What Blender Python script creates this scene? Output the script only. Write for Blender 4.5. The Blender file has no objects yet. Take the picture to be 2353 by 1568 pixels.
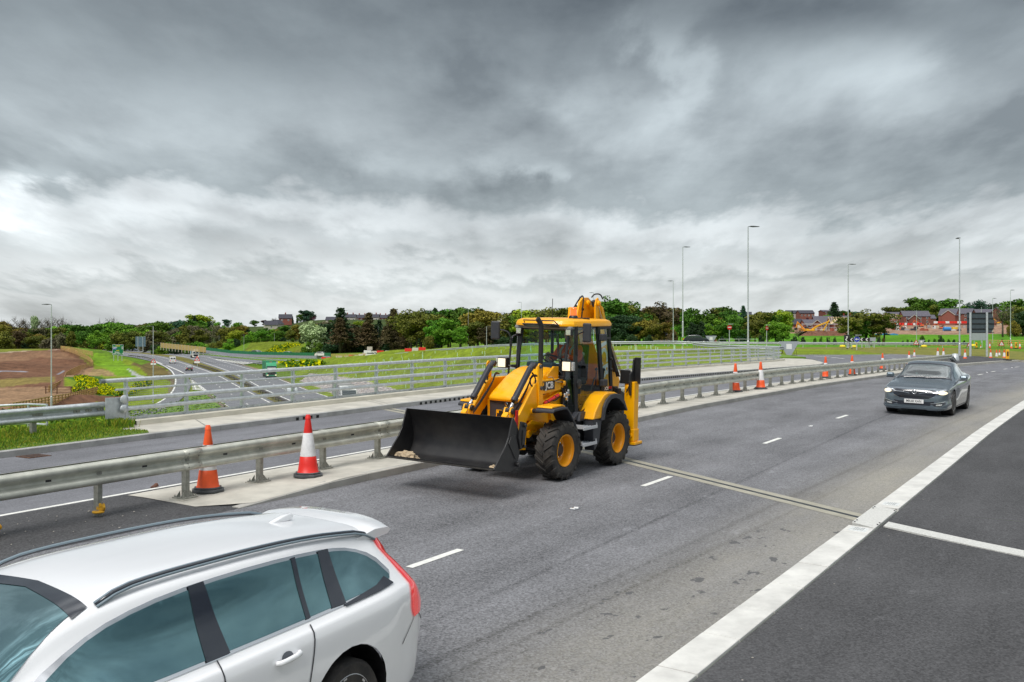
import bpy, bmesh, math, random
import numpy as np
from mathutils import Vector, Matrix
R=math.radians
scene=bpy.context.scene
col=scene.collection
random.seed(7)
# ---------------------------------------------------------------- camera
CX,HY,F,CZ=1176.5,765.0,2288.0,2.7      # photo measured at 2353 px wide, 35 mm lens
cam=bpy.data.cameras.new('camera'); camo=bpy.data.objects.new('camera',cam); col.objects.link(camo)
camo.location=(0,0,CZ); camo.rotation_euler=(R(90),0,0)
cam.sensor_width=36; cam.lens=36*F/2353; cam.shift_y=-19/2353; cam.clip_start=.1; cam.clip_end=9000
scene.camera=camo
# ---------------------------------------------------------------- sky
SUN_EL,SUN_AZ=52,-150     # degrees; azimuth from +Y clockwise
W=bpy.data.worlds.new("World"); scene.world=W; W.use_nodes=True
nt=W.node_tree; N=nt.nodes; L=nt.links; N.clear()
def wn(t,**k):
    n=N.new(t)
    for a,b in k.items(): setattr(n,a,b)
    return n
def wmath(op,a,b=None,clamp=False):
    n=wn('ShaderNodeMath',operation=op,use_clamp=clamp)
    for i,v in enumerate((a,b)):
        if v is None: continue
        if hasattr(v,'is_output'): L.new(v,n.inputs[i])
        else: n.inputs[i].default_value=v
    return n.outputs[0]
tc=wn('ShaderNodeTexCoord'); sep=wn('ShaderNodeSeparateXYZ'); L.new(tc.outputs['Generated'],sep.inputs[0])
hor=wmath('SQRT',wmath('ADD',wmath('MULTIPLY',sep.outputs[0],sep.outputs[0]),wmath('MULTIPLY',sep.outputs[1],sep.outputs[1])))
el=wmath('DIVIDE',sep.outputs[2],wmath('MAXIMUM',hor,.05))          # tangent of elevation
az=wmath('ARCTAN2',sep.outputs[0],sep.outputs[1])
def noise(scale,sx,sy,sz,detail=6,rough=.55,off=(0,0,0),dist=0):
    c=wn('ShaderNodeCombineXYZ'); 
    e_=wmath('ADD',wmath('MAXIMUM',el,-.02),.13); L.new(wmath('MULTIPLY',wmath('DIVIDE',az,wmath('POWER',e_,.7)),sx*.56),c.inputs[0]); L.new(wmath('MULTIPLY',wmath('LOGARITHM',e_,2.718),sz*.30),c.inputs[1])
    c.inputs[2].default_value=off[2]
    m=wn('ShaderNodeMapping'); m.inputs['Location'].default_value=off; L.new(c.outputs[0],m.inputs[0])
    n=wn('ShaderNodeTexNoise'); n.inputs['Scale'].default_value=scale; n.inputs['Detail'].default_value=detail; n.inputs['Roughness'].default_value=rough; n.inputs['Distortion'].default_value=dist
    L.new(m.outputs[0],n.inputs[0]); return wmath('SUBTRACT',n.outputs[0],.5)
n1=noise(2.6,1.0,1,2.6,7,.56,(3.1,1.7,0),.3)
n2=noise(7.0,1.0,1,1.7,8,.56,(8.3,4.1,2),.2)
n5=noise(3.4,1.0,1,1.6,7,.53,(2.7,6.6,8),.12)
n3=noise(1.3,1.0,1,1.6,3,.5,(1.2,9.4,5),0)
n4=noise(20,1,1,2.8,6,.62,(5.2,.7,1),.1)
# billowing displacement of the cloud bases
elw=wmath('ADD',el,wmath('ADD',wmath('MULTIPLY',n1,.10),wmath('ADD',wmath('MULTIPLY',n2,.10),wmath('MULTIPLY',n4,.03))))
ramp=wn('ShaderNodeValToRGB'); cr=ramp.color_ramp
E=[(-.02,.50),(.02,.52),(.04,.57),(.052,.45),(.066,.57),(.085,.49),(.10,.54),(.12,.51),(.137,.28),(.155,.29),(.19,.31),(.235,.27),(.27,.23),(.31,.175),(.38,.135),(.60,.34),(1.2,.75)]
lo,hi=-.05,1.25
while len(cr.elements)>1: cr.elements.remove(cr.elements[-1])
first=True
for e,v in E:
    p=(e-lo)/(hi-lo); 
    x=cr.elements[0] if first else cr.elements.new(p)
    x.position=p; first=False
    t=max(0,min(1,(v-.2)/.5))
    x.color=(v*(.85+.115*t),v*(.962+.025*t),v*(1.0-.0*t),1)
mr=wn('ShaderNodeMapRange'); mr.inputs['From Min'].default_value=lo; mr.inputs['From Max'].default_value=hi; L.new(elw,mr.inputs[0]); L.new(mr.outputs[0],ramp.inputs[0])
# broad light and dark areas plus openings at given bearings
def blob(a0,e0,ra,re,amt):
    # soft elliptical patch of thinner or thicker cloud
    da=wmath('DIVIDE',wmath('SUBTRACT',wmath('ADD',az,wmath('MULTIPLY',n2,.30)),a0),ra); de=wmath('DIVIDE',wmath('SUBTRACT',wmath('ADD',el,wmath('MULTIPLY',n5,.16)),e0),re)
    d=wmath('ADD',wmath('MULTIPLY',da,da),wmath('MULTIPLY',de,de))
    return wmath('MULTIPLY',wmath('POWER',2.718,wmath('MULTIPLY',d,-1)),amt)
def PX(x,y): return math.atan((x-CX)/F),(HY-y)/F/math.sqrt(1+((x-CX)/F)**2)
mul=wmath('ADD',wmath('MULTIPLY',n3,.25),1.0)
mul=wmath('ADD',mul,wmath('MULTIPLY',wmath('ADD',wmath('MULTIPLY',n4,.30),wmath('ADD',wmath('MULTIPLY',n2,.75),wmath('MULTIPLY',n5,1.25))),wmath('ADD',wmath('MULTIPLY',el,2.2),.95)))
for (x,y,rx,ry,am) in [(30,420,80,52,.8),(370,485,110,40,.3),(620,478,170,34,-.28),(1090,468,110,42,-.26),(800,560,220,28,-.15),(1400,560,260,33,-.17),(300,562,220,24,-.13),(1150,612,200,28,-.12),(2000,600,220,30,-.12),(550,220,330,85,.2),(300,330,240,50,.1),(980,235,120,80,-.24),(820,120,200,80,-.14),(450,90,260,60,-.12),(1880,30,360,45,-.28),(2330,110,130,90,-.28),(1900,330,420,60,-.1),(1550,170,70,130,.8),(1400,280,130,62,.55),(2030,150,190,60,.85),(2210,235,150,40,.4),(1760,190,90,60,.4),(870,375,110,30,.35),(1130,395,90,32,.35),(1210,430,40,22,.55),(230,330,60,25,.2),(2290,490,130,35,.2),(1300,490,300,30,.1)]:
    a0,e0=PX(x,y); mul=wmath('ADD',mul,blob(a0,e0,rx/F*1.1,ry/F*1.1,am))
mul=wmath('MAXIMUM',mul,.62)
vm=wn('ShaderNodeVectorMath',operation='SCALE'); L.new(ramp.outputs[0],vm.inputs[0]); L.new(mul,vm.inputs['Scale'])
sky=wn('ShaderNodeTexSky',sky_type='NISHITA',sun_disc=False); sky.sun_elevation=R(SUN_EL); sky.sun_rotation=R(SUN_AZ)
vs=wn('ShaderNodeVectorMath',operation='SCALE'); L.new(sky.outputs[0],vs.inputs[0]); vs.inputs['Scale'].default_value=.1
mixn=wn('ShaderNodeMix',data_type='RGBA'); mixn.inputs[0].default_value=.9; L.new(vs.outputs[0],mixn.inputs[6]); L.new(vm.outputs[0],mixn.inputs[7])
bg=wn('ShaderNodeBackground'); bg.inputs[1].default_value=1.0; L.new(mixn.outputs[2],bg.inputs[0])
out=wn('ShaderNodeOutputWorld'); L.new(bg.outputs[0],out.inputs[0])
# ---------------------------------------------------------------- sun behind cloud
sl=bpy.data.lights.new('sun','SUN'); sl.energy=1.9; sl.angle=R(24); sl.color=(1,.965,.92)
so=bpy.data.objects.new('sun',sl); col.objects.link(so)
sd=Vector((math.sin(R(SUN_AZ))*math.cos(R(SUN_EL)),math.cos(R(SUN_AZ))*math.cos(R(SUN_EL)),math.sin(R(SUN_EL))))
so.rotation_euler=sd.to_track_quat('Z','Y').to_euler(); so.location=(0,0,60)
vsn=scene.view_settings; vsn.view_transform='Standard'; vsn.look='None'; vsn.exposure=0.5; vsn.gamma=1; vsn.use_curve_mapping=False
scene.render.resolution_x=1024; scene.render.resolution_y=682
try:
    scene.cycles.max_bounces=6; scene.cycles.transparent_max_bounces=12; scene.cycles.use_denoising=True
except Exception: pass
# ---------------------------------------------------------------- materials
MATS={}
def mat(name,c,rough=.6,metal=0,var=.0,vs=3.0,c2=None,bump=0,bs=40,spec=.5,coat=0,emit=None,es=1,det=5,stretch=None,objrand=0,coord='Object'):
    if name in MATS: return MATS[name]
    m=bpy.data.materials.new(name); m.use_nodes=True; n=m.node_tree.nodes; l=m.node_tree.links
    b=n['Principled BSDF']; b.inputs['Base Color'].default_value=(*c,1); b.inputs['Roughness'].default_value=rough; b.inputs['Metallic'].default_value=metal
    b.inputs['Specular IOR Level'].default_value=spec; b.inputs['Coat Weight'].default_value=coat; b.inputs['Coat Roughness'].default_value=.05
    m.diffuse_color=(*c,1)
    if emit: b.inputs['Emission Color'].default_value=(*emit,1); b.inputs['Emission Strength'].default_value=es
    t=n.new('ShaderNodeTexCoord'); src=t.outputs[coord]
    if stretch:
        mp=n.new('ShaderNodeMapping'); mp.inputs['Scale'].default_value=stretch; l.new(src,mp.inputs[0]); src=mp.outputs[0]
    if var or c2:
        nz=n.new('ShaderNodeTexNoise'); nz.inputs['Scale'].default_value=vs; nz.inputs['Detail'].default_value=det; nz.inputs['Roughness'].default_value=.62; l.new(src,nz.inputs[0])
        rp=n.new('ShaderNodeMapRange'); rp.inputs['From Min'].default_value=.33; rp.inputs['From Max'].default_value=.67; l.new(nz.outputs[0],rp.inputs[0])
        mx=n.new('ShaderNodeMix'); mx.data_type='RGBA'; l.new(rp.outputs[0],mx.inputs[0])
        a=c if c2 else tuple(x*(1-var) for x in c); d=c2 if c2 else tuple(min(1,x*(1+var)) for x in c)
        mx.inputs[6].default_value=(*a,1); mx.inputs[7].default_value=(*d,1); o=mx.outputs[2]
        if objrand:
            oi=n.new('ShaderNodeObjectInfo'); hs=n.new('ShaderNodeHueSaturation'); 
            q=n.new('ShaderNodeMapRange'); q.inputs['To Min'].default_value=1-objrand; q.inputs['To Max'].default_value=1+objrand; l.new(oi.outputs['Random'],q.inputs[0]); l.new(q.outputs[0],hs.inputs['Value'])
            w=n.new('ShaderNodeTexWhiteNoise'); w.noise_dimensions='1D'; l.new(oi.outputs['Random'],w.inputs['W'])
            q2=n.new('ShaderNodeMapRange'); q2.inputs['To Min'].default_value=.5-.014; q2.inputs['To Max'].default_value=.5+.02; l.new(w.outputs[0],q2.inputs[0]); l.new(q2.outputs[0],hs.inputs['Hue'])
            l.new(o,hs.inputs['Color']); o=hs.outputs[0]
        l.new(o,b.inputs['Base Color'])
    if bump:
        nb=n.new('ShaderNodeTexNoise'); nb.inputs['Scale'].default_value=bs; nb.inputs['Detail'].default_value=3; l.new(src,nb.inputs[0])
        bp=n.new('ShaderNodeBump'); bp.inputs['Strength'].default_value=bump; bp.inputs['Distance'].default_value=.02; l.new(nb.outputs[0],bp.inputs['Height']); l.new(bp.outputs[0],b.inputs['Normal'])
    MATS[name]=m; return m
def glassmat(name,tint,refl=.12,rough=.02):
    m=bpy.data.materials.new(name); m.use_nodes=True; n=m.node_tree.nodes; l=m.node_tree.links; n.clear()
    tr=n.new('ShaderNodeBsdfTransparent'); tr.inputs[0].default_value=(*tint,1)
    gl=n.new('ShaderNodeBsdfGlossy'); gl.inputs['Roughness'].default_value=rough; gl.inputs[0].default_value=(.95,1,1,1)
    fr=n.new('ShaderNodeFresnel'); fr.inputs[0].default_value=1.5
    ad=n.new('ShaderNodeMath'); ad.operation='ADD'; ad.use_clamp=True; l.new(fr.outputs[0],ad.inputs[0]); ad.inputs[1].default_value=refl
    mx=n.new('ShaderNodeMixShader'); l.new(ad.outputs[0],mx.inputs[0]); l.new(tr.outputs[0],mx.inputs[1]); l.new(gl.outputs[0],mx.inputs[2])
    o=n.new('ShaderNodeOutputMaterial'); l.new(mx.outputs[0],o.inputs[0]); m.diffuse_color=(*tint,1); MATS[name]=m; return m
YEL=(.98,.43,.0)
m_yel=mat('yellow_paint',YEL,.36,coat=.22,spec=.35,var=.07,vs=2.5,det=8)
m_yelb=mat('yellow_digger',(.8,.38,.01),.5,var=.15)
m_blk=mat('black_steel',(.010,.010,.012),.40,c2=(.026,.025,.025),vs=3.5,det=10,bump=.06,bs=60)
m_char=mat('charcoal_plastic',(.035,.037,.045),.5,var=.15,vs=6)
m_rub=mat('tyre_rubber',(.016,.0155,.016),.75,c2=(.058,.052,.045),vs=5,bump=.15,bs=50)
m_hose=mat('black_hose',(.012,.012,.016),.4)
m_chr=mat('chrome',(.75,.76,.78),.14,1)
m_galv=mat('galvanised_steel',(.54,.575,.59),.38,.35,var=.16,vs=9,det=8,bump=.04,bs=30)
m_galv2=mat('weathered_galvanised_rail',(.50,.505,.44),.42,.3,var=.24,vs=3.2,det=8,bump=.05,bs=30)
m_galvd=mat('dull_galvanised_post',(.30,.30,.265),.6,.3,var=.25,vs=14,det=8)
m_white=mat('white_plastic',(.78,.78,.77),.45,var=.05)
m_red=mat('red_paint',(.62,.012,.012),.35,var=.08)
m_con=mat('pale_concrete',(.50,.48,.42),.85,var=.10,vs=1.3,det=9,bump=.12,bs=45)
m_kerb=mat('kerb_concrete',(.36,.36,.35),.85,var=.22,vs=2.2,det=9,bump=.15,bs=40)
m_orange=mat('cone_orange',(.86,.105,.02),.5,var=.12,vs=5)
m_orred=mat('cone_red',(.72,.025,.018),.45,var=.1,vs=5)
m_conew=mat('cone_reflective_white',(.70,.70,.71),.4,var=.16,vs=9,det=9)
m_wood=mat('new_timber',(.52,.34,.12),.8,var=.2,vs=4)
m_woodd=mat('dark_timber',(.10,.045,.02),.8,var=.2,vs=4)
m_head=mat('lit_lamp_lens',(.8,.75,.6),.2,emit=(1,.80,.5),es=.55,var=.2,vs=40)
m_lens=mat('clear_lamp_lens',(.6,.6,.6),.12,.4,var=.3,vs=50)
m_sgrey=mat('sign_back_grey',(.34,.37,.40),.55,var=.08)
m_glassd=mat('dark_window_glass',(.015,.03,.035),.06,spec=1.0,coat=1)
g_cab=glassmat('tinted_cab_glass',(.82,.95,.95),.01)
g_car=glassmat('tinted_car_glass',(.42,.60,.58),.18)
# ---------------------------------------------------------------- mesh helper
class MB:
    def __init__(s): s.v=[];s.f=[];s.m=[];s.cur=0
    def add(s,vs,fs,mi=None):
        b=len(s.v); s.v+= [tuple(map(float,p)) for p in vs]; s.f+=[tuple(b+i for i in f) for f in fs]; s.m+=[s.cur if mi is None else mi]*len(fs); return s
    def box(s,c,d,M=None,mi=None):
        x,y,z=(k/2 for k in d); vs=[Vector((a*x,b*y,e*z)) for a in(-1,1) for b in(-1,1) for e in(-1,1)]
        if M is not None: vs=[M@v for v in vs]
        vs=[v+Vector(c) for v in vs]
        return s.add(vs,[(0,1,3,2),(4,6,7,5),(0,4,5,1),(2,3,7,6),(0,2,6,4),(1,5,7,3)],mi)
    def bar(s,p,q,w,h,up=(0,0,1),mi=None):
        p=Vector(p);q=Vector(q);d=(q-p); l=d.length
        if l<1e-6: return s
        d/=l; sd=d.cross(Vector(up)); 
        if sd.length<1e-4: sd=d.cross(Vector((1,0,0)))
        sd.normalize(); u=sd.cross(d)
        vs=[]
        for e in (p,q):
            for a,b in((-1,-1),(1,-1),(1,1),(-1,1)): vs.append(e+sd*a*w/2+u*b*h/2)
        return s.add(vs,[(0,1,2,3),(7,6,5,4),(0,4,5,1),(1,5,6,2),(2,6,7,3),(3,7,4,0)],mi)
    def tube(s,pts,r,seg=8,caps=True,mi=None,smooth=0):
        P=[Vector(p) for p in pts]
        if smooth:
            for _ in range(smooth):
                Q=[P[0]]
                for a,b in zip(P,P[1:]): Q+=[a*.75+b*.25,a*.25+b*.75]
                P=Q+[P[-1]]
        n=len(P); rs=r if isinstance(r,(list,tuple)) else [r]*n
        if len(rs)!=n: rs=list(np.interp(np.linspace(0,1,n),np.linspace(0,1,len(rs)),rs))
        vs=[];pu=None
        for i in range(n):
            d=(P[min(i+1,n-1)]-P[max(i-1,0)]).normalized()
            if pu is None:
                pu=Vector((0,0,1)) if abs(d.z)<.9 else Vector((1,0,0))
            sd=d.cross(pu).normalized(); u=sd.cross(d).normalized(); pu=u
            for k in range(seg):
                a=2*math.pi*k/seg; vs.append(P[i]+(sd*math.cos(a)+u*math.sin(a))*rs[i])
        fs=[]
        for i in range(n-1):
            for k in range(seg):
                k2=(k+1)%seg; fs.append((i*seg+k,i*seg+k2,(i+1)*seg+k2,(i+1)*seg+k))
        if caps: fs+=[tuple(range(seg))[::-1],tuple((n-1)*seg+k for k in range(seg))]
        return s.add(vs,fs,mi)
    def lathe(s,prof,o=(0,0,0),ax=(0,0,1),seg=24,mi=None,closed=False,cap=True):
        ax=Vector(ax).normalized(); o=Vector(o); e=Vector((1,0,0)) if abs(ax.x)<.9 else Vector((0,0,1)); a=(e-ax*e.dot(ax)).normalized(); b=ax.cross(a)
        n=len(prof); vs=[]
        for r,h in prof:
            for k in range(seg):
                t=2*math.pi*k/seg; vs.append(o+ax*h+(a*math.cos(t)+b*math.sin(t))*r)
        fs=[]
        for i in range(n-1 if not closed else n):
            j=(i+1)%n
            for k in range(seg):
                k2=(k+1)%seg; fs.append((i*seg+k,i*seg+k2,j*seg+k2,j*seg+k))
        if not closed and cap:
            if prof[0][0]>1e-4: fs.append(tuple(range(seg))[::-1])
            if prof[-1][0]>1e-4: fs.append(tuple((n-1)*seg+k for k in range(seg)))
        return s.add(vs,fs,mi)
    def prism(s,poly,h0,h1,pl='xz',mi=None):
        # poly in plane, extruded along the remaining axis
        n=len(poly)
        def mk(p,h):
            return {'xz':(p[0],h,p[1]),'xy':(p[0],p[1],h),'yz':(h,p[0],p[1])}[pl]
        vs=[mk(p,h0) for p in poly]+[mk(p,h1) for p in poly]
        fs=[tuple(range(n))[::-1],tuple(range(n,2*n))]+[(i,(i+1)%n,n+(i+1)%n,n+i) for i in range(n)]
        return s.add(vs,fs,mi)
    def sweep(s,prof,path,closed=False,mi=None,caps=False):
        # prof: (side,up) offsets; side = to the right of travel
        P=[Vector(p) for p in path]; n=len(P); m=len(prof); vs=[]
        for i in range(n):
            d=P[min(i+1,n-1)]-P[max(i-1,0)]; d.z=0; d.normalize(); sd=Vector((d.y,-d.x,0))
            for a,b in prof: vs.append(P[i]+sd*a+Vector((0,0,b)))
        fs=[]
        for i in range(n-1):
            for k in range(m if closed else m-1):
                k2=(k+1)%m; fs.append((i*m+k,(i+1)*m+k,(i+1)*m+k2,i*m+k2))
        if caps: fs+=[tuple(range(m)),tuple((n-1)*m+k for k in range(m))[::-1]]
        return s.add(vs,fs,mi)
    def split_build(s,name,mats,parent=None,**k):
        # every loose piece becomes an object of its own
        par=list(range(len(s.v)))
        def fd(i):
            while par[i]!=i: par[i]=par[par[i]]; i=par[i]
            return i
        for f in s.f:
            a=fd(f[0])
            for i in f[1:]:
                b=fd(i)
                if b!=a: par[b]=a
        G={}
        for f,m in zip(s.f,s.m): G.setdefault(fd(f[0]),[]).append((f,m))
        out=[]
        for g in G.values():
            ids=sorted({i for f,_ in g for i in f}); mp={j:i for i,j in enumerate(ids)}; q=MB(); q.v=[s.v[i] for i in ids]; q.f=[tuple(mp[i] for i in f) for f,_ in g]; q.m=[m for _,m in g]; out.append(q.build(name,mats,parent,**k))
        return out
    def mesh(s,name,mats,smooth=False):
        me=bpy.data.meshes.new(name); me.from_pydata(s.v,[],s.f)
        for q in (mats if isinstance(mats,(list,tuple)) else [mats]): me.materials.append(q)
        if len(me.materials)>1: me.polygons.foreach_set('material_index',s.m)
        if smooth: me.polygons.foreach_set('use_smooth',[True]*len(me.polygons))
        me.update(); return me
    def build(s,name,mats,parent=None,smooth=False,bevel=0,auto=None,loc=None,solid=0,fix=True):
        me=s.mesh(name,mats,smooth)
        if fix:
            bm=bmesh.new(); bm.from_mesh(me); bmesh.ops.recalc_face_normals(bm,faces=bm.faces); bm.to_mesh(me); bm.free()
        if auto:
            me.polygons.foreach_set('use_smooth',[True]*len(me.polygons)); me.set_sharp_from_angle(angle=R(auto))
        o=bpy.data.objects.new(name,me); col.objects.link(o)
        if parent is not None: o.parent=parent
        if loc is not None: o.location=loc
        if solid:
            md=o.modifiers.new('s','SOLIDIFY'); md.thickness=solid; md.offset=0
        if bevel:
            md=o.modifiers.new('b','BEVEL'); md.width=bevel; md.segments=2; md.limit_method='ANGLE'; md.angle_limit=R(40); md.harden_normals=False
        return o
def tag(o,label=None,cat=None,group=None,kind=None):
    if label: o['label']=label
    if cat: o['category']=cat
    if group: o['group']=group
    if kind: o['kind']=kind
    return o
def empty(name,loc=(0,0,0),rz=0,M=None,sc=1):
    o=bpy.data.objects.new(name,None); col.objects.link(o); o.empty_display_size=.3
    if M is not None: o.matrix_world=M
    else: o.location=loc; o.rotation_euler=(0,0,rz); o.scale=(sc,)*3
    return o
def kids(o): return [c for c in col.objects if c.parent==o]
def copy_tree(o,parent=None,cache={}):
    c=o.copy(); col.objects.link(c); c.parent=parent
    for ch in KID.get(o.name,[]): copy_tree(ch,c)
    return c
KID={}
def index_kids():
    KID.clear()
    for o in col.objects:
        if o.parent: KID.setdefault(o.parent.name,[]).append(o)
def text_mesh(txt,size,ext=0,align='CENTER',bold=0,sx=1.0):
    cu=bpy.data.curves.new('t','FONT'); cu.body=txt; cu.size=size; cu.extrude=ext; cu.align_x=align; cu.align_y='CENTER'; cu.offset=bold; cu.resolution_u=3
    o=bpy.data.objects.new('t',cu); col.objects.link(o); dg=bpy.context.evaluated_depsgraph_get()
    me=bpy.data.meshes.new_from_object(o.evaluated_get(dg)); bpy.data.objects.remove(o); bpy.data.curves.remove(cu)
    for v in me.vertices: v.co.x*=sx
    return me
def text_obj(name,txt,size,material,parent,M,ext=.002,bold=0,sx=1.0,align='CENTER'):
    me=text_mesh(txt,size,ext,align,bold,sx); me.materials.clear(); me.materials.append(material)
    o=bpy.data.objects.new(name,me); col.objects.link(o); o.parent=parent; o.matrix_local=M; return o
def basis(ex,ey,ez,o):
    M=Matrix.Identity(4)
    for i,e in enumerate((ex,ey,ez)): 
        for j in range(3): M[j][i]=e[j]
    for j in range(3): M[j][3]=o[j]
    return M
# ---------------------------------------------------------------- road frame: s along the road, t across it (0 = white kerb drain, + = away)
TH=R(32); UX,UY=math.sin(TH),math.cos(TH); NX,NY=-UY,UX; OX,OY=1.18,8.12
LS=[-60,-20,0,5,20,32,45,60,80,120.,400]; LV=[-1.0,-.4,-.04,.03,.27,.30,.22,.12,.02,0.,0.]
_ls=np.linspace(-60,400,1841); _lv=np.interp(_ls,LS,LV); _k=np.ones(17)/17; _lv=np.convolve(np.pad(_lv,8,'edge'),_k,'valid')
def slabz(s,t): return .12*np.clip((9.4-np.asarray(t,float))/1.96,0,1)*np.clip((np.asarray(s,float)-1.9)/2.6,0.04,1)+.004
def zs(s,t): return np.interp(s,_ls,_lv)+.033*np.clip(t,-1,9)
def W2(s,t,dz=0): return (OX+UX*s+NX*t, OY+UY*s+NY*t, float(zs(s,t))+dz)
def ST(X,Y): return ((X-OX)*UX+(Y-OY)*UY,(X-OX)*NX+(Y-OY)*NY)
_d=np.concatenate([np.linspace(3,60,6000),np.linspace(60,400,8000)])
def onroad(px,py,c=0):
    "point of the deck level surface seen at a measured photo position"
    X=(px-CX)/F*_d; Z=CZ+(HY-py)/F*_d; s,t=ST(X,_d); k=int(np.argmax(Z<zs(s,t)+c)); return float(s[k]),float(t[k])
def onz(px,py,z):
    d=F*(CZ-z)/(py-HY); return ((px-CX)/F*d,d,z)
def atd(px,py,d): return Vector(((px-CX)/F*d,d,CZ+(HY-py)/F*d))
# ================================================================ GROUND
ZM=-8.15
def ext(P,n,step=25):
    (x0,y0),(x1,y1)=P[-2][:2],P[-1][:2]; l=math.hypot(x1-x0,y1-y0); dx,dy=(x1-x0)/l,(y1-y0)/l
    return P+[(x1+dx*step*i,y1+dy*step*i) for i in range(1,n+1)]
def mw(L): return [onz(x,y,ZM)[:2] for x,y in L]
MAIN_L=mw([(120,799.2),(160,800.8),(216,810.3),(292,818.8),(347,829.8),(390,845),(430,862),(450,878),(484,906.4)]); 
_dir=(.357,-.934)
def along(P,n,step=22): return P+[(P[-1][0]+_dir[0]*step*i,P[-1][1]+_dir[1]*step*i) for i in range(1,n+1)]
MAIN_L=along(MAIN_L,12)
MAIN_R=along(mw([(130,797.4),(170,798.2),(237,800.5),(292,803),(371,808.7),(461,816),(500,824),(597,851),(641,871),(700,894)]),12)
LR=along(mw([(160,799.7),(216,804.9),(291,810.6),(360.5,817.9),(406.3,830.4),(452,845),(494.2,859.3),(551,890.8)]),12)
RL=along(mw([(160,799.2),(216,803.4),(291,808),(371,813),(437.4,821.4),(470.4,834),(538.2,857),(576.7,878),(609.6,896.3)]),12)
SLIP_L=mw([(347,830),(385,846),(401,866),(402,882),(394,902),(366,926),(300,950),(150,985)]); SLIP_R=mw([(362,833),(402,850),(430,864),(440,880),(436,897),(415,920),(370,948),(250,990)])
RS_L=mw([(461,815.2),(544,823.6),(602,829.0),(650,832.5),(690,834)]); RS_R=mw([(461,817),(540,830),(600,837),(648,838.5),(690,838.4)])
def resamp(P,n):
    P=np.array([p[:2] for p in P],float); d=np.r_[0,np.cumsum(np.hypot(*np.diff(P,axis=0).T))]; t=np.linspace(0,d[-1],n)
    return np.c_[np.interp(t,d,P[:,0]),np.interp(t,d,P[:,1])]
def smooth(P,k=2):
    P=[tuple(p) for p in P]
    for _ in range(k):
        Q=[P[0]]
        for a,b in zip(P,P[1:]): Q+=[tuple(.75*x+.25*y for x,y in zip(a,b)),tuple(.25*x+.75*y for x,y in zip(a,b))]
        P=Q+[P[-1]]
    return P
# upper slip road on the far bank (guard rail crest) climbing to the roundabout
CREST=[(665,838,317),(770,836,290),(874,822,255),(928,817,235),(972,812.5,218),(1071,806,187),(1149,801.5,162),(1270,797.5,148),(1400,796.2,141),(1550,796,138)]
CP=[(x,y,d) for x,y,d in CREST]+[
 (0,803,420),(60,803,380),(130,803,345),(0,830,290),(0,850,230),(0,925,125),(118,950,110),(105,905,171),(118,860,240),(190,841,300),(214,841,305),(185,825,320),(250,826,330),(150,812,345),
 (224,905,170),(0,975,90),(120,985,95),(160,870,250),(200,868,250),
 (1650,799,150),(1800,801,152),(2000,800,158),(2353,799,158),(1800,796.5,172),(2000,797,172),(2353,797,172),(1850,785,250),(2100,784,260),(2353,784,260),(2000,771,400),(2353,775,330),(2200,773,340),(1900,772,400),(1850,762,450),(2000,759,470),(2150,762,470),(2250,757,480),(2100,754,520),
 (1880,748,560),(2150,748,560),(2353,748,520),(1900,728,820),(2300,724,850),(1700,745,600),(1500,742,650),(1780,752,480),
 (1500,790,270),(1650,790,250),(1780,789,230),(1300,792,270),(1100,798,300),(1000,803,320),(880,811,370),(780,815,395),(700,818,420),(1400,788,300),
 (800,735,750),(950,733,760),(640,752,700),(1140,732,750),(850,780,560),(1000,775,560),(1200,765,520),
 (590,789,480),(640,785,490),(690,791,460),(600,814,430),(680,817,425),(560,810,450),(480,806,470),
 (400,797,600),(300,796,640),(200,793,700),(500,799,530),(60,790,640),(-100,803,420),(-300,803,420),(-200,790,600),
 (100,768,1000),(400,762,1100),(600,757,900),(800,750,1500),(1400,745,1500),(2100,735,1500),(2600,760,600),(2600,797,172),(2900,797,172),(2900,770,500)]
_cp=np.array([tuple(atd(*c)) for c in CP]+[(-120,60,-6.2),(-200,150,-6.5),(-90,20,-6),(-200,0,-6),(-60,-60,-4),(60,-80,-4),(160,-40,-2),(250,60,-1),(90,60,-.5),(70,20,-1),(120,90,.2),(90,80,.2),(150,130,.2),(-400,300,-5),(0,3000,10),(-2500,2500,8),(2500,2500,10),(3000,0,0),(-3000,0,0),(0,-3000,0)])
def _corr():
    A=resamp(MAIN_L,240);B=resamp(MAIN_R,240); c=[];
    for a,b in((A,B),(resamp(SLIP_L,60),resamp(SLIP_R,60)),(resamp(RS_L,40),resamp(RS_R,40))):
        for f in(0,.25,.5,.75,1): c.append(np.c_[a+(b-a)*f])
    return np.concatenate(c)
_co=_corr()
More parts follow.
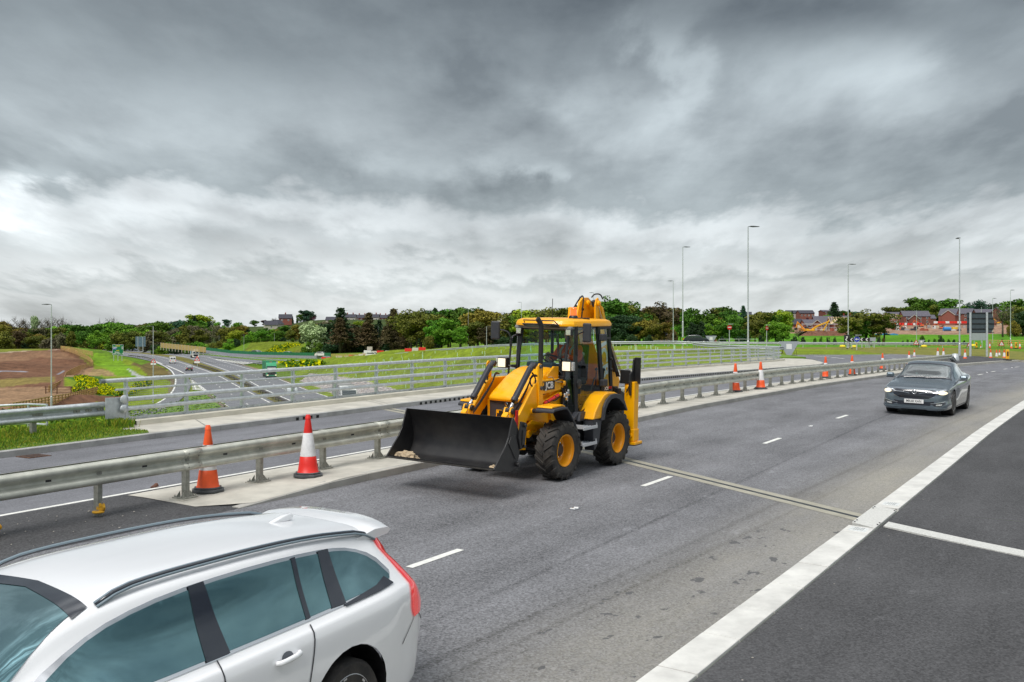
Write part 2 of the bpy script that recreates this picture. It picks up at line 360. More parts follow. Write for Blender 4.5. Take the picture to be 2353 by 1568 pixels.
def terr(X,Y):
    X=np.atleast_1d(np.asarray(X,float)); Y=np.atleast_1d(np.asarray(Y,float)); Z=np.empty(X.shape)
    for i in range(0,len(X),4000):
        x=X[i:i+4000,None]; y=Y[i:i+4000,None]
        d2=(x-_cp[:,0])**2+(y-_cp[:,1])**2; w=1/(d2+25)**1.9; z=(w*_cp[:,2]).sum(1)/w.sum(1)
        x=x[:,0];y=y[:,0]; s,t=ST(x,y)
        deck=zs(s,np.clip(t,-30,20))-.32
        # fill of the bridge approaches
        out=np.maximum(0,np.maximum(t-17.3-np.clip((s-9)*.22,0,3),-t-16)); e=np.maximum(0,np.maximum(-s-60,s-82))
        sl=np.where(t>0,.42,.4); fill=deck-sl*out-.15*e
        inside=(out<=0)&(e<=0)
        z=np.where(inside,deck,np.where(e>0,z,np.maximum(z,fill)))
        # cutting of the dual carriageway
        m=np.full(len(x),1e9); near=(np.abs(x)<900)&(y>-200)&(y<1100)
        if near.any():
            xx=x[near,None];yy=y[near,None]; m[near]=np.sqrt(((xx-_co[:,0])**2+(yy-_co[:,1])**2).min(1))
        edge=np.maximum(0,m-2.5-np.clip((y-250)/60,0,6)); z=np.where(near,np.minimum(z,-8.32+.46*np.maximum(0,edge-2.0)),z)
        Z[i:i+4000]=z
    return Z
def gz(x,y): return float(terr([x],[y])[0])
# ---- ground sheet (polar grid round the site, real heights, region colours from plan polygons)
def pip(P,x,y):
    P=np.array(P); r=np.zeros(len(x),bool); n=len(P)
    for i in range(n):
        x0,y0=P[i]; x1,y1=P[i-1]
        c=((y0>y)!=(y1>y)); 
        with np.errstate(divide='ignore',invalid='ignore'): xi=(x1-x0)*(y-y0)/(y1-y0)+x0
        r^=c&(x<xi)
    return r
def poly_g(L,dd=None):
    # plan polygon of a patch measured on the ground: march each sight line onto the terrain
    out=[]
    d=np.geomspace(20,700,260)
    for px,py in L:
        X=(px-CX)/F*d; Z=CZ+(HY-py)/F*d; T=terr(X,d); k=int(np.argmax(Z<T)); 
        if k==0: k=len(d)-1
        out.append((float(X[k]),float(d[k])))
    return out
def ghit(px,py,dmin=20,dmax=800):
    d=np.geomspace(dmin,dmax,900); X=(px-CX)/F*d; Z=CZ+(HY-py)/F*d; T=terr(X,d); k=int(np.argmax(Z<T)); k=k or 899
    return Vector((X[k],d[k],T[k]))
azs=np.unique(np.concatenate([np.arange(-180,-60,6),np.arange(-60,-29,1.5),np.arange(-29,29,.11),np.arange(29,60,1.5),np.arange(60,181,6)]))
ds=np.concatenate([[1.5,4,8,12],np.arange(16,60,2),np.geomspace(60,700,235),np.geomspace(710,5000,30)])
A,D=np.meshgrid(np.radians(azs),ds); gx=(np.sin(A)*D).ravel(); gy=(np.cos(A)*D).ravel(); gzv=terr(gx,gy)
na=len(azs); nd=len(ds)
idx=np.arange(na*nd).reshape(nd,na)
faces=np.stack([idx[:-1,:-1],idx[:-1,1:],idx[1:,1:],idx[1:,:-1]],-1).reshape(-1,4)
me=bpy.data.meshes.new('ground'); me.vertices.add(na*nd); me.vertices.foreach_set('co',np.c_[gx,gy,gzv].ravel())
me.loops.add(faces.size); me.loops.foreach_set('vertex_index',faces.ravel()[::1]); me.polygons.add(len(faces)); me.polygons.foreach_set('loop_start',np.arange(0,faces.size,4)); me.polygons.foreach_set('loop_total',np.full(len(faces),4))
me.polygons.foreach_set('use_smooth',np.ones(len(faces),bool)); me.update(); me.validate()
if me.polygons[len(faces)//2].normal.z<0: me.flip_normals()
G1=(.105,.19,.012);G2=(.14,.26,.012);YG=(.165,.225,.014);BR=(.155,.078,.045);BR2=(.29,.185,.105);DK=(.05,.075,.02);GRV=(.40,.365,.33);FL=(.62,.55,.0)
Cc=np.tile(np.array(G1),(len(gx),1))
rng=np.random.default_rng(3)
def paint(px,c,k=1.0):
    m=pip(poly_g(px),gx,gy); Cc[m]=Cc[m]*(1-k)+np.array(c)*k
s_,t_=ST(gx,gy)
Cc[(gy<330)&(s_>40)&(t_>20)]=YG
Cc[(gy<135)&(s_<30)&(t_>16)&(gx<0)]=(.15,.29,.012)
paint([(-60,798),(0,801),(145,801),(190,826),(213,842),(214,850),(150,868),(150,888),(225,893),(226,905),(300,908),(262,925),(170,935),(60,950),(-60,990)],BR)
paint([(-60,817),(60,808),(150,812),(205,835),(90,822),(0,833),(-60,838)],BR2,.35)
paint([(-60,800),(0,802),(120,802),(100,806),(0,811),(-60,815)],YG,.7)
paint([(-60,876),(20,872),(70,868),(128,866),(125,880),(60,884),(0,892),(-60,896)],(.20,.17,.045),.75)
paint([(-60,893),(60,891),(150,893),(230,908),(140,925),(60,938),(0,945),(-60,960)],BR2,.8)
paint([(150,868),(205,862),(235,868),(262,892),(262,912),(224,909),(165,904),(185,886)],(.05,.13,.012))
paint([(214,848),(190,846),(150,866),(168,868),(235,862),(280,870),(262,855)],BR2,.8)
paint([(168,800),(216,812),(270,826),(300,842),(330,868),(300,872),(262,860),(235,845),(214,834),(190,818)],G2)
paint([(300,838),(345,833),(380,848),(398,866),(400,880),(380,872),(350,874),(335,858)],(.13,.09,.035),.9)
paint([(385,846),(401,866),(406,884),(398,903),(380,915),(392,884),(388,862)],(.17,.125,.095),.8)
paint([(560,806),(700,812),(700,822),(620,820)],BR,.6)
paint([(575,790),(700,780),(700,812),(640,815),(600,813),(565,812)],(.13,.17,.012))
paint([(420,812),(460,813),(560,820),(640,826),(640,822),(560,812),(450,803),(330,798),(300,799)],(.15,.09,.05),.7)
paint([(500,824),(530,832),(597,836),(690,838),(760,838),(690,852),(640,868),(597,850)],(.09,.16,.012),.8)
paint([(500,823),(597,849),(640,868),(690,888),(740,912),(700,905),(640,877),(560,845)],(.25,.17,.15),.8)
paint([(688,877),(712,860),(763.5,865.6),(846.5,880),(905,897),(925,910),(810,925),(760,905),(736.7,893)],GRV)
paint([(289,848),(300,850),(310,856),(322,863),(338,874),(352,886),(346,888),(330,878),(312,867),(300,858)],(.36,.37,.37),.9)
paint([(-60,857),(60,854.5),(150,851),(150,852.6),(60,856.4),(-60,859)],(.26,.28,.33))
paint([(-60,816.5),(0,812),(60,806.5),(138,803),(138,804.4),(60,808.5),(0,814),(-60,818.5)],(.42,.33,.24))
# pasture and the building site beyond the roundabout
far=pip([(10,165),(400,150),(600,420),(400,480),(200,480),(140,455),(60,470),(35,300)],gx,gy); Cc[far]=(.085,.235,.008)
site=pip([(115,425),(150,432),(178,400),(230,392),(330,400),(420,440),(420,520),(300,560),(120,560)],gx,gy); Cc[site]=(.30,.19,.13)
m=(gy>560)&(gx>-150); Cc[m]=DK
m=(gx<-10)&(gy>640); Cc[m]=DK
m=(Cc==np.array(YG)).all(1); jit=rng.random(len(gx))*.3+.85
Cc*=jit[:,None]
ca=me.color_attributes.new('tone','FLOAT_COLOR','POINT'); ca.data.foreach_set('color',np.c_[Cc,np.ones(len(Cc))].ravel())
def ground_mat():
    m=mat('ground_soil_and_grass',(.1,.2,.02),.95,spec=.15); n=m.node_tree.nodes; l=m.node_tree.links; b=n['Principled BSDF']
    a=n.new('ShaderNodeAttribute'); a.attribute_name='tone'; t=n.new('ShaderNodeTexCoord')
    def nz(sc,det=6,st=(1,1,1)):
        mp=n.new('ShaderNodeMapping'); mp.inputs['Scale'].default_value=st; l.new(t.outputs['Object'],mp.inputs[0]); z=n.new('ShaderNodeTexNoise'); z.inputs['Scale'].default_value=sc; z.inputs['Detail'].default_value=det; z.inputs['Roughness'].default_value=.65; l.new(mp.outputs[0],z.inputs[0]); return z.outputs[0]
    def mm(o,x,y):
        q=n.new('ShaderNodeMath'); q.operation=o
        for i,v in enumerate((x,y)):
            if hasattr(v,'is_output'): l.new(v,q.inputs[i])
            else: q.inputs[i].default_value=v
        return q.outputs[0]
    f=mm('ADD',mm('MULTIPLY',nz(.35,8),1.5),mm('MULTIPLY',nz(.055,4),1.3)); f=mm('ADD',f,mm('MULTIPLY',nz(2.2,4),1.2)); f=mm('SUBTRACT',f,1.0); f=mm('MAXIMUM',f,.25)
    v=n.new('ShaderNodeVectorMath'); v.operation='SCALE'; l.new(a.outputs['Color'],v.inputs[0]); l.new(f,v.inputs['Scale'])
    l.new(v.outputs[0],b.inputs['Base Color'])
    bp=n.new('ShaderNodeBump'); bp.inputs['Strength'].default_value=.6; bp.inputs['Distance'].default_value=.25; l.new(nz(1.1,6),bp.inputs['Height']); l.new(bp.outputs[0],b.inputs['Normal'])
    return m
me.materials.append(ground_mat()); g=bpy.data.objects.new('ground',me); col.objects.link(g); tag(g,kind='structure')
# ================================================================ ROAD SURFACES
def roadmat(name,base,dark=None,lanes=False,dust=0,fine=1.0):
    m=mat(name,base,.82,spec=.35); n=m.node_tree.nodes; l=m.node_tree.links; b=n['Principled BSDF']
    uv=n.new('ShaderNodeUVMap'); uv.uv_map='st'; sp=n.new('ShaderNodeSeparateXYZ'); l.new(uv.outputs[0],sp.inputs[0])
    def nz(sc,det,st=(1,1,1),ro=.6):
        mp=n.new('ShaderNodeMapping'); mp.inputs['Scale'].default_value=st; l.new(uv.outputs[0],mp.inputs[0]); z=n.new('ShaderNodeTexNoise'); z.inputs['Scale'].default_value=sc; z.inputs['Detail'].default_value=det; z.inputs['Roughness'].default_value=ro; l.new(mp.outputs[0],z.inputs[0]); return z.outputs[0]
    def mm(o,x,y,c=False):
        q=n.new('ShaderNodeMath'); q.operation=o; q.use_clamp=c
        for i,v in enumerate((x,y)):
            if hasattr(v,'is_output'): l.new(v,q.inputs[i])
            else: q.inputs[i].default_value=v
        return q.outputs[0]
    S,T=sp.outputs[0],sp.outputs[1]
    spk=n.new('ShaderNodeTexVoronoi'); spk.inputs['Scale'].default_value=55; l.new(uv.outputs[0],spk.inputs[0])
    sc=n.new('ShaderNodeSeparateColor'); l.new(spk.outputs['Color'],sc.inputs[0])
    f=mm('ADD',mm('MULTIPLY',mm('SUBTRACT',sc.outputs[0],.5),.75*fine),1.0)                      # aggregate stones
    f=mm('ADD',f,mm('MULTIPLY',mm('SUBTRACT',nz(26,3),.5),.8*fine))
    f=mm('ADD',f,mm('MULTIPLY',mm('SUBTRACT',nz(1.1,8,(.30,1.3,1)),.5),.95))    # worn streaks along the lanes
    f=mm('ADD',f,mm('MULTIPLY',mm('SUBTRACT',nz(.35,5),.5),.8)); pt_=mm('MULTIPLY',mm('MAXIMUM',mm('SUBTRACT',nz(2.3,8,(.7,1.2,1),.7),.60),0),4.5); f=mm('ADD',f,pt_)
    if lanes:
        for t0,w,k in ((1.05,.42,-.12),(2.75,.42,-.12),(4.55,.4,-.08),(6.4,.4,-.08),(3.55,.3,.06)):
            g=mm('POWER',2.718,mm('MULTIPLY',mm('POWER',mm('DIVIDE',mm('SUBTRACT',T,t0),w),2),-1)); f=mm('ADD',f,mm('MULTIPLY',g,mm('MULTIPLY',mm('ADD',nz(.5,4,(.25,1,1)),.4),k*1.2)))
        # tyre marks
        for t0,sl,w in ((1.55,-.035,.05),(1.25,-.045,.035),(2.2,.02,.04)):
            g=mm('POWER',2.718,mm('MULTIPLY',mm('POWER',mm('DIVIDE',mm('SUBTRACT',mm('SUBTRACT',T,t0),mm('MULTIPLY',S,sl)),w),2),-1)); f=mm('SUBTRACT',f,mm('MULTIPLY',g,mm('MULTIPLY',nz(1,3,(.3,1,1)),.5)))
    v=n.new('ShaderNodeVectorMath'); v.operation='SCALE'; v.inputs[0].default_value=base; l.new(f,v.inputs['Scale']); o=v.outputs[0]
    if dust:
        # pale dried silt by the channel, broken by darker wet-looking blotches
        g=mm('POWER',2.718,mm('MULTIPLY',mm('POWER',mm('DIVIDE',mm('SUBTRACT',T,.35),.85),2),-1))
        g=mm('MULTIPLY',g,mm('MULTIPLY',mm('SUBTRACT',nz(.5,6,(.3,1,1)),.18),2.0),True); g=mm('MULTIPLY',g,dust)
        mx=n.new('ShaderNodeMix'); mx.data_type='RGBA'; l.new(g,mx.inputs[0]); l.new(o,mx.inputs[6]); 
        vd=n.new('ShaderNodeVectorMath'); vd.operation='SCALE'; vd.inputs[0].default_value=(.335,.315,.262); l.new(mm('ADD',mm('MULTIPLY',mm('SUBTRACT',sc.outputs[1],.5),.5),1.0),vd.inputs['Scale']); l.new(vd.outputs[0],mx.inputs[7]); o=mx.outputs[2]
        sp2=mm('GREATER_THAN',nz(3.1,4,(1,1.5,1),.55),.635); lim=mm('MULTIPLY',mm('LESS_THAN',T,1.25),mm('MULTIPLY',mm('LESS_THAN',S,6.2),mm('GREATER_THAN',S,-2)))
        mx2=n.new('ShaderNodeMix'); mx2.data_type='RGBA'; l.new(mm('MULTIPLY',mm('MULTIPLY',sp2,lim),.8),mx2.inputs[0]); l.new(o,mx2.inputs[6]); mx2.inputs[7].default_value=(.075,.075,.08,1); o=mx2.outputs[2]
    l.new(o,b.inputs['Base Color'])
    bp=n.new('ShaderNodeBump'); bp.inputs['Strength'].default_value=.5; bp.inputs['Distance'].default_value=.006; l.new(mm('ADD',spk.outputs['Distance'],nz(60,2)),bp.inputs['Height']); l.new(bp.outputs[0],b.inputs['Normal'])
    return m
M_road=roadmat('worn_asphalt',(.165,.167,.178),lanes=True,dust=.85)
M_road2=roadmat('far_asphalt',(.16,.163,.178),fine=.5)
M_path=roadmat('dark_footway_asphalt',(.066,.066,.069),fine=1.0)
M_slabs=mat('concrete_slab',(.47,.45,.395),.85,var=.22,vs=1.3,det=12,stretch=(1,1,1),bump=.1,bs=60)
M_mark=mat('white_road_paint',(.72,.72,.68),.7,var=.13,vs=12,det=8)
M_fine=mat('site_road_asphalt',(.17,.175,.19),.85,var=.10,vs=.6,det=8)
def st_sheet(name,s0,s1,t0,t1,dz,m,ds=.5,nt=None,thick=0,parent=None,sf=None,kind='structure'):
    # sheet in road coordinates; t0/t1 may be functions of s
    f0=t0 if callable(t0) else (lambda s:t0); f1=t1 if callable(t1) else (lambda s:t1)
    n=max(2,int((s1-s0)/ds)+1); nt=nt or 4; mb=MB(); uv=[]
    for i in range(n):
        s=s0+(s1-s0)*i/(n-1)
        for j in range(nt+1):
            t=f0(s)+(f1(s)-f0(s))*j/nt; mb.v.append(W2(s,t,dz if dz is not None else float(slabz(s,t)))); uv.append((s,t))
    k=nt+1
    for i in range(n-1):
        for j in range(nt): mb.f.append((i*k+j,(i+1)*k+j,(i+1)*k+j+1,i*k+j+1)); mb.m.append(0)
    if thick:
        # skirts
        base=len(mb.v); ring=[i*k for i in range(n)]+[(n-1)*k+j for j in range(1,k)]+[i*k+nt for i in range(n-2,-1,-1)]+[j for j in range(nt-1,0,-1)]
        for r in ring: x,y,z=mb.v[r]; mb.v.append((x,y,z-thick)); uv.append(uv[r])
        q=len(ring)
        for i in range(q): mb.f.append((ring[i],ring[(i+1)%q],base+(i+1)%q,base+i)); mb.m.append(0)
    o=mb.build(name,m,parent)
    ul=o.data.uv_layers.new(name='st'); 
    for lp in o.data.loops: ul.data[lp.index].uv=uv[lp.vertex_index]
    if parent is None: tag(o,kind=kind)
    return o
def st_poly(name,pts,dz,m,thick=0,parent=None):
    mb=MB(); vs=[W2(s,t,dz) for s,t in pts]; n=len(vs); mb.v=list(vs); mb.f=[tuple(range(n))]; mb.m=[0]
    if thick:
        mb.v+=[(x,y,z-thick) for x,y,z in vs]; mb.f+=[(i,(i+1)%n,n+(i+1)%n,n+i) for i in range(n)]; mb.m+=[0]*n
    o=mb.build(name,m,parent); ul=o.data.uv_layers.new(name='st')
    for lp in o.data.loops: ul.data[lp.index].uv=(pts*2)[lp.vertex_index]
    if parent is None: tag(o,kind='structure')
    return o
SE=60
# near carriageway, sweeping right towards the roundabout
st_sheet('road',-30,SE,lambda s:-.02-.30*max(0,s-34)**1.45,7.36,0,M_road,nt=10)
st_sheet('road_opposite',-30,SE,9.42,15.02,.0,M_road2,nt=6).name='road'
# roundabout surface: one wide sheet beyond
st_sheet('road',58.5,215,lambda s:float(np.interp(s,[58,80,120,205,215],[-34,-110,-160,-150,-60])),lambda s:float(np.interp(s,[58,80,95,113,122,150,190,215],[15,20,27,44,50,74,40,-55])),-.012,M_road2,ds=1.5,nt=40)
st_sheet('pavement',-30,8,-16,-.36,.012,M_path,nt=3)
st_sheet('pavement',8,50,-22,lambda s:-.36-.30*max(0,s-34)**1.45,.012,M_path,nt=3)
# white drainage kerb, as blocks with joints
def drain():
    mb=MB(); s=-12.0; rnd=random.Random(2)
    while s<36:
        l=.988
        if 7<s+l/2<8.2: s+=1.0; continue
        if 6<s+l/2<7: l=.40
        a,b,c,d=W2(s+.004,-.35+rnd.uniform(-.003,.003)),W2(s+l,-.35),W2(s+l,-.01),W2(s+.004,-.01)
        z=.035+rnd.uniform(-.002,.002)
        vs=[(x,y,zz+z) for x,y,zz in(a,b,c,d)]+[(x,y,zz-.05) for x,y,zz in(a,b,c,d)]
        mb.add(vs,[(0,1,2,3),(0,4,5,1),(1,5,6,2),(2,6,7,3),(3,7,4,0)]); s+=1.0; l=.985
    o=mb.build('kerb_drain',mat('white_drain_block',(.60,.595,.565),.8,var=.16,vs=2.5,det=12,bump=.1,bs=70),bevel=.006); tag(o,kind='structure')
drain()
# expansion joint, skewed across the deck
def JS(t): return 7.13+.527*t
def joint():
    cs=mat('joint_nosing_resin',(.33,.315,.255),.8,var=.14,vs=3,det=8,bump=.1); st=mat('joint_seal_steel',(.10,.11,.12),.35,.7,var=.3,vs=20)
    for t0,t1 in((-.0,7.34),(9.44,15.0)):
        for a,b,m,dz in((-.25,-.05,cs,.004),(.05,.25,cs,.004),(-.05,.05,st,.0045),(-.012,.012,m_hose,.008)):
            n=24; mb=MB()
            for i in range(n+1):
                t=t0+(t1-t0)*i/n; mb.v+= [W2(JS(t)+a,t,dz),W2(JS(t)+b,t,dz)]
            mb.f=[(2*i,2*i+1,2*i+3,2*i+2) for i in range(n)]; mb.m=[0]*n
            tag(mb.build('expansion_joint',m),kind='structure')
joint()
# steel cover plates over the joint at the kerb and across the footway
m_plate=mat('chequer_plate',(.60,.60,.57),.6,.05,var=.12,vs=40,det=2,bump=.5,bs=70)
mb=MB(); 
for p in((6.5,8.0,-.352,-.006,.040),):
    s0,s1,t0,t1,z=p; vs=[W2(s0-.1,t0,z),W2(s1-.15,t0,z),W2(s1,t1,z),W2(s0+.1,t1,z)]; mb.add(vs+[(x,y,q-.09) for x,y,q in vs],[(0,1,2,3),(0,4,5,1),(1,5,6,2),(2,6,7,3),(3,7,4,0)])
pl=mb.build('cover_plate',m_plate,bevel=.004); tag(pl,'textured steel plate set in the white drainage kerb over the expansion joint','plate')
mb=MB(); n=8
for i in range(n+1):
    t=-.42-i*1.2; s=7.02+.50*t*1.0; mb.v+=[W2(s-.2,t,.03),W2(s+.12,t,.03)]
mb.f=[(2*i,2*i+1,2*i+3,2*i+2) for i in range(n)]; mb.m=[0]*n
pl=mb.build('cover_plate',m_plate,solid=.02); tag(pl,'long chequered steel strip crossing the black footway','plate')
mb=MB()
for t in (-.34,-.04):
    for s in (6.62,6.75,7.75,7.86):
        x,y,z=W2(s,t*1+.0,.047); mb.lathe([(.012,-.004),(.012,.004),(.0,.005)],(x,y,z),seg=8)
mb.split_build('bolt',m_blk,[o for o in col.objects if o.name=='cover_plate'][0])
# small printed rows on the kerb either side of the plate
for s in (6.20,8.3):
    o=st_poly('kerb_stencil',[(s-.13,-.30),(s-.13,-.07),(s+.13,-.07),(s+.13,-.30)],.0375,mat('faded_stencil_patch',(.60,.62,.61),.7,var=.3,vs=40),thick=.002)
    x,y,z=W2(s,-.185,.0385); 
    for k,w in enumerate((.13,.15,.11)):
        mb=MB()
        for j in range(5):
            a=s+.07-k*.06; tt=-.12-j*.028; P=[W2(a,tt,.0382),W2(a+.022,tt,.0382),W2(a+.022,tt-.018,.0382),W2(a,tt-.018,.0382)]; mb.add(P,[(0,1,2,3)])
        mb.build('print_row',mat('stencil_ink',(.08,.085,.09),.7),o)
# lane dashes and reflecting studs
def dash(s0,s1,t,w=.1,name='lane_marking',m=None,dz=.006): return st_sheet(name,s0,s1,t-w/2,t+w/2,dz,m or M_mark,nt=1,ds=.6)
for s in (-4.8,1.25,7.45,13.75,20.0,26.3): dash(s,s+(1.0 if s<5 else 1.15),3.52,.1)
def dash_px(a,b,w=.1):
    (s0,t0),(s1,t1)=onroad(*a),onroad(*b); dx,dy=s1-s0,t1-t0; l=math.hypot(dx,dy); nx,ny=-dy/l*w/2,dx/l*w/2
    st_poly('lane_marking',[(s0+nx,t0+ny),(s1+nx,t1+ny),(s1-nx,t1-ny),(s0-nx,t0-ny)],.006,M_mark)
for a,b in (((2247,862),(2258.5,860)),((2278,855),(2287,853.4)),((2306,849),(2314,848)),((2332,844.5),(2341,843.5))): dash_px(a,b,.12)
for p in ((1320,1171),(1863,981),(2267,856),(2325,846)):
    s,t=onroad(*p); x,y,z=W2(s,t,0); o=MB(); o.box((0,0,.008),(.15,.11,.016)); o.cur=1; o.box((.055,0,.02),(.03,.07,.014)); o.box((-.055,0,.02),(.03,.07,.014))
    q=o.build('road_stud',[m_chr,m_white],None,bevel=.003,loc=(x,y,z)); q.rotation_euler=(0,0,R(58)); 
    nm={1320:'reflecting stud on the lane line in front of the yellow digger',1863:'reflecting stud on the lane line ahead of the grey hatchback',2267:'reflecting stud on the lane line just behind the grey hatchback',2325:'farthest reflecting stud on the lane line near the roundabout'}[p[0]]
    tag(q,nm,'road stud')
dash(-30,2.2,9.52,.1); 
st_sheet('lane_marking',2.2,55,9.46,9.56,.006,M_mark,nt=1,ds=2)
# central reserve slab with raised kerb on the near side
def resv(s): return 7.38
slab=[(2.0,9.40),(1.55,8.3),(2.1,7.38)]
st_sheet('median_asphalt',-30,7,7.34,9.44,.002,M_path,nt=2)
st_sheet('median_slab',2.0,SE+14,lambda s:7.36+max(0,2.6-s)*.9,9.38,None,M_slabs,nt=4,ds=.3)
def kerbline(pts,h=.12,w=.14,joint=.92,m=None,label=None,dz=0,drop=None):
    # pts in (s,t); blocks with fine joints
    pts=[tuple(np.array(a)+(np.array(b)-np.array(a))*j/k) for a,b in zip(pts,pts[1:]) for k in [max(1,int(math.hypot(b[0]-a[0],b[1]-a[1])))] for j in range(k)]+[pts[-1]]
    P=[Vector(W2(s,t,dz)) for s,t in pts]; mb=MB(); d=np.r_[0,np.cumsum([(b-a).length for a,b in zip(P,P[1:])])]; L=d[-1]; n=int(L/joint); rnd=random.Random(5)
    PX_=[np.interp(np.linspace(0,L,n+1),d,[p[k] for p in P]) for k in range(3)]
    for i in range(n):
        a=Vector((PX_[0][i],PX_[1][i],PX_[2][i])); b=Vector((PX_[0][i+1],PX_[1][i+1],PX_[2][i+1])); dd=(b-a); nn=Vector((-dd.y,dd.x,0)).normalized(); b=b-dd*.006
        hh=h if drop is None else h*drop(i/n); h2=h if drop is None else h*drop((i+1)/n)
        o=rnd.uniform(-.002,.002)
        q=[a+nn*o,b+nn*o,b+nn*w,a+nn*w]
        mb.add([p-Vector((0,0,.08)) for p in q]+[q[0]+Vector((0,0,hh-.012)),q[1]+Vector((0,0,h2-.012)),q[0]+nn*.015+Vector((0,0,hh)),q[1]+nn*.015+Vector((0,0,h2)),q[2]+Vector((0,0,h2)),q[3]+Vector((0,0,hh))],[(0,1,5,4),(4,5,7,6),(6,7,8,9),(2,3,9,8),(1,2,8,7,5),(3,0,4,6,9)])
    o=mb.build('kerb',m or m_kerb); tag(o,kind='structure'); return o
kerbline([(2.3,7.34),(SE+14,7.34)],h=.124,drop=lambda f:float(np.clip((f*71.7+.4)/2.6,.06,1)),m=mat('median_kerb_concrete',(.38,.37,.34),.85,var=.16,vs=1.5,det=9,bump=.15,bs=40))
kerbline([(-30,15.02),(12.5,15.02)],h=.13)
kerbline([(12.5,15.02),(62,15.02),(66,15.85),(70,17.2),(75,19),(79,20.9),(80,23)],h=.13,m=mat('drain_kerb_concrete',(.40,.40,.38),.85,var=.18,vs=2,det=9))
# slotted inlets in the far drainage kerb
mb=MB(); s=11.3
while s<62:
    if 12.2<s<16.4: s+=.25; continue
    P=[W2(s,15.012,.085),W2(s+.1,15.012,.085),W2(s+.1,15.012,.012),W2(s,15.012,.012)]; mb.add(P,[(0,1,2,3)]); s+=.25
tag(mb.build('kerb_inlets',mat('slot_shadow_black',(.01,.01,.01),.9),solid=.004),kind='structure')
# far footway, plinth
def par_t(s): return float(np.interp(s,[-5,7.75,20,41,59,67,70],[17.15,17.1,16.95,18.8,19.7,20.2,20.4]))
st_sheet('pavement',4.3,79,lambda s:float(np.interp(s,[62,66,70,75,79],[15.14,15.95,17.3,19.1,21])),lambda s:par_t(s)+.1 if s<68 else float(np.interp(s,[68,72,79],[20.4,22.5,23.5])),.132,M_slabs,nt=3,thick=.3)
# thin joint scores in the footway slabs
mb=MB()
for s in [8.5,15.0,15.25,22,30,38,46,54,62]:
    mb.add([W2(s,15.2,.1345),W2(s+.025,15.2,.1345),W2(s+.9+.025,16.6,.1345),W2(s+.9,16.6,.1345)],[(0,1,2,3)])
mb.build('slab_joint',m_hose,[o for o in col.objects if o.name.startswith('pavement')][-1])
# grass verge left of the footway
st_sheet('grass_verge',-30,9.6,15.15,lambda s:np.interp(s,[-30,3.6,4.3,9.6],[21,20,19.6,19.9]) if s<4.3 else 21,.12,mat('verge_grass_base',(.085,.15,.015),.95,var=.4,vs=5,det=8),nt=6)
bpy.data.objects.remove([o for o in col.objects if o.name=='grass_verge'][0])
verge_poly=[(-30,15.16),(6.9,15.16),(7.2,15.6),(7.0,16.2),(7.3,16.6),(7.5,17.4),(7.7,18.4),(-30,18.4)]
st_poly('grass_verge',verge_poly,.137,mat('verge_grass_base',(.12,.21,.015),.95,var=.4,vs=5,det=8),thick=.5)
def inpoly(P,x,y): return bool(pip(P,np.array([x]),np.array([y]))[0])
def grass_blades(name,pts,hfun,cols,wid=.012,label=None,cat=None,seed=1,lean=.5):
    rnd=random.Random(seed); mb=MB()
    for (p,h) in pts:
        a=rnd.uniform(0,6.28); w=wid*rnd.uniform(.7,1.3); dx,dy=math.cos(a)*w,math.sin(a)*w; lx,ly=rnd.uniform(-lean,lean)*h,rnd.uniform(-lean,lean)*h
        x,y,z=p; mb.add([(x-dx,y-dy,z),(x+dx,y+dy,z),(x+dx*.6+lx*.4,y+dy*.6+ly*.4,z+h*.6),(x+lx,y+ly,z+h)],[(0,1,2,3)],rnd.randrange(len(cols)))
    o=mb.build(name,cols,fix=False); tag(o,label,cat,kind='stuff'); return o
gcols=[mat('grass_a',(.12,.235,.014),.8,spec=.2),mat('grass_b',(.20,.30,.018),.8,spec=.2),mat('grass_c',(.065,.14,.014),.8,spec=.2),mat('grass_d',(.30,.30,.03),.8,spec=.2)]
rnd=random.Random(11); pts=[]
_vp=np.array(verge_poly)
while len(pts)<36000:
    s=rnd.uniform(-3,8.4); t=rnd.uniform(15.2,18.6)
    if not inpoly(verge_poly+[],s,t): continue
    clump=math.sin(s*2.1+t)*math.sin(t*3.3-s)+rnd.uniform(-.5,.5)
    edge=min(1,(t-15.1)/.8); h=rnd.uniform(.02,.055)*(.45+.9*edge)*(1+.6*max(0,clump)); 
    if t>16.8: h*=1.25
    pts.append((W2(s,t,.13),h))
for _ in range(700):
    s=7.35+rnd.gauss(0,.14);t=16.8+rnd.gauss(0,.16); pts.append((W2(s,t,.13),rnd.uniform(.10,.24)))
grass_blades('verge_grass',pts,None,gcols,.008,'long bright green grass along the kerb beside the opposite carriageway','grass')
# flush gully grate by the far kerb
s,t=onroad(250,1033); x,y,z=W2(3.9,14.72,.008); mb=MB(); mb.box((0,0,0),(.46,.44,.012)); 
mb.cur=1
for i in range(6): mb.box((-.17+i*.068,0,.007),(.022,.36,.006))
gu=mb.build('gully_grate',[mat('rusty_iron',(.12,.06,.035),.8,var=.5,vs=12),m_hose],None,loc=(x,y,z)); gu.rotation_euler=(0,0,R(58)); tag(gu,'rusty square drain grate in the gutter beside the grass verge','drain grate')
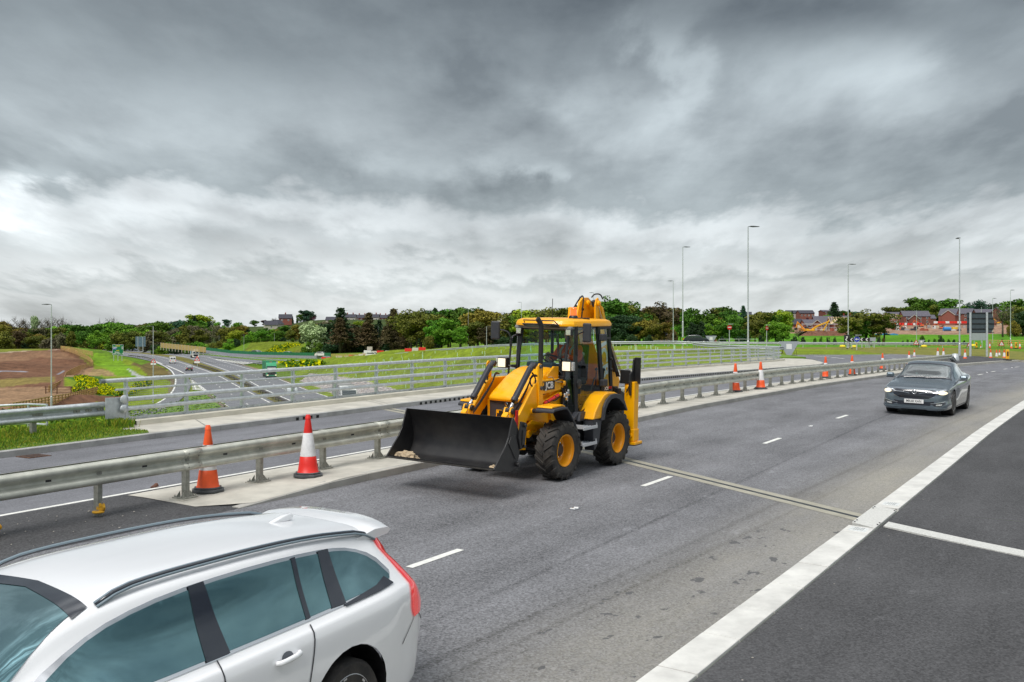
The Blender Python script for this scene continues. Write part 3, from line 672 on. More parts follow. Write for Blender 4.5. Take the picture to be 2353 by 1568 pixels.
# ---- dual carriageway below
def strip(name,Lp,Rp,dz,m,n=160,kind='structure'):
    a=resamp(smooth(Lp,2),n); b=resamp(smooth(Rp,2),n); mb=MB()
    for i in range(n): mb.v+=[(a[i][0],a[i][1],ZM+dz),(b[i][0],b[i][1],ZM+dz)]
    mb.f=[(2*i,2*i+1,2*i+3,2*i+2) for i in range(n-1)]; mb.m=[0]*(n-1)
    o=mb.build(name,m); tag(o,kind=kind); return o
strip('motorway',MAIN_L,MAIN_R,0,M_fine)
strip('slip_road',SLIP_L,SLIP_R,.004,M_fine); strip('slip_road',RS_L,RS_R,.004,M_fine)
# reserve between the carriageways
a=resamp(smooth(LR,2),200);b=resamp(smooth(RL,2),200); A1=a+(b-a)*.22; B1=a+(b-a)*.80
mb=MB()
for i in range(200): mb.v+=[(A1[i][0],A1[i][1],ZM+.02),(B1[i][0],B1[i][1],ZM+.02)]
mb.f=[(2*i,2*i+1,2*i+3,2*i+2) for i in range(199)]; mb.m=[0]*199
tag(mb.build('central_reserve',mat('reserve_weeds',(.24,.21,.015),.95,var=.6,c2=(.06,.06,.02),vs=.9,det=8)),kind='structure')
def line(P,w,dz=.012,name='lane_marking',d=None,m=None,z=ZM,par=None):
    P=resamp(smooth(P,2),max(8,int(len(P)*14))); seg=np.r_[0,np.cumsum(np.hypot(*np.diff(P,axis=0).T))]; tot=seg[-1]; mb=MB()
    rng_=[(0,tot)] if not d else [(k,k+d[0]) for k in np.arange(0,tot-d[0],d[0]+d[1])]
    for a,b in rng_:
        q=np.linspace(a,b,max(2,int((b-a)/6)+1)); X=np.interp(q,seg,P[:,0]);Y=np.interp(q,seg,P[:,1]); base=len(mb.v)
        for i in range(len(q)):
            j=min(i+1,len(q)-1);k=max(i-1,0); dx,dy=X[j]-X[k],Y[j]-Y[k]; l=math.hypot(dx,dy) or 1; nx,ny=-dy/l*w/2,dx/l*w/2
            mb.v+=[(X[i]+nx,Y[i]+ny,z+dz),(X[i]-nx,Y[i]-ny,z+dz)]
        for i in range(len(q)-1): mb.f.append((base+2*i,base+2*i+1,base+2*i+3,base+2*i+2)); mb.m.append(0)
    o=mb.build(name,m or M_mark,par); 
    if par is None: tag(o,kind='structure')
    return o
line(LR,.28); line(RL,.28)
def mix(A_,B_,f,n=120):
    a=resamp(smooth(A_,2),n);b=resamp(smooth(B_,2),n); return [tuple(p) for p in a+(b-a)*f]
# lane lines follow the neighbouring edge line at a fixed offset
def offset(P,o):
    P=resamp(P,len(P)*6); out=[]
    for i in range(len(P)):
        d=P[min(i+1,len(P)-1)]-P[max(i-1,0)]; d=d/np.hypot(*d); out.append((P[i][0]-d[1]*o,P[i][1]+d[0]*o))
    return out
line(offset(LR,-3.6),.18,d=(2.5,6)); line(offset(LR,-7.3),.24); line(offset(RL,3.6),.18,d=(2.5,6)); line(offset(RL,7.3),.24)
line(mw([(357,832),(390,847),(403.5,865),(404,881.7),(397,902),(370,924),(330,940)]),.3)
line(mw([(359,832),(397,845),(434,862.5),(445,880),(450,895)]),.24)
line(mw([(438,872),(462,888),(484,906.4),(533.6,942)]),.28)
# hatched nose
A_=np.array(mw([(437,872),(443,898)])); B_=np.array(mw([(447,876),(476,898)])); mb=MB()
for i in range(9):
    f=i/9; p=A_[0]+(A_[1]-A_[0])*f; q=B_[0]+(B_[1]-B_[0])*min(1,f+.06); p2=A_[0]+(A_[1]-A_[0])*(f+.05); q2=B_[0]+(B_[1]-B_[0])*min(1,f+.11)
    mb.add([(p[0],p[1],ZM+.014),(q[0],q[1],ZM+.014),(q2[0],q2[1],ZM+.014),(p2[0],p2[1],ZM+.014)],[(0,1,2,3)])
tag(mb.build('hatching',M_mark),kind='structure')
A_=np.array(mw([(494,826.5),(562,838.5)])); B_=np.array(mw([(500,825.5),(586,834.5)])); mb=MB()
for i in range(12):
    f=i/12; p=A_[0]+(A_[1]-A_[0])*f; q=B_[0]+(B_[1]-B_[0])*f; p2=A_[0]+(A_[1]-A_[0])*(f+.045); q2=B_[0]+(B_[1]-B_[0])*(f+.045)
    mb.add([(p[0],p[1],ZM+.014),(q[0],q[1],ZM+.014),(q2[0],q2[1],ZM+.014),(p2[0],p2[1],ZM+.014)],[(0,1,2,3)])
tag(mb.build('hatching',M_mark),kind='structure')
# green triangle between slip and main carriageway
def flat(name,pxs,z,m,thick=0,kind='structure'):
    P=[onz(x,y,z) for x,y in pxs]; n=len(P); mb=MB(); mb.v=list(P); mb.f=[tuple(range(n))]; mb.m=[0]
    if thick: mb.v+=[(x,y,w-thick) for x,y,w in P]; mb.f+=[(i,(i+1)%n,n+(i+1)%n,n+i) for i in range(n)]; mb.m+=[0]*n
    o=mb.build(name,m); tag(o,kind=kind); return o
m_bright=mat('mown_grass',(.10,.22,.012),.95,var=.35,c2=(.15,.24,.02),vs=.8,det=9,bump=.5,bs=3)
flat('grass_island',[(449,897),(472,904),(530,946),(545,965),(505,1010),(300,1010),(240,985),(330,960),(385,940),(420,921),(438,903)],ZM+.05,m_bright)
flat('gravel_margin',[(470,904),(484,907),(534,942),(565,972),(540,972),(505,932)],ZM+.07,mat('brown_gravel_margin',(.19,.15,.11),.95,var=.3,vs=2))
# stream in the ditch by the slip road
def ribbon(name,pts,w,z_or,m,kind=None,lift=.05,label=None,cat=None,n=40):
    P=[ghit(*p) for p in pts]; Q=resamp(smooth([(p.x,p.y) for p in P],2),n); mb=MB()
    for i in range(n):
        d=Q[min(i+1,n-1)]-Q[max(i-1,0)]; d=d/np.hypot(*d); ww=(w if not isinstance(w,(list,tuple)) else np.interp(i/(n-1),np.linspace(0,1,len(w)),w))/2
        a=Q[i]+np.array((-d[1],d[0]))*ww; b=Q[i]-np.array((-d[1],d[0]))*ww; zz=max(gz(*a),gz(*b),gz(*Q[i]))+lift
        mb.v+=[(a[0],a[1],zz),(b[0],b[1],zz)]
    mb.f=[(2*i,2*i+1,2*i+3,2*i+2) for i in range(n-1)]; mb.m=[0]*(n-1)
    o=mb.build(name,m); tag(o,label,cat,kind=kind or 'structure'); return o
# roundabout: central island and its far road edge
ISL=[(1787,806),(1800,802.3),(1826,800.4),(1900,799.6),(2010,799.6),(2120,800.2),(2190,802),(2270,806),(2380,813),(2480,822),(2400,833),(2353,831.5),(2256,825.5),(2174,820.5),(2063,816.8),(1960,813),(1896,810),(1830,807.2)]
isl_pts=smooth([onz(x,y,.22)[:2] for x,y in ISL]+[onz(*ISL[0],.22)[:2]],1)
mb=MB(); P=[(x,y,.22+.18) for x,y in isl_pts]; n=len(P); cx=sum(p[0] for p in P)/n; cy=sum(p[1] for p in P)/n
def wob(x,y): return .12*math.sin(x*.35)*math.cos(y*.27)
rings=[1,.9,.7,.45,.2]; mb.v=[(cx+(p[0]-cx)*r,cy+(p[1]-cy)*r,.36+(1-r)*.35+(wob(*p[:2])*(1-r))) for r in rings for p in P]
mb.f=[(r*n+i,r*n+(i+1)%n,(r+1)*n+(i+1)%n,(r+1)*n+i) for r in range(len(rings)-1) for i in range(n)]+[tuple((len(rings)-1)*n+i for i in range(n))]; mb.m=[0]*len(mb.f)
tag(mb.build('island_grass',mat('scrubby_island_grass',(.22,.20,.018),.95,c2=(.10,.12,.012),vs=1.4,det=9,bump=.7,bs=4)),kind='structure')
mb=MB(); mb.sweep([(0,-.2),(0,.12),(.25,.14),(.25,-.2)],[(x,y,.22) for x,y in isl_pts]); tag(mb.build('kerb',m_con),kind='structure')
# splitter island at the end of the central barrier
sp=[onroad(x,y) for x,y in ((2150,826.5),(2190,820.5),(2240,822),(2310,826),(2340,828.5),(2350,831),(2290,834),(2245,837.5),(2205,841),(2170,842),(2140,842))]
st_poly('median_asphalt',sp,.14,M_path,thick=.3)
P=[Vector(W2(s,t,.0)) for s,t in [onroad(x,y) for x,y in ((2350,831.3),(2290,834.4),(2245,838),(2205,841.6),(2160,846.6),(2120,851.5))]]
mb=MB(); mb.sweep([(-.1,-.1),(-.1,.15),(.2,.15),(.2,-.1)],P); tag(mb.build('kerb',m_con),kind='structure')
# give way lines on the roundabout entry
for a,b in (((1781,817),(1850,818)),((1870,818.5),(1905,821)),((1910,821.5),(1940,825)),((1830,814),(1930,817.5)),((2050,824),(2100,829))): dash_px(a,b,.18)
# corner footway and its grass
st_poly('pavement',[onroad(x,y,.13) for x,y in ((1776,826),(1850,825),(1868,827),(1882,831),(1868,836),(1820,840),(1781,843),(1740,836))],.135,M_slabs,thick=.2)
st_poly('grass_verge',[onroad(x,y) for x,y in ((1776,825.2),(1760,812),(1790,817),(1830,822),(1852,824.8))],.15,m_bright,thick=.2)
# ================================================================ BARRIERS
def wprof(side,z0,off,dep=.085,h=.31):
    # W-beam section, facing +side
    P=[(0,0),(.35,.02),(.85,.07),(1,.14),(1,.24),(.8,.31),(.25,.40),(.05,.46),(.05,.54),(.25,.60),(.8,.69),(1,.76),(1,.86),(.85,.93),(.35,.98),(0,1)]
    return [(side*(off+dep*a),z0+h*b) for a,b in P]
BT=8.45
bar_root=empty('central_safety_barrier',W2(3,BT)); tag(bar_root,'long galvanised double sided steel crash barrier with bolted rails along the median slab','crash barrier')
inv=bar_root.matrix_world.copy(); bar_root.matrix_world=Matrix.Translation(W2(3,BT)); _o=Vector(W2(3,BT))
def rel(p,o=_o): return Vector(p)-o
S_=np.arange(-4.0,74.0,.4)
for side,nm in((1,'front_rail'),(-1,'rear_rail')):
    mb=MB(); path=[rel(W2(s,BT)) for s in S_]; mb.sweep(wprof(side,.425,.055),path)
    o=mb.build(nm,m_galv2,bar_root,smooth=True,solid=.004,fix=False)
    # lap splices and bolts
    k=0
    for s in np.arange(2.2-4.35*2,72,4.35):
        mb=MB(); mb.sweep(wprof(side,.424,.0565,.0865,.312),[rel(W2(s-.03+i*.16,BT)) for i in range(3)]); 
        q=mb.build('splice_plate',m_galv2,bar_root,smooth=True,solid=.004,fix=False)
        if side==1 and s<45:
            mb=MB()
            for ds_ in(.04,.24):
                for hz in(.48,.53,.63,.68):
                    x,y,z=rel(W2(s+ds_,BT)); c=Vector((x,y,z+hz))+Vector((-NX,-NY,0))*(.055+.087*(1 if hz in(.48,.68) else .72)+.003); mb.lathe([(.014,-.004),(.012,.006),(0,.007)],c,(-NX,-NY,0),8)
            mb.split_build('splice_bolt',m_galvd,q)
mb=MB()
for s in np.arange(2.27-1.45*4,30,1.45):
    c=Vector(rel(W2(s,BT)))+Vector((0,0,.58))+Vector((-NX,-NY,0))*.068; mb.box(c,(.07,.012,.035),Matrix.Rotation(math.atan2(UY,UX),3,'Z')); mb.lathe([(.014,0),(.012,.014),(0,.016)],c,(-NX,-NY,0),8)
mb.split_build('rail_bolt',m_galvd,bar_root)
mb=MB()
for s in np.arange(2.27-1.45*4+.72,30,1.45):
    c=Vector(rel(W2(s,BT)))+Vector((0,0,.58))+Vector((-NX,-NY,0))*.062; mb.box(c,(.08,.004,.028),Matrix.Rotation(math.atan2(UY,UX),3,'Z'))
mb.split_build('slot',m_blk,bar_root)
RZ=Matrix.Rotation(math.atan2(UY,UX),3,'Z')
def post_mesh(plate):
    mb=MB(); 
    mb.box((0,0,.315),(.010,.10,.665)); mb.box((.032,.046,.315),(.055,.008,.665)); mb.box((.032,-.046,.315),(.055,.008,.665)); mb.box((.03,0,.660),(.085,.11,.008))
    if plate:
        mb.box((.02,0,.010),(.27,.25,.02)); mb.box((.02,0,-.005),(.32,.30,.012),mi=1)
        for a in(-.05,.05):
            mb.prism([(-.11,.02),(-.03,.02),(-.03,.11)],a-.004,a+.004); mb.prism([(.15,.02),(.065,.02),(.065,.11)],a-.004,a+.004)
        for a in(-.09,.13):
            for b in(-.09,.09): mb.lathe([(.014,.02),(.014,.035),(.008,.036),(.008,.055),(0,.055)],(a,b,0),seg=6)
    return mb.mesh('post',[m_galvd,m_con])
pm=post_mesh(True); pm2=post_mesh(False)
foam=mat('expanding_foam',(.62,.33,.02),.8,var=.2,vs=20,bump=.5,bs=25)
i=0
for s in np.arange(2.27-1.45*4,73,1.45):
    onslab=s>2; dz=float(slabz(s,BT))+.006 if onslab else .01
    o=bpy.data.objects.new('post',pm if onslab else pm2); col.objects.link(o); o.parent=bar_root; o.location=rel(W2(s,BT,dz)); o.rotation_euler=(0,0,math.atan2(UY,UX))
    if not onslab and s>-1.5:
        bm=bmesh.new(); bmesh.ops.create_icosphere(bm,subdivisions=3,radius=.06)
        for v in bm.verts: v.co*=1+.25*math.sin(v.co.x*70+s)*math.cos(v.co.z*60); v.co.z*=1.15
        me_=bpy.data.meshes.new('foam'); bm.to_mesh(me_); bm.free(); me_.materials.append(foam)
        for p in me_.polygons: p.use_smooth=True
        f=bpy.data.objects.new('foam_lump',me_); col.objects.link(f); f.parent=o; f.location=(.05,-.03,.10)
        mb=MB(); mb.lathe([(.075,-.012),(.08,0),(.075,.012),(0,.014)],(.01,-.03,.05),seg=14); mb.build('yellow_cap',foam,o,smooth=True)
# sloped end terminal
e0=74.0-.2; mb=MB(); path=[rel(W2(e0+k*.5,BT)) +Vector((0,0,-.52*(k/5)**1.3)) for k in range(6)]; mb.sweep(wprof(1,.37,.055),path); mb.sweep(wprof(-1,.37,.055),path); mb.build('end_ramp',m_galv,bar_root,solid=.004,fix=False)
mb=MB(); c=rel(W2(76.0,BT)); mb.lathe([(.28,0),(.30,.3),(.22,.75),(.0,.78)],c,seg=14); mb.build('end_cap',m_galv,bar_root,smooth=True)
# ---- W beam guard rail on the verge with thick posts, joined to the parapet
def guard_rail(label,P,h=.62,post=2.0,side=1,big=False,posth=None,group=None,mat_=None,cat='crash barrier',name='guard_rail',dep=.08,hh=.31,two=False,off=.04):
    # P: list of 3D points
    P=[Vector(p) for p in P]; root=empty(name,P[0]); tag(root,label,cat,group); Q=[p-P[0] for p in P]
    mb=MB(); mb.sweep(wprof(side,h-hh,off,dep,hh),Q)
    if two: mb.sweep(wprof(-side,h-hh,off,dep,hh),Q)
    mb.build('rail',mat_ or m_galv,root,smooth=True,solid=.006 if big else .012,fix=False)
    d=np.r_[0,np.cumsum([(b-a).length for a,b in zip(Q,Q[1:])])]; n=int(d[-1]/post); 
    mb=MB(); w=.12 if big else .10
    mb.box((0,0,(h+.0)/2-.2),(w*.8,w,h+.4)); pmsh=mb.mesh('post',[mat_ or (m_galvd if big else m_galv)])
    for k in range(min(n+1,99)):
        t=k*post; p=Vector([np.interp(t,d,[q[i] for q in Q]) for i in range(3)]); j=min(int(np.searchsorted(d,t)),len(Q)-1) or 1; dd=Q[j]-Q[j-1]
        o=bpy.data.objects.new('post',pmsh); col.objects.link(o); o.parent=root; o.location=p; o.rotation_euler=(0,0,math.atan2(dd.y,dd.x))
    return root
P=[W2(s,18.05+(s-8.6)*.0,.12) for s in np.arange(-14,8.7,.6)]
P=[]
for (px,py) in ((-60,1015),(0,1008.5),(275,976.5)): pass
gr_l=guard_rail('W shaped steel crash barrier on thick posts in the grass verge before the parapet',[W2(s,17.3-.03*(s-4),.10) for s in np.arange(-12,7.4,.6)],h=.62,post=1.75,big=True,dep=.09,hh=.33)
def bolt_plates(root,P0):
    mb=MB()
    for s in (6.5,6.8,7.1,5.6,4.15,2.1,.05):
        c=Vector(W2(s,17.3-.03*(s-4),.10))-P0+Vector((0,0,.455))+Vector((-NX,-NY,0))*.055; mb.box(c,(.16,.02,.06),RZ); mb.lathe([(.02,0),(.018,.03),(0,.03)],c,(-NX,-NY,0),6)
    mb.split_build('clamp_bolt',m_galvd,root)
bolt_plates(gr_l,Vector(W2(-12,17.3+.48,.10)))
# ---- bridge parapet
PS=[7.75,9.52,11.36,13.24,15.0,16.87,18.67,20.59]+list(np.arange(22.7,68.6,2.28))
def par_pt(s): return Vector(W2(s,par_t(s),.25))
pr=empty('bridge_parapet',par_pt(7.75)); tag(pr,'galvanised tubular bridge parapet with four rails and fine wire mesh','parapet'); PO=par_pt(7.75)
endc=[par_pt(68.5)+Vector((a,b,0)) for a,b in((1.0,2.0),(1.3,3.6),(.9,5.2),(-.4,6.6))]
SP=list(np.arange(7.75,68.7,1.0)); path=[par_pt(s)-PO for s in SP]+[p-PO for p in endc]; path=[Vector(p) for p in smooth([tuple(p) for p in path],1)]
def sidev(i,P):
    d=P[min(i+1,len(P)-1)]-P[max(i-1,0)]; d.z=0; d.normalize(); return Vector((d.y,-d.x,0))
d0=(path[1]-path[0]).normalized()
for nm,z,r,off,ex in(('top_rail',.955,.052,.02,.55),('upper_rail',.735,.028,.05,.30),('middle_rail',.50,.056,.085,.0),('lower_rail',.275,.052,.085,.0)):
    Q=[p+sidev(i,path)*off+Vector((0,0,z)) for i,p in enumerate(path)]; Q=[Q[0]-d0*(ex+.02)]+Q
    mb=MB(); mb.tube(Q,r,10); o=mb.build(nm,m_galv,pr,auto=50)
    mb=MB(); 
    for i in range(3,len(Q)-1,7): mb.tube([Q[i],Q[i]+(Q[i+1]-Q[i]).normalized()*.18],r+.006,10)
    mb.split_build('sleeve_joint',m_galv,o,auto=50)
mb=MB(); mb.lathe([(.053,0),(.053,.1),(.0,.1)],path[0]+sidev(0,path)*.02+Vector((0,0,.955))-d0*.60,-d0,12); mb.build('end_cap',mat('dark_galvanised_cap',(.18,.20,.21),.5,.4),pr,auto=50)
mb=MB()
for z in (.50,.275):
    c=path[0]+sidev(0,path)*.10+Vector((0,0,z)); mb.lathe([(0,-.02),(.10,-.015),(.11,.0),(.10,.02),(0,.03)],c-d0*.12,sidev(0,path),16)
for v in range(len(mb.v)):
    pass
mb.split_build('flattened_rail_end',m_galv,pr,smooth=True)
mb=MB(); mb.box(path[0]-d0*.28+sidev(0,path)*.03+Vector((0,0,.31)),(.60,.012,.50),RZ); mb.build('connector_plate',m_galv,pr,bevel=.01)
mb=MB(); mb.prism([(-.035,0),(.035,0),(.022,.98),(-.022,.98)],-.05,.05,'xz'); mb.box((0,0,.012),(.26,.24,.02)); mb.cur=1
for a in(-.09,.09):
    for b in(-.08,.08): mb.lathe([(.016,.02),(.016,.04),(0,.042)],(a,b,0),seg=6)
mb.cur=0
for z in(.50,.275,.735): mb.box((0,-.055,z),(.11,.03,.12))
ppm=mb.mesh('post',[m_galv,m_galvd])
for s in PS:
    p=par_pt(s)-PO; q=par_pt(s+.5)-PO; o=bpy.data.objects.new('post',ppm); col.objects.link(o); o.parent=pr; o.location=p; o.rotation_euler=(0,0,math.atan2(q.y-p.y,q.x-p.x))
for e,k in((endc[1],0),(endc[2],1)):
    o=bpy.data.objects.new('post',ppm); col.objects.link(o); o.parent=pr; o.location=e-PO; o.rotation_euler=(0,0,1.7)
m_wire=mat('mesh_wire',(.40,.43,.45),.5,.3)
mb=MB()
for z in np.arange(.07,.93,.0525):
    Q=[p+sidev(i,path)*.028+Vector((0,0,z)) for i,p in enumerate(path)]; mb.tube(Q,.0032,3,caps=False)
dd=np.r_[0,np.cumsum([(b-a).length for a,b in zip(path,path[1:])])]
for t in np.concatenate([np.arange(.05,18,.055),np.arange(18,dd[-1],.16)]):
    i=min(int(np.searchsorted(dd,t)),len(path)-1) or 1; f=(t-dd[i-1])/(dd[i]-dd[i-1]+1e-9); p=path[i-1].lerp(path[i],f)+sidev(i,path)*.031; w=.0018 if t<18 else .003
    mb.add([p+Vector((-w*UX,-w*UY,.05)),p+Vector((w*UX,w*UY,.05)),p+Vector((w*UX,w*UY,.94)),p+Vector((-w*UX,-w*UY,.94))],[(0,1,2,3)])
mb.build('wire_mesh',m_wire,pr,fix=False)
mb=MB(); mb.sweep([(.02,.0),(.02,.065),(.035,.065),(.035,.0)],path,closed=True); mb.build('toe_strip',m_galv,pr)
mb=MB(); mb.sweep([(.42,-.16),(.40,.0),(-.22,.0),(-.22,-.9)],[p for p in path]); o=mb.build('parapet_plinth',mat('plinth_concrete',(.56,.535,.45),.85,var=.16,vs=1.1,det=9,bump=.1,bs=40,stretch=(1,1,4))); o.location=PO; tag(o,'long low concrete upstand carrying the bridge parapet posts','concrete plinth')
# ---- small tubular handrail on the slope, lower left
def pipe_rail(label,P,h=1.0,name='handrail',r=.03,rails=(1.0,.5),cat='handrail',group=None,posts=None):
    P=[Vector(p) for p in P]; root=empty(name,P[0]); tag(root,label,cat,group)
    for z in rails:
        mb=MB(); mb.tube([p-P[0]+Vector((0,0,h*z)) for p in P],r,8); mb.build('rail',m_galv,root,auto=60)
    for p in P:
        mb=MB(); mb.tube([p-P[0]+Vector((0,0,-.4)),p-P[0]+Vector((0,0,h))],r,8); mb.build('post',m_galv,root,auto=60)
    return root
base=[atd(-60,1024,25),atd(65,1017,25.3),atd(108,1022,24.4)]
pipe_rail('low tubular steel handrail on the slope behind the left crash barrier',base,h=.97,rails=(1.0,.5))
# ================================================================ CONES
def make_cone(kind):
    root=empty('traffic_cone'); a=m_orange if kind=='o' else m_orred
    mb=MB(); r=.25; P=[]
    oc=[(r*1.0*math.cos(t),r*1.0*math.sin(t)) for t in [math.pi/8+k*math.pi/4 for k in range(8)]]
    mb.prism(oc,0,.045,'xy'); mb.prism([(x*.86,y*.86) for x,y in oc],.045,.075,'xy'); mb.build('base',mat('cone_rubber_base',(.07,.075,.08),.7,var=.3,vs=6),root,bevel=.012)
    def R_(h): return .165-(h-.075)*(.165-.035)/.90
    mb=MB(); mb.lathe([(.185,.06),(.175,.078)]+[(R_(h),h) for h in(.09,.2,.33)]+[(R_(.33)-.004,.334)],seg=24); mb.build('lower_cone',a,root,auto=40)
    mb=MB(); mb.lathe([(R_(.33)+.001,.33),(R_(.335)+.002,.335),(R_(.70)+.002,.70),(R_(.705)+.001,.705)],seg=24); mb.build('reflective_sleeve',m_conew,root,auto=40)
    mb=MB(); mb.lathe([(R_(.705)-.003,.70),(R_(.71),.706),(R_(.93),.93),(R_(.93)+.008,.935),(.036,.985),(.030,1.0),(.0,1.0)],seg=24); mb.build('top_cone',a,root,auto=40)
    return root
cone_o=make_cone('o'); cone_r=make_cone('r'); index_kids()
used={}
def place_cone(src,loc,label,rz=0,sc=1,group='traffic cones around the carriageways',tilt=0):
    o=src if src.name not in used else copy_tree(src); used[src.name]=1
    o.location=loc; o.rotation_euler=(tilt,0,rz); o.scale=(sc,)*3; tag(o,label,'traffic cone',group); return o
def cone_px(src,px,py,label,sc=1,dz=0,slab=True,rz=0):
    s,t=onroad(px,py); return place_cone(src,W2(s,t,dz),label,rz,sc)
place_cone(cone_o,W2(2.8,8.55,float(slabz(2.8,8.55))+.003),'orange cone behind the rail at the start of the median slab',.3)
place_cone(cone_r,W2(4.42,8.05,float(slabz(4.4,8.05))+.003),'dark red cone with scuffed white sleeve in front of the rail left of the bucket',.2)
for px,py,l,sc,src in((1748,894,'orange cone in front of the rail just right of the digger',1,cone_o),(1690,900,'orange cone half hidden behind the rail just right of the digger',1,cone_o),(1958,861,'orange cone in front of the rail midway to the grey hatchback',1,cone_o),(1897,866,'orange cone half hidden behind the rail midway to the grey hatchback',1,cone_o),(2028,846,'slim orange cone behind the rail above the hatchback door mirror',1,cone_o)):
    s,t=onroad(px,py+2,.05); place_cone(src,W2(s,t,float(slabz(s,t))+.003),l,random.uniform(0,1))
def cone_at(px,topy,boty,label,src=cone_o,H=1.0):
    d=F*H/(boty-topy); d=max(40,d); p=atd(px,boty,d); return place_cone(src,p,label,random.uniform(0,1),H)
for px,ty,by,l in ((2089,807,838,'cone behind the rail over the hatchback roof, left of two'),(2101,803.5,826,'short looking cone on the roundabout side above the hatchback roof'),(2155,799.5,826,'cone standing at the far end of the central barrier'),(2168,800,826,'cone tucked behind the barrier end terminal'),
    (2217.5,803,829.5,'cone between the lamp post base and the signboard leg'),(2276.5,803,828,'cone right of the signboard leg, leftmost of the close cluster'),(2290,804,828,'second cone of the cluster right of the signboard'),(2296.5,804,827,'cone at the back of the cluster right of the signboard'),(2307.5,803,828,'cone at the front right of the cluster beside the signboard'),
    (2253.5,792.5,807,'lone cone on the far side of the roundabout'),(2324,785.5,801.5,'cone at the far works entry beside the timber fence'),(2343.5,786,802,'cone near the right picture edge at the far works entry'),(2274.5,786,801,'cone behind the right signboard leg in front of the far rail')):
    cone_at(px,ty,by,l)
# ================================================================ LAMP POSTS
def make_lamp(h,arm=1.0,double=False):
    root=empty('street_lamp')
    mb=MB(); mb.tube([(0,0,-.5),(0,0,1.6)],.115,12); mb.tube([(0,0,1.6),(0,0,1.68)],[.115,.075],12,caps=False); mb.tube([(0,0,1.66),(0,0,h)],[.075,.045],12); mb.build('column',m_galv,root,auto=40)
    for sg in ((1,-1) if double else (1,)):
        mb=MB(); mb.tube([(0,0,h-.02),(sg*.25,0,h+.03)],.03,8); mb.prism([(sg*.2,h-.01),(sg*.5,h-.05),(sg*1.05,h-.01),(sg*1.05,h+.03),(sg*.5,h+.07),(sg*.2,h+.06)],-.13,.13); mb.build('lantern',mat('dark_grey_lantern',(.06,.065,.075),.5),root,bevel=.01)
    mb=MB(); mb.box((0,-.118,.7),(.11,.01,.5)); mb.build('access_door',m_galv,root)
    return root
lamps={12:make_lamp(12.0),10:make_lamp(10.0)}; lamp2=make_lamp(8,double=True); index_kids(); lused={}
def lamp(px,ty,label,h=12,d=None,by=None,rz=0,src=None,z=None):
    src=src or lamps[h]; o=src if src.name not in lused else copy_tree(src); lused[src.name]=1
    if d is None: d=F*h/(by-ty)
    top=CZ+(HY-ty)/F*d; o.location=((px-CX)/F*d,d,top-h); o.rotation_euler=(0,0,rz); tag(o,label,'street lamp','tall galvanised lamp columns'); return o
lamp(118,700,'lamp post standing over the brown field at the far left',d=112,rz=R(180)); lamp(352,750,'lamp post rising beside the red triangle sign by the motorway',by=925.6,rz=R(170))
lamp(1547,646,'shorter of the two close lamp posts right of the digger',by=787,rz=R(180)); lamp(1569,568,'taller of the two close lamp posts right of the digger',d=138,rz=R(8)); lamp(1719,521,'tallest lamp post, just behind the curved parapet end',by=826,rz=R(10))
lamp(1949,608,'lamp post rising behind the chevron board',by=805,rz=R(-20)); lamp(2205,547,'lamp post with black base at the tip of the median, left of the signboard',by=828,rz=R(80)); lamp(2322,667,'lamp post near the right picture edge beyond the works cones',by=796,rz=R(20))
lamp(2281,686,'lamp post showing above the right half of the signboard',d=225,rz=R(20)); lamp(2255,706,'small distant lamp post above the signboard',h=10,d=230,rz=0); lamp(2106,714,'distant lamp post over the building site with a blue sign on it',d=240,rz=R(90))
for px,ty,by,l in ((1198,695,790,'lamp post just above the left end of the cab roof'),(1076,712.5,798,'lamp post in front of the dark trees left of the mirror'),(957,737,808,'lamp post by the light green trees left of the cab'),(890,752,815,'left of two close lamp posts above red barriers'),(869,752.5,812,'right of two close lamp posts above red barriers'),(733,764,826,'lamp post at the right end of the green fence'),(630.5,766.5,822,'lamp post standing in front of the yellow flowered bank')):
    if px==890: ty,by=761,812
    if px==869: ty,by=750,818
    lamp(px,ty,l,by=by,rz=R(180))
for px,ty,by,l in ((560.5,769,818,'lamp post at the left part of the green fence'),(503.5,765,807,'lamp post behind the right end of the timber barrier'),(463,762,800,'lamp post behind the middle of the timber barrier'),(422,760,797,'lamp post behind the left part of the timber barrier'),(385,759,789,'leftmost lamp post behind the timber barrier'),(624.5,765,790,'faint green lamp post against the trees above the bank')):
    lamp(px,ty,l,h=10,by=by,rz=R(180))
lamp(1364,673,'lamp post peeping over the raised digger boom',d=230,rz=R(180))
lamp(1118,790-40,'lamp post half hidden by the left cab mirror',h=10,d=205)
for px,ty,by,l in((1136,770,800,''),):
    pass
def dlamp(px,ty,by,l,h=8):
    o=lamp2 if lamp2.name not in lused else copy_tree(lamp2); lused[lamp2.name]=1; d=F*h/(by-ty); o.location=((px-CX)/F*d,d,CZ+(HY-ty)/F*d-h); tag(o,l,'street lamp','twin headed short lamp columns')
dlamp(757,779,806,'short twin headed lamp above the left end of the construction barriers'); dlamp(931,772,800,'short twin headed lamp against the brown conifers')
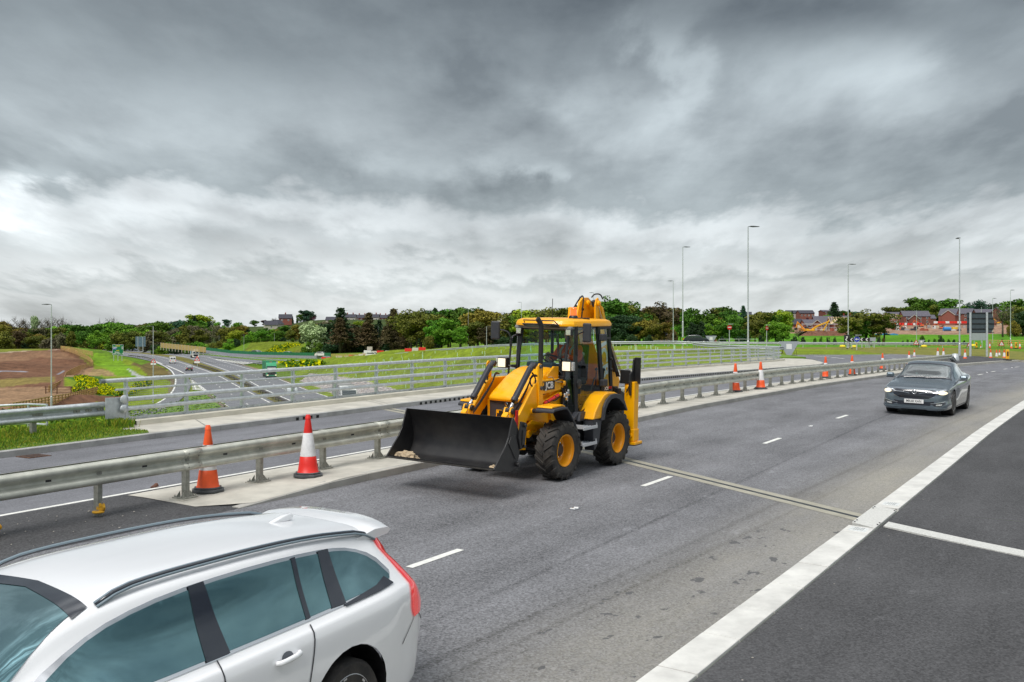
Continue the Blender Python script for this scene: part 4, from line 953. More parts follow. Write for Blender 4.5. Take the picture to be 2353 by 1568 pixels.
# ================================================================ SIGNS
def disc_sign(px,cy,rad,label,kind,d,basey,name='no_entry_sign',cat='road sign',group=None,back=False,head=True):
    p=atd(px,basey,d); root=empty(name,p); tag(root,label,cat,group); h=CZ+(HY-cy)/F*d-p.z
    mb=MB(); mb.tube([(0,.06,-.3),(0,.06,h+.5)],.05,10); mb.tube([(0,.06,-.3),(0,.06,1.0)],.075,10); mb.build('pole',m_galv,root,auto=40)
    mb=MB(); mb.lathe([(0,0),(rad,0),(rad,.02),(0,.02)],(0,0,h),(0,-1,0),28)
    mf={'no':m_red,'blue':mat('sign_blue',(.02,.05,.45),.4)}[kind]; pl=mb.build('sign_plate',mf,root,auto=40)
    if kind=='no': mb=MB(); mb.box((0,-.024,h),(rad*1.5,.006,rad*.36)); mb.build('white_bar',m_conew,pl)
    if kind=='blue':
        mb=MB(); mb.prism([(-rad*.62,h),(-rad*.1,h+rad*.42),(-rad*.1,h+rad*.13),(rad*.6,h+rad*.13),(rad*.6,h-rad*.13),(-rad*.1,h-rad*.13),(-rad*.1,h-rad*.42)],-.028,-.022); mb.build('white_arrow',m_conew,pl)
        mb=MB(); mb.lathe([(rad*.93,.021),(rad*1.0,.024),(rad*1.0,.0)],(0,0,h),(0,-1,0),28,cap=False); mb.build('white_rim',m_conew,pl,auto=40)
    if head: mb=MB(); mb.box((.15,-.1,h+rad+.13),(.8,.22,.06)); mb.build('sign_light',m_galv,root,bevel=.02)
    return root
disc_sign(1676.3,752.6,.35,'left no entry sign, red disc with white bar, beyond the curved parapet','no',150,793,group=None)
disc_sign(1762.4,754.3,.35,'right no entry sign, angled red disc in front of the bright green bush','no',155,795).rotation_euler=(0,0,R(38))
disc_sign(1969,780,.40,'round blue sign with white left arrow in front of the chevron board','blue',128,806,name='keep_left_sign')
# chevron board
d=131; p=atd(1970,805.6,d); root=empty('chevron_sign',p); tag(root,'black board with four white chevrons pointing left on the roundabout island','road sign')
w=(1998.5-1939.5)/F*d; zt=CZ+(HY-776.2)/F*d-p.z; zb=CZ+(HY-785.2)/F*d-p.z; x0=(1939.5-1970)/F*d
mb=MB(); mb.box((x0+w/2,0,(zt+zb)/2),(w,.04,zt-zb)); bd=mb.build('board',mat('black_sign_face',(.01,.01,.012),.5),root)
for cxp in (1944.5,1956.5,1979.5,1991.5):
    x=(cxp-1970)/F*d; a=(zt-zb)/2*.86; zc=(zt+zb)/2; mb=MB(); mb.prism([(x-a*.75,zc),(x+.05,zc+a),(x+.05+a*.62,zc+a),(x-a*.75+a*.62+.05,zc),(x+.05+a*.62,zc-a),(x+.05,zc-a)],-.03,-.022); mb.build('chevron',m_conew,bd)
for px in (1947,1958,1981,1990.3,1995): 
    x=(px-1970)/F*d
    mb=MB(); mb.tube([(x,.08,-.3),(x,.08,zt-.1)],.055,8); mb.build('post',m_galv,root,auto=40); mb=MB(); mb.tube([(x,.08,-.3),(x,.08,.32)],.075,8); mb.build('black_base',m_blk,root,auto=40)
mb=MB(); mb.box(((2006.5-1970)/F*d,.3,(zt+zb)/2+.02),(.9,.05,(zt-zb)*.98)); mb.build('side_board',m_sgrey,root)
for px in (2000.5,2011): mb=MB(); mb.tube([((px-1970)/F*d,.35,-.3),((px-1970)/F*d,.35,zt)],.05,8); mb.build('post',m_galv,root,auto=40)
# folding dark sign on trestle behind chevrons
def trestle(px,topy,boty,d,label,w=.75,shape='down',name='temporary_sign',face=m_sgrey,front=None,rz=0,group=None,legs=True):
    p=atd(px,boty,d); root=empty(name,p,rz); tag(root,label,'temporary sign',group); H=(boty-topy)/F*d; a=w/2; hh=w*.87
    if shape=='down': tri=[(-a,H),(a,H),(0,H-hh)]
    elif shape=='up': tri=[(0,H),(-a,H-hh),(a,H-hh)]
    else: tri=[(-a,H),(a,H),(a,H-w),(-a,H-w)]
    def shrink(T,k):
        cx=sum(t[0] for t in T)/len(T); cz=sum(t[1] for t in T)/len(T); return [(cx+(x-cx)*k,cz+(z-cz)*k) for x,z in T]
    mb=MB(); mb.prism(tri,-.02,.0); pl=mb.build('sign_plate',m_red if front else face,root,bevel=.03 if w>.9 else .015)
    if front:
        mb=MB(); mb.prism(shrink(tri,.68),-.026,-.021); f=mb.build('sign_face',m_white,pl); cx=sum(t[0] for t in tri)/3; cz=sum(t[1] for t in tri)/3
        mb=MB()
        if front=='man':
            for q in ([(-.12,-.12),(-.06,-.12),(.02,.06),(-.03,.10)],[(.02,-.12),(.07,-.12),(.05,.05),(.0,.05)],[(-.05,.10),(.02,.10),(.12,-.02),(.16,-.08),(.06,-.02)]): mb.prism([(cx+x*w,cz+z*w) for x,z in q],-.03,-.027)
            mb.lathe([(0,0),(.045*w,0),(.045*w,.004),(0,.004)],(cx-.01*w,-.027,cz+.16*w),(0,-1,0),10)
        else:
            for sx in(-.07,.04): mb.box((cx+sx*w,-.029,cz),(.035*w,.004,.26*w))
            mb.box((cx+.07*w,-.029,cz-.06*w),(.03*w,.004,.1*w))
        mb.build('black_symbol',m_blk,f)
    else:
        mb=MB(); mb.box((0,-.024,H-hh*.28 if shape=='down' else H-w*.4),(w*.27,.004,w*.25)); mb.build('label_sheet',m_white,pl)
    if legs:
        ah=a*.8; mb=MB()
        for sx in(-1,1):
            mb.bar((sx*a*.62,.02,H-hh*.35),(sx*ah,-.1,0),.03,.03); mb.bar((sx*a*.5,.05,H-hh*.35),(sx*ah*.8,.55,0),.03,.03)
        mb.bar((-ah*.95,-.09,.25),(ah*.95,-.09,.25),.03,.03); mb.bar((-ah*.8,.45,.25),(ah*.8,.45,.25),.03,.03); mb.build('folding_frame',mat('brown_sign_frame',(.05,.02,.016),.6),root)
    return root
gs=trestle(1813,785,822.5,104,'grey back of a large inverted triangle sign on a folding frame, by the corner footway',w=2.15)
mb=MB(); mb.box((0,.1,.12),(.5,.35,.28)); o=mb.build('sandbag',mat('sandbag',(.36,.25,.13),.9,var=.3),None,bevel=.08,loc=atd(1811,821,104.5)+Vector((0,0,.02))); tag(o,'sand coloured weight bag under the large grey triangle sign','sandbag')
trestle(1634,772,793,165,'small grey inverted triangle sign behind the parked looking dark car',w=1.9,legs=False)
trestle(2105,780.5,799,140,'red triangle man at work sign on the far verge',w=.85,shape='up',front='man')
trestle(2117,781.8,799,142,'grey back of an inverted triangle sign beside the man at work sign',w=1.0,group=None)
trestle(2228,785,800,140,'red triangle sign half hidden behind the left signboard leg',w=.8,shape='up',front='narrow')
trestle(2301.4,782.7,801,138,'red triangle road narrows sign with white plate below in front of the timber fence',w=.85,shape='up',front='narrow')
# no-line board carrying a dark trestle left of chevrons
t_=trestle(1946,769.7,799,134,'dark back of a leaning temporary board on a trestle behind the chevrons',w=.78,shape='sq',face=mat('dark_sign_back',(.03,.03,.035),.6))
for px,py,l in((1936,798.3,'left yellow weight block under the leaning board'),(1962.4,799,'right yellow weight block under the leaning board'),(2123,798.2,'yellow weight block under the man at work sign'),(2236,796.5,'yellow weight block on the roundabout behind the lamp post')):
    mb=MB(); mb.lathe([(.35,0),(.42,.1),(.3,.28),(0,.32)],(0,0,0),seg=12); o=mb.build('sign_weight',mat('yellow_rubber_weight',(.75,.6,.02),.6),None,auto=50,loc=atd(px,py,134)); tag(o,l,'weight block')
# big signboard seen from behind on two posts (right)
d=95; p=atd(2254,828,d); root=empty('direction_signboard',p,0); tag(root,'dark back of a large direction signboard on two thick steel posts','road sign')
def rx(px): return (px-2254)/F*d
def rz_(py): return CZ+(HY-py)/F*d-p.z
mb=MB(); mb.prism([(rx(2221.5),rz_(719)),(rx(2278),rz_(718)),(rx(2284),rz_(738)),(rx(2284.5),rz_(752)),(rx(2277),rz_(766)),(rx(2222),rz_(765.5))],-.02,.02); mb.build('sign_panel',mat('dark_slate_sign_back',(.055,.075,.085),.55,var=.1),root)
mb=MB()
for py in (719.5,732,744,756,765): mb.box((rx(2253),-.05,rz_(py)),(rx(2284)-rx(2222),.06,.07))
mb.build('stiffener_rails',m_blk,root)
for px in(2228.5,2266.5): mb=MB(); mb.tube([(rx(px),-.12,-.4),(rx(px),-.12,rz_(718))],.105,12); mb.build('post',m_galv,root,auto=40)
# small grey board beyond
p=atd(2248,799,150); root=empty('direction_signboard',p); tag(root,'small grey back of a signboard seen between the legs of the large one','road sign')
mb=MB(); mb.box((0,0,1.7),(2.2,.05,1.2)); mb.build('sign_panel',m_sgrey,root); 
for x in(-.6,.6): mb=MB(); mb.tube([(x,.06,0),(x,.06,2.2)],.05,8); mb.build('post',m_galv,root)
# lit yellow bollards / flasher units
for px,ty,by,l in ((2243.5,787,801,'yellow reflective marker post beside the left signboard leg on the far side'),(2315,803,829,'black and yellow marker behind the right cone cluster'),(2334.5,786.5,802,'black and amber warning lamp among the far works cones')):
    d=F*1.0/(by-ty)*.9; H=(by-ty)/F*d; p=atd(px,by,d); root=empty('marker_post',p); tag(root,l,'marker post')
    mb=MB(); mb.box((0,0,.05),(.5,.4,.1)); mb.build('base',m_blk,root,bevel=.02); mb=MB(); mb.box((0,0,H*.55),(.28,.10,H*.85)); mb.build('yellow_panel',mat('marker_yellow',(.85,.42,.02),.5),root,bevel=.04); mb=MB(); mb.box((0,-.055,H*.6),(.12,.01,H*.4)); mb.build('black_panel',m_blk,root)
# green direction sign left, lettered
d=300; p=atd(271,818,d); root=empty('green_direction_sign',p); tag(root,'green motorway direction sign with white and yellow lettering','road sign')
sx=lambda px:(px-276)/F*d; sx0=lambda px:(px-271)/F*d; szz=lambda py:CZ+(HY-py)/F*d-p.z
mg=mat('sign_green',(.0,.16,.055),.5); mb=MB(); mb.box((0,-.03,(szz(792.5)+szz(816))/2),(sx0(292)-sx0(266.5),.04,szz(792.3)-szz(816))); bd=mb.build('sign_border',m_conew,root,bevel=.1)
cxo=0; wd=(292-266.5)/F*d; hgt=(816-792.3)/F*d; zc=(szz(792.3)+szz(816))/2
mb=MB(); mb.box((0,-.055,zc),(wd-.14,.02,hgt-.14)); gp=mb.build('sign_panel',mg,bd)
mb=MB(); mb.box((-wd*.29,-.07,zc+hgt*.12),(wd*.34,.01,hgt*.17)); mb.build('blue_patch',mat('sign_motorway_blue',(.01,.05,.4),.5),gp)
m_sy=mat('sign_yellow',(.7,.55,.02),.5)
def st(txt,x,z,size,m,al='CENTER'): text_obj('lettering',txt,size,m,gp,basis((1,0,0),(0,0,1),(0,-1,0),(x,-.082,z)),.004,.01,1,al)
st('A50(E)',0,zc+hgt*.38,.48,m_sy); st('Derby',-wd*.44,zc+hgt*.25,.5,m_white,'LEFT'); st('19',wd*.40,zc+hgt*.25,.5,m_white); st('(M1)',-wd*.29,zc+hgt*.12,.42,m_white); st('25',wd*.40,zc+hgt*.12,.5,m_white); st('(A50)',0,zc-hgt*.07,.42,m_sy); st('Burton-',-wd*.05,zc-hgt*.23,.48,m_white); st('upon-Trent',-wd*.10,zc-hgt*.37,.48,m_white); st('15',wd*.42,zc-hgt*.37,.48,m_white)
for x in(-1.3,0,1.2): mb=MB(); mb.tube([(x,.05,-1.5),(x,.05,zc)],.09,8); mb.build('post',m_galv,root)
# back of sign next to it
d=420; p=atd(323,803,d); root=empty('direction_signboard',p); tag(root,'tall blue grey back of a signboard by the far side of the motorway','road sign')
mb=MB(); z0=CZ+(HY-797)/F*d-p.z; z1=CZ+(HY-774)/F*d-p.z; mb.box((0,0,(z0+z1)/2),(23/F*d,.06,z1-z0)); mb.build('sign_panel',mat('blue_grey_sign_back',(.10,.17,.23),.5,var=.1),root)
mb=MB(); 
for k in range(7): mb.box((0,-.08,z0+(z1-z0)*(k+.5)/7),(23/F*d,.05,.09))
mb.build('stiffener_rails',mat('rail_grey',(.2,.26,.3),.5),root)
for x in(-1.0,1.05): mb=MB(); mb.tube([(x,-.15,-1),(x,-.15,z1)],.14,8); mb.build('post',m_galv,root)
# triangle warning signs by the motorway
for px,ty,by,d,l in((352.5,820,842,215,'red triangle warning sign with white plate beside the left motorway edge'),(453,818,838,210,'red triangle warning sign with white plate on the central reserve')):
    p=atd(px,by,d); root=empty('warning_sign',p); tag(root,l,'road sign'); H=(by-ty)/F*d
    tri=[(-.62,.75),(.62,.75),(0,.75+1.08)]; mb=MB(); mb.prism(tri,-.02,0); a=mb.build('sign_plate',m_red,root,bevel=.04); mb=MB(); mb.prism([(-.38,.87),(.38,.87),(0,1.52)],-.026,-.021); b=mb.build('sign_face',m_white,a); mb=MB(); mb.box((0,-.03,1.12),(.2,.004,.3)); mb.build('black_symbol',m_blk,b)
    mb=MB(); mb.box((0,-.01,.5),(1.15,.02,.36)); mb.build('lower_plate',m_white,root)
    for x in(-.0,): mb=MB(); mb.tube([(x,.05,-1.2),(x,.05,1.7)],.05,8); mb.build('post',m_galv,root)
# ================================================================ far guard rails
def gpts(L,lift=0,n=None):
    out=[]
    for px,py,d in L:
        p=atd(px,py,d); out.append((p.x,p.y,p.z+lift))
    return out
def dense(P,step=4):
    P=smooth(P,2) if len(P)>2 else P; P=np.array(P,float); d=np.r_[0,np.cumsum(np.linalg.norm(np.diff(P,axis=0),axis=1))]; t=np.linspace(0,d[-1],max(3,int(d[-1]/step))); return [tuple(np.interp(t,d,P[:,k]) for k in range(3))]if False else [tuple(float(np.interp(a,d,P[:,k])) for k in range(3)) for a in t]
guard_rail('steel crash barrier following the crest of the planted green bank up to the roundabout',dense(gpts([(590,836.5,345),(665,839.5,317),(770,836.5,290),(874,823,255),(972,813.5,218),(1071,806.5,187),(1149,802,162),(1270,799,148),(1400,797.5,143),(1500,797.5,138),(1580,798.5,131)])),h=.75,post=3.2,side=1,dep=.14,hh=.36,off=.05)
guard_rail('steel crash barrier curving from the bank towards the curved parapet end',dense(gpts([(1594,800,128),(1612,804,118),(1640,807,112),(1700,810,106),(1760,812,102),(1800,812.5,104)])),h=.75,post=2.6,side=1,dep=.14,hh=.36,off=.05)
guard_rail('long pale steel crash barrier between the roundabout and the green field',dense(gpts([(1330,795.5,165),(1500,796,160),(1640,797,158),(1800,798,157),(2000,798.5,156),(2200,798.5,156),(2228,799,155)])),h=.78,post=3.6,side=1,dep=.16,hh=.36,off=.05)
def mwz(L): return [(x,y,ZM) for x,y in L]
P=resamp(smooth([onz(x,y,ZM)[:2] for x,y in((300,806),(371,808),(461,814.6),(544,823.0),(602,828.4),(660,832),(700,833))],2),60); guard_rail('distant steel crash barrier along the merging slip road below the green fence',mwz(P),h=.75,post=6,side=1,dep=.2,hh=.4)
P=resamp(smooth(LR,2)[20:],200); P=P[P[:,1]>25]; Q=resamp(offset([tuple(p) for p in P],1.6),110)
gq=guard_rail('dark rail on closely spaced posts running down the motorway central reserve',mwz(Q),h=.75,post=3.4,side=1,dep=.18,hh=.28,mat_=mat('dark_weathered_rail',(.07,.06,.05),.7),two=True)
P=resamp([onz(x,y,ZM)[:2] for x,y in((296,819.5),(335,824.5),(350,829.5))],20); guard_rail('dark low rail at the motorway edge below the green sign',mwz(P),h=.8,post=6,side=1,dep=.2,hh=.35,mat_=mat('dark_weathered_rail',(.07,.06,.05),.7))
# pipe frames near the bank
pipe_rail('white tubular guard frame around the chamber behind the far rail',gpts([(1652,789,152),(1698,788.6,153),(1740,789,154)],0),h=.6*1.0,rails=(1.0,.1))
pipe_rail('small tubular frame at the foot of the shorter lamp post',gpts([(1502,794.5,140),(1538,794,142),(1570,796,138)],0),h=.7,rails=(1.0,))
pipe_rail('tubular frame behind the wire mesh of the parapet end',gpts([(1685,822,96),(1700,818.5,104),(1735,819,103),(1736,823,94)],0),h=.95,rails=(1.0,.45))
# ================================================================ timber fences
def fence(label,pts,H=1.2,rails=4,post=2.0,m=m_wood,mp=None,name='timber_fence',rw=.10,snap=True,cat='fence'):
    P=[Vector(p) for p in pts]; 
    Q=resamp([(p.x,p.y) for p in P],max(2,int(sum((b-a).length for a,b in zip(P,P[1:]))/post)+1)); d0_=np.r_[0,np.cumsum([math.hypot(b.x-a.x,b.y-a.y) for a,b in zip(P,P[1:])])]; dq=np.r_[0,np.cumsum(np.hypot(*np.diff(Q,axis=0).T))]
    zz=np.interp(dq,d0_,[p.z for p in P]); V=[Vector((q[0],q[1],z)) for q,z in zip(Q,zz)]; root=empty(name,V[0]); tag(root,label,cat); V=[v-V[0] for v in V]
    pmx=MB().box((0,.0,H/2-.3),(.13,.13,H+.6)).mesh('post',[mp or m])
    for v in V[:99]: o=bpy.data.objects.new('post',pmx); col.objects.link(o); o.parent=root; o.location=v
    for k in range(rails):
        z=H*(k+.75)/rails; mb=MB()
        for a,b in zip(V,V[1:]): mb.bar(a+Vector((0,-.09,z)),b+Vector((0,-.09,z)),.05,rw)
        mb.build('rail',m,root)
    return root
def onter(L,**k):
    out=[]
    for px,py,d in L:
        X=(px-CX)/F*d; out.append((X,d,gz(X,d)))
    return out
def atp(L): return [tuple(atd(*q)) for q in L]
fence('short timber fence between the field corner and the motorway',atp([(140,804,345),(160,806,342),(185,812,325),(213.5,818.5,310)]),H=1.35,rw=.16,mp=mat('timber_post',(.30,.18,.07),.8))
fence('timber rail fence running down the brown mound',atp([(141,804,345),(150,807,340),(170,813,330),(185,820,322),(200,827,312),(210,834,302),(214,841,298)]),H=1.35,rw=.14,mp=mat('timber_post',(.30,.18,.07),.8))
fence('winding pale timber fence crossing the brown field down to the left pen',atp([(214,842,292),(198,848,280),(185,850.5,272),(165,860,252),(152,869,236),(148,880,215),(140,890,200),(129,897,188),(112,904,176)]),H=1.35,rw=.15,mp=mat('timber_post',(.30,.18,.07),.8))
fence('dark brown post and rail pen in front of the yellow flowers',atp([(105,906,171),(135,906.5,170),(150,907,170),(173,906.5,170),(199,906.5,171)]),H=1.35,rails=3,post=2.4,m=m_woodd,rw=.08)
fence('pale timber fence sloping down behind the left crash barrier',atp([(224,906,170),(205,912,158),(185,918.5,148),(154,927,136),(121,933,128),(90,940,120),(61,947,112),(30,954,104)]),H=1.3,rails=4,rw=.16,mp=mat('timber_post',(.30,.18,.07),.8))
fence('timber post and rail fence beyond the far works cones',atp([(2270,798,180),(2300,798.5,180),(2335,799,178),(2365,800,176)]),H=1.9*.7,rails=4,post=1.6,rw=.12)
fence('thin timber fence in the pasture below the man at work sign',atp([(2120,797,165),(2160,796.5,168),(2200,797,168),(2225,798,167)]),H=.45,rails=2,post=4,rw=.10)
# acoustic timber barrier
A_=atd(369.5,799,430); B_=atd(476.7,811,350); A2=atd(369.5,788,430); B2=atd(476.7,798.5,350)
root=empty('acoustic_barrier',A_); tag(root,'long yellow timber acoustic barrier beside the motorway','fence'); v=B_-A_; n=14
for i in range(n):
    a=v*(i/n); b=v*((i+1)/n); ha=(A2.z-A_.z)*(1-i/n)+(B2.z-B_.z)*(i/n); hb=(A2.z-A_.z)*(1-(i+1)/n)+(B2.z-B_.z)*((i+1)/n); ha=hb=(ha+hb)/2
    mb=MB()
    for k in range(6): mb.bar(a+Vector((0,0,ha*(k+.5)/6)),b+Vector((0,0,ha*(k+.5)/6)),.10,ha/6-.05)
    mb.build('board_panel',mat('acoustic_boards',(.50,.36,.13),.8,var=.18),root)
    mb=MB(); mb.bar(a+Vector((0,0,-1)),a+Vector((0,0,ha+.1)),.25,.25); mb.build('post',mat('barrier_post_grey',(.35,.33,.27),.7),root)
# green fence along concrete edge
P=[atd(x,y,d) for x,y,d in((474,811,350),(530,818,345),(590,821.5,335),(640,822.5,330),(700,824,322),(760,825,315))]
root=empty('green_fence',P[0]); tag(root,'long dark green boarded fence on a grey concrete base','fence')
mb=MB(); mb.sweep([(0,0),(0,.9),(.2,.9),(.2,0)],[p-P[0] for p in P]); mb.build('concrete_base',mat('grey_wall_concrete',(.27,.28,.32),.8,var=.15),root)
mb=MB(); mb.sweep([(.05,.9),(.05,1.9),(.12,1.9),(.12,.9)],[p-P[0] for p in P]); mb.build('green_boards',mat('green_boards',(.015,.15,.06),.7,var=.2,vs=2),root)
for i in range(24):
    f=i/23*(len(P)-1); k=min(int(f),len(P)-2); q=P[k].lerp(P[k+1],f-k)-P[0]; mb=MB(); mb.box(q+Vector((0,-.1,1.0)),(.12,.12,2.1)); mb.build('post',mat('green_post',(.02,.10,.05),.7),root)
# ================================================================ BACKHOE LOADER  (local: x forward, y its left, z up)
def road_frame(s0,t0,heading=-1):
    P=Vector(W2(s0,t0)); A=(Vector(W2(s0+heading,t0))-P).normalized(); B=(Vector(W2(s0,t0+heading))-P); B=(B-A*A.dot(B)).normalized(); C=A.cross(B); return basis(A,B,C,P)
JM=road_frame(7.15,5.73); J=empty('backhoe_loader',M=JM); tag(J,'yellow and black backhoe loader driving with its wide black bucket in front','backhoe loader')
def mk(name,mb,m=m_yel,par=J,bev=.008,auto=None,smooth=False,solid=0): return mb.build(name,m,par,bevel=bev,auto=auto,smooth=smooth,solid=solid)
# wheels
def tyre_mesh():
    mb=MB(); prof=[(.275,-.135),(.30,-.155),(.38,-.172),(.44,-.168),(.468,-.155),(.472,-.08),(.474,0),(.472,.08),(.468,.155),(.44,.168),(.38,.172),(.30,.155),(.275,.135),(.262,.11),(.262,-.11)]
    mb.lathe(prof,(0,0,0),(0,1,0),48,closed=True)
    n=19
    for side in(-1,1):
        for i in range(n):
            a=2*math.pi*(i+(.5 if side>0 else 0))/n
            def pt(r,y,da): t=a+da; return (r*math.cos(t),y*side,r*math.sin(t))
            q=.085
            vs=[pt(.468,.010,-.20),pt(.468,.010,-.09),pt(.466,.155,.17),pt(.466,.155,.03), pt(.500,.010,-.19),pt(.500,.010,-.10),pt(.497,.160,.15),pt(.497,.160,.045), pt(.415,.176,.16),pt(.415,.176,.05),pt(.43,.186,.15),pt(.43,.186,.06)]
            mb.add(vs,[(4,5,6,7),(0,1,5,4),(1,2,6,5),(3,0,4,7),(2,8,10,6),(9,3,7,11),(6,10,11,7),(8,9,11,10)])
    return mb.mesh('tyre',[m_rub])
tm=tyre_mesh()
for p in tm.polygons: p.use_smooth=False
bm=bmesh.new(); bm.from_mesh(tm); bmesh.ops.recalc_face_normals(bm,faces=bm.faces); bm.to_mesh(tm); bm.free()
m_rim=mat('wheel_yellow',(.85,.36,.008),.4,var=.06,vs=4)
rimm=MB().lathe([(.262,.150),(.272,.150),(.272,.13),(.250,.115),(.235,.07),(.228,-.02),(.20,-.045),(.14,-.05),(.0,-.05)],(0,0,0),(0,1,0),36,cap=False).mesh('rim',[m_rim]); 
hubm=MB(); hubm.lathe([(.145,-.048),(.140,.0),(.10,.02),(.09,.045),(.0,.05)],(0,0,0),(0,1,0),24); hubm.cur=1
for i in range(8): t=2*math.pi*i/8; hubm.lathe([(.014,0),(.014,.02),(0,.022)],(.118*math.cos(t),.005,.118*math.sin(t)),(0,1,0),6)
hubm=hubm.mesh('hub',[mat('hub_brown_black',(.03,.02,.018),.5),m_chr])
for me_ in(rimm,): me_.polygons.foreach_set('use_smooth',[True]*len(me_.polygons)); me_.set_sharp_from_angle(angle=R(35))
for (a,b) in((0,.78),(-2.0,.78),(0,-.78),(-2.0,-.78)):
    w=bpy.data.objects.new('wheel',tm); col.objects.link(w); w.name='wheel'; w.parent=J; w.location=(a,b,.5); w.rotation_euler=(0,random.uniform(0,1),0 if b>0 else math.pi)
    if a==0: w.rotation_euler[2]+=R(-2)
    for nm,me_ in(('rim',rimm),('hub',hubm)): o=bpy.data.objects.new(nm,me_); col.objects.link(o); o.parent=w
# axles + chassis
mb=MB(); mb.tube([(0,-.65,.5),(0,-.14,.5),(0,-.12,.5),(0,.12,.5),(0,.14,.5),(0,.65,.5)],[.09,.09,.16,.16,.09,.09],12); mk('axle',mb,m_blk); mb=MB(); mb.tube([(-2.0,-.65,.5),(-2.0,.65,.5)],.11,12); mk('axle',mb,m_blk)
mb=MB(); mb.prism([(.62,.50),(.78,.54),(.80,.62),(.72,.95),(.55,1.02),(.2,1.0),(-.25,.90),(-.7,.86),(-2.3,.86),(-2.3,.62),(-.6,.62),(-.28,.80),(.22,.80),(.40,.62),(.45,.52)],-.33,.33); mk('chassis',mb)
mb=MB(); mb.prism([(.50,.52),(.80,.55),(.82,.66),(.78,.82),(.60,.90),(.48,.86)],.33,.44); mb.prism([(.50,.52),(.80,.55),(.82,.66),(.78,.82),(.60,.90),(.48,.86)],-.44,-.33); mb.box((.82,0,.70),(.08,.7,.28)); mk('front_casting',mb)
mb=MB(); mb.prism([(.60,.86),(.74,.98),(.40,.93),(-.05,.84),(-.62,.80),(-.62,.87),(-.1,.92),(.3,1.0)],.40,.45); mk('side_beam',mb)
mb=MB(); mb.tube([(.32,.36,.80),(.24,.41,.82),(.18,.42,.79),(.12,.42,.83),(.06,.42,.84)],.022,8); mb.prism([(.36,.70),(.36,.80),(.22,.86),(.08,.86),(.06,.80),(.14,.80),(.18,.76),(.26,.79),(.30,.72)],.36,.42); mk('steer_stop_bracket',mb)
# bonnet
def bonnet():
    mb=MB(); st_=[(.50,1.30,1.335,.30,.33),(.47,1.30,1.40,.31,.335),(.40,1.305,1.455,.32,.345),(.22,1.33,1.56,.33,.36),(.05,1.36,1.655,.335,.375),(-.12,1.40,1.735,.34,.39),(-.30,1.45,1.80,.34,.40),(-.48,1.50,1.845,.33,.40),(-.56,1.52,1.85,.32,.40)]
    n=15; fs=[]
    for (a,c0,c1,wt,wb) in st_:
        for k in range(n):
            u=k/(n-1)*2-1; q=abs(u)
            if q<.62: b=u/.62*wt*.93; c=c1-.018*(q/.62)**2-(.012 if .28<q<.34 else 0)
            else:
                f=(q-.62)/.38; b=math.copysign(wt*.93+(wb-wt*.93)*math.sin(f*math.pi/2),u); c=c1-.018-(c1-.018-c0)*(1-math.cos(f*math.pi/2))**1.1
            mb.v.append((a+(.035*(1-q*q) if a>.38 else 0),b,c))
    m=len(st_)
    mb.f=[(i*n+k,(i+1)*n+k,(i+1)*n+k+1,i*n+k+1) for i in range(m-1) for k in range(n-1)]+[tuple(range(n))]; mb.m=[0]*len(mb.f)
    o=mb.build('bonnet',m_yel,J,smooth=True,solid=.01); o.modifiers.new('s2','SUBSURF').levels=1; o.modifiers['s2'].render_levels=1
    mb=MB(); mb.prism([(.44,1.30),(.42,1.0),(-.6,.86),(-.6,1.5),(-.3,1.42),(.2,1.32)],.30,.385); mb.prism([(.44,1.30),(.42,1.0),(-.6,.86),(-.6,1.5),(-.3,1.42),(.2,1.32)],-.385,-.30); mk('engine_side_panel',mb)
    mb=MB(); mb.prism([(-.60,1.60),(-.60,1.86),(-.44,1.87),(-.2,1.72),(-.2,1.6)],.38,.42); mk('rear_side_panel',mb)
bonnet()
mb=MB(); mb.prism([(.44,.94),(.455,1.30),(.47,1.315),(.36,1.315),(.36,.94)],-.325,.325); gr=mk('grille',mb,mat('grille_plastic',(.045,.043,.05),.5))
mb=MB(); mb.lathe([(.03,0),(.03,.012),(.02,.016),(0,.016)],(.455,.02,1.255),(1,0,0),16); mk('camera',mb,m_chr,gr,.0)
# badges
def badge(name,par,M,w,h,bg,fg,sq,border=None):
    # M: x right, y up, z out
    root=None; mb=MB(); mb.box((0,0,0),(w,h,.004)); o=mb.build(name,bg,par,bevel=.0); o.matrix_local=M
    if border: mb=MB(); mb.box((0,0,.003),(w*.93,h*.86,.004)); mb.build('badge_field',border,o)
    text_obj('lettering','JCB',h*1.02,fg,o,basis((1,0,0),(0,1,0),(0,0,1),(w*.07,-.0*h,.0075)),.001,h*.035,1.12)
    mb=MB(); mb.box((-w*.41,h*.22,.007),(w*.08,h*.36,.003)); mb.build('corner_square',sq,o)
    return o
badge('badge',gr,basis((0,1,0),(0,0,1),(1,0,0),(.462,.03,1.085)),.42,.125,m_yel,m_white,m_yel,m_blk)
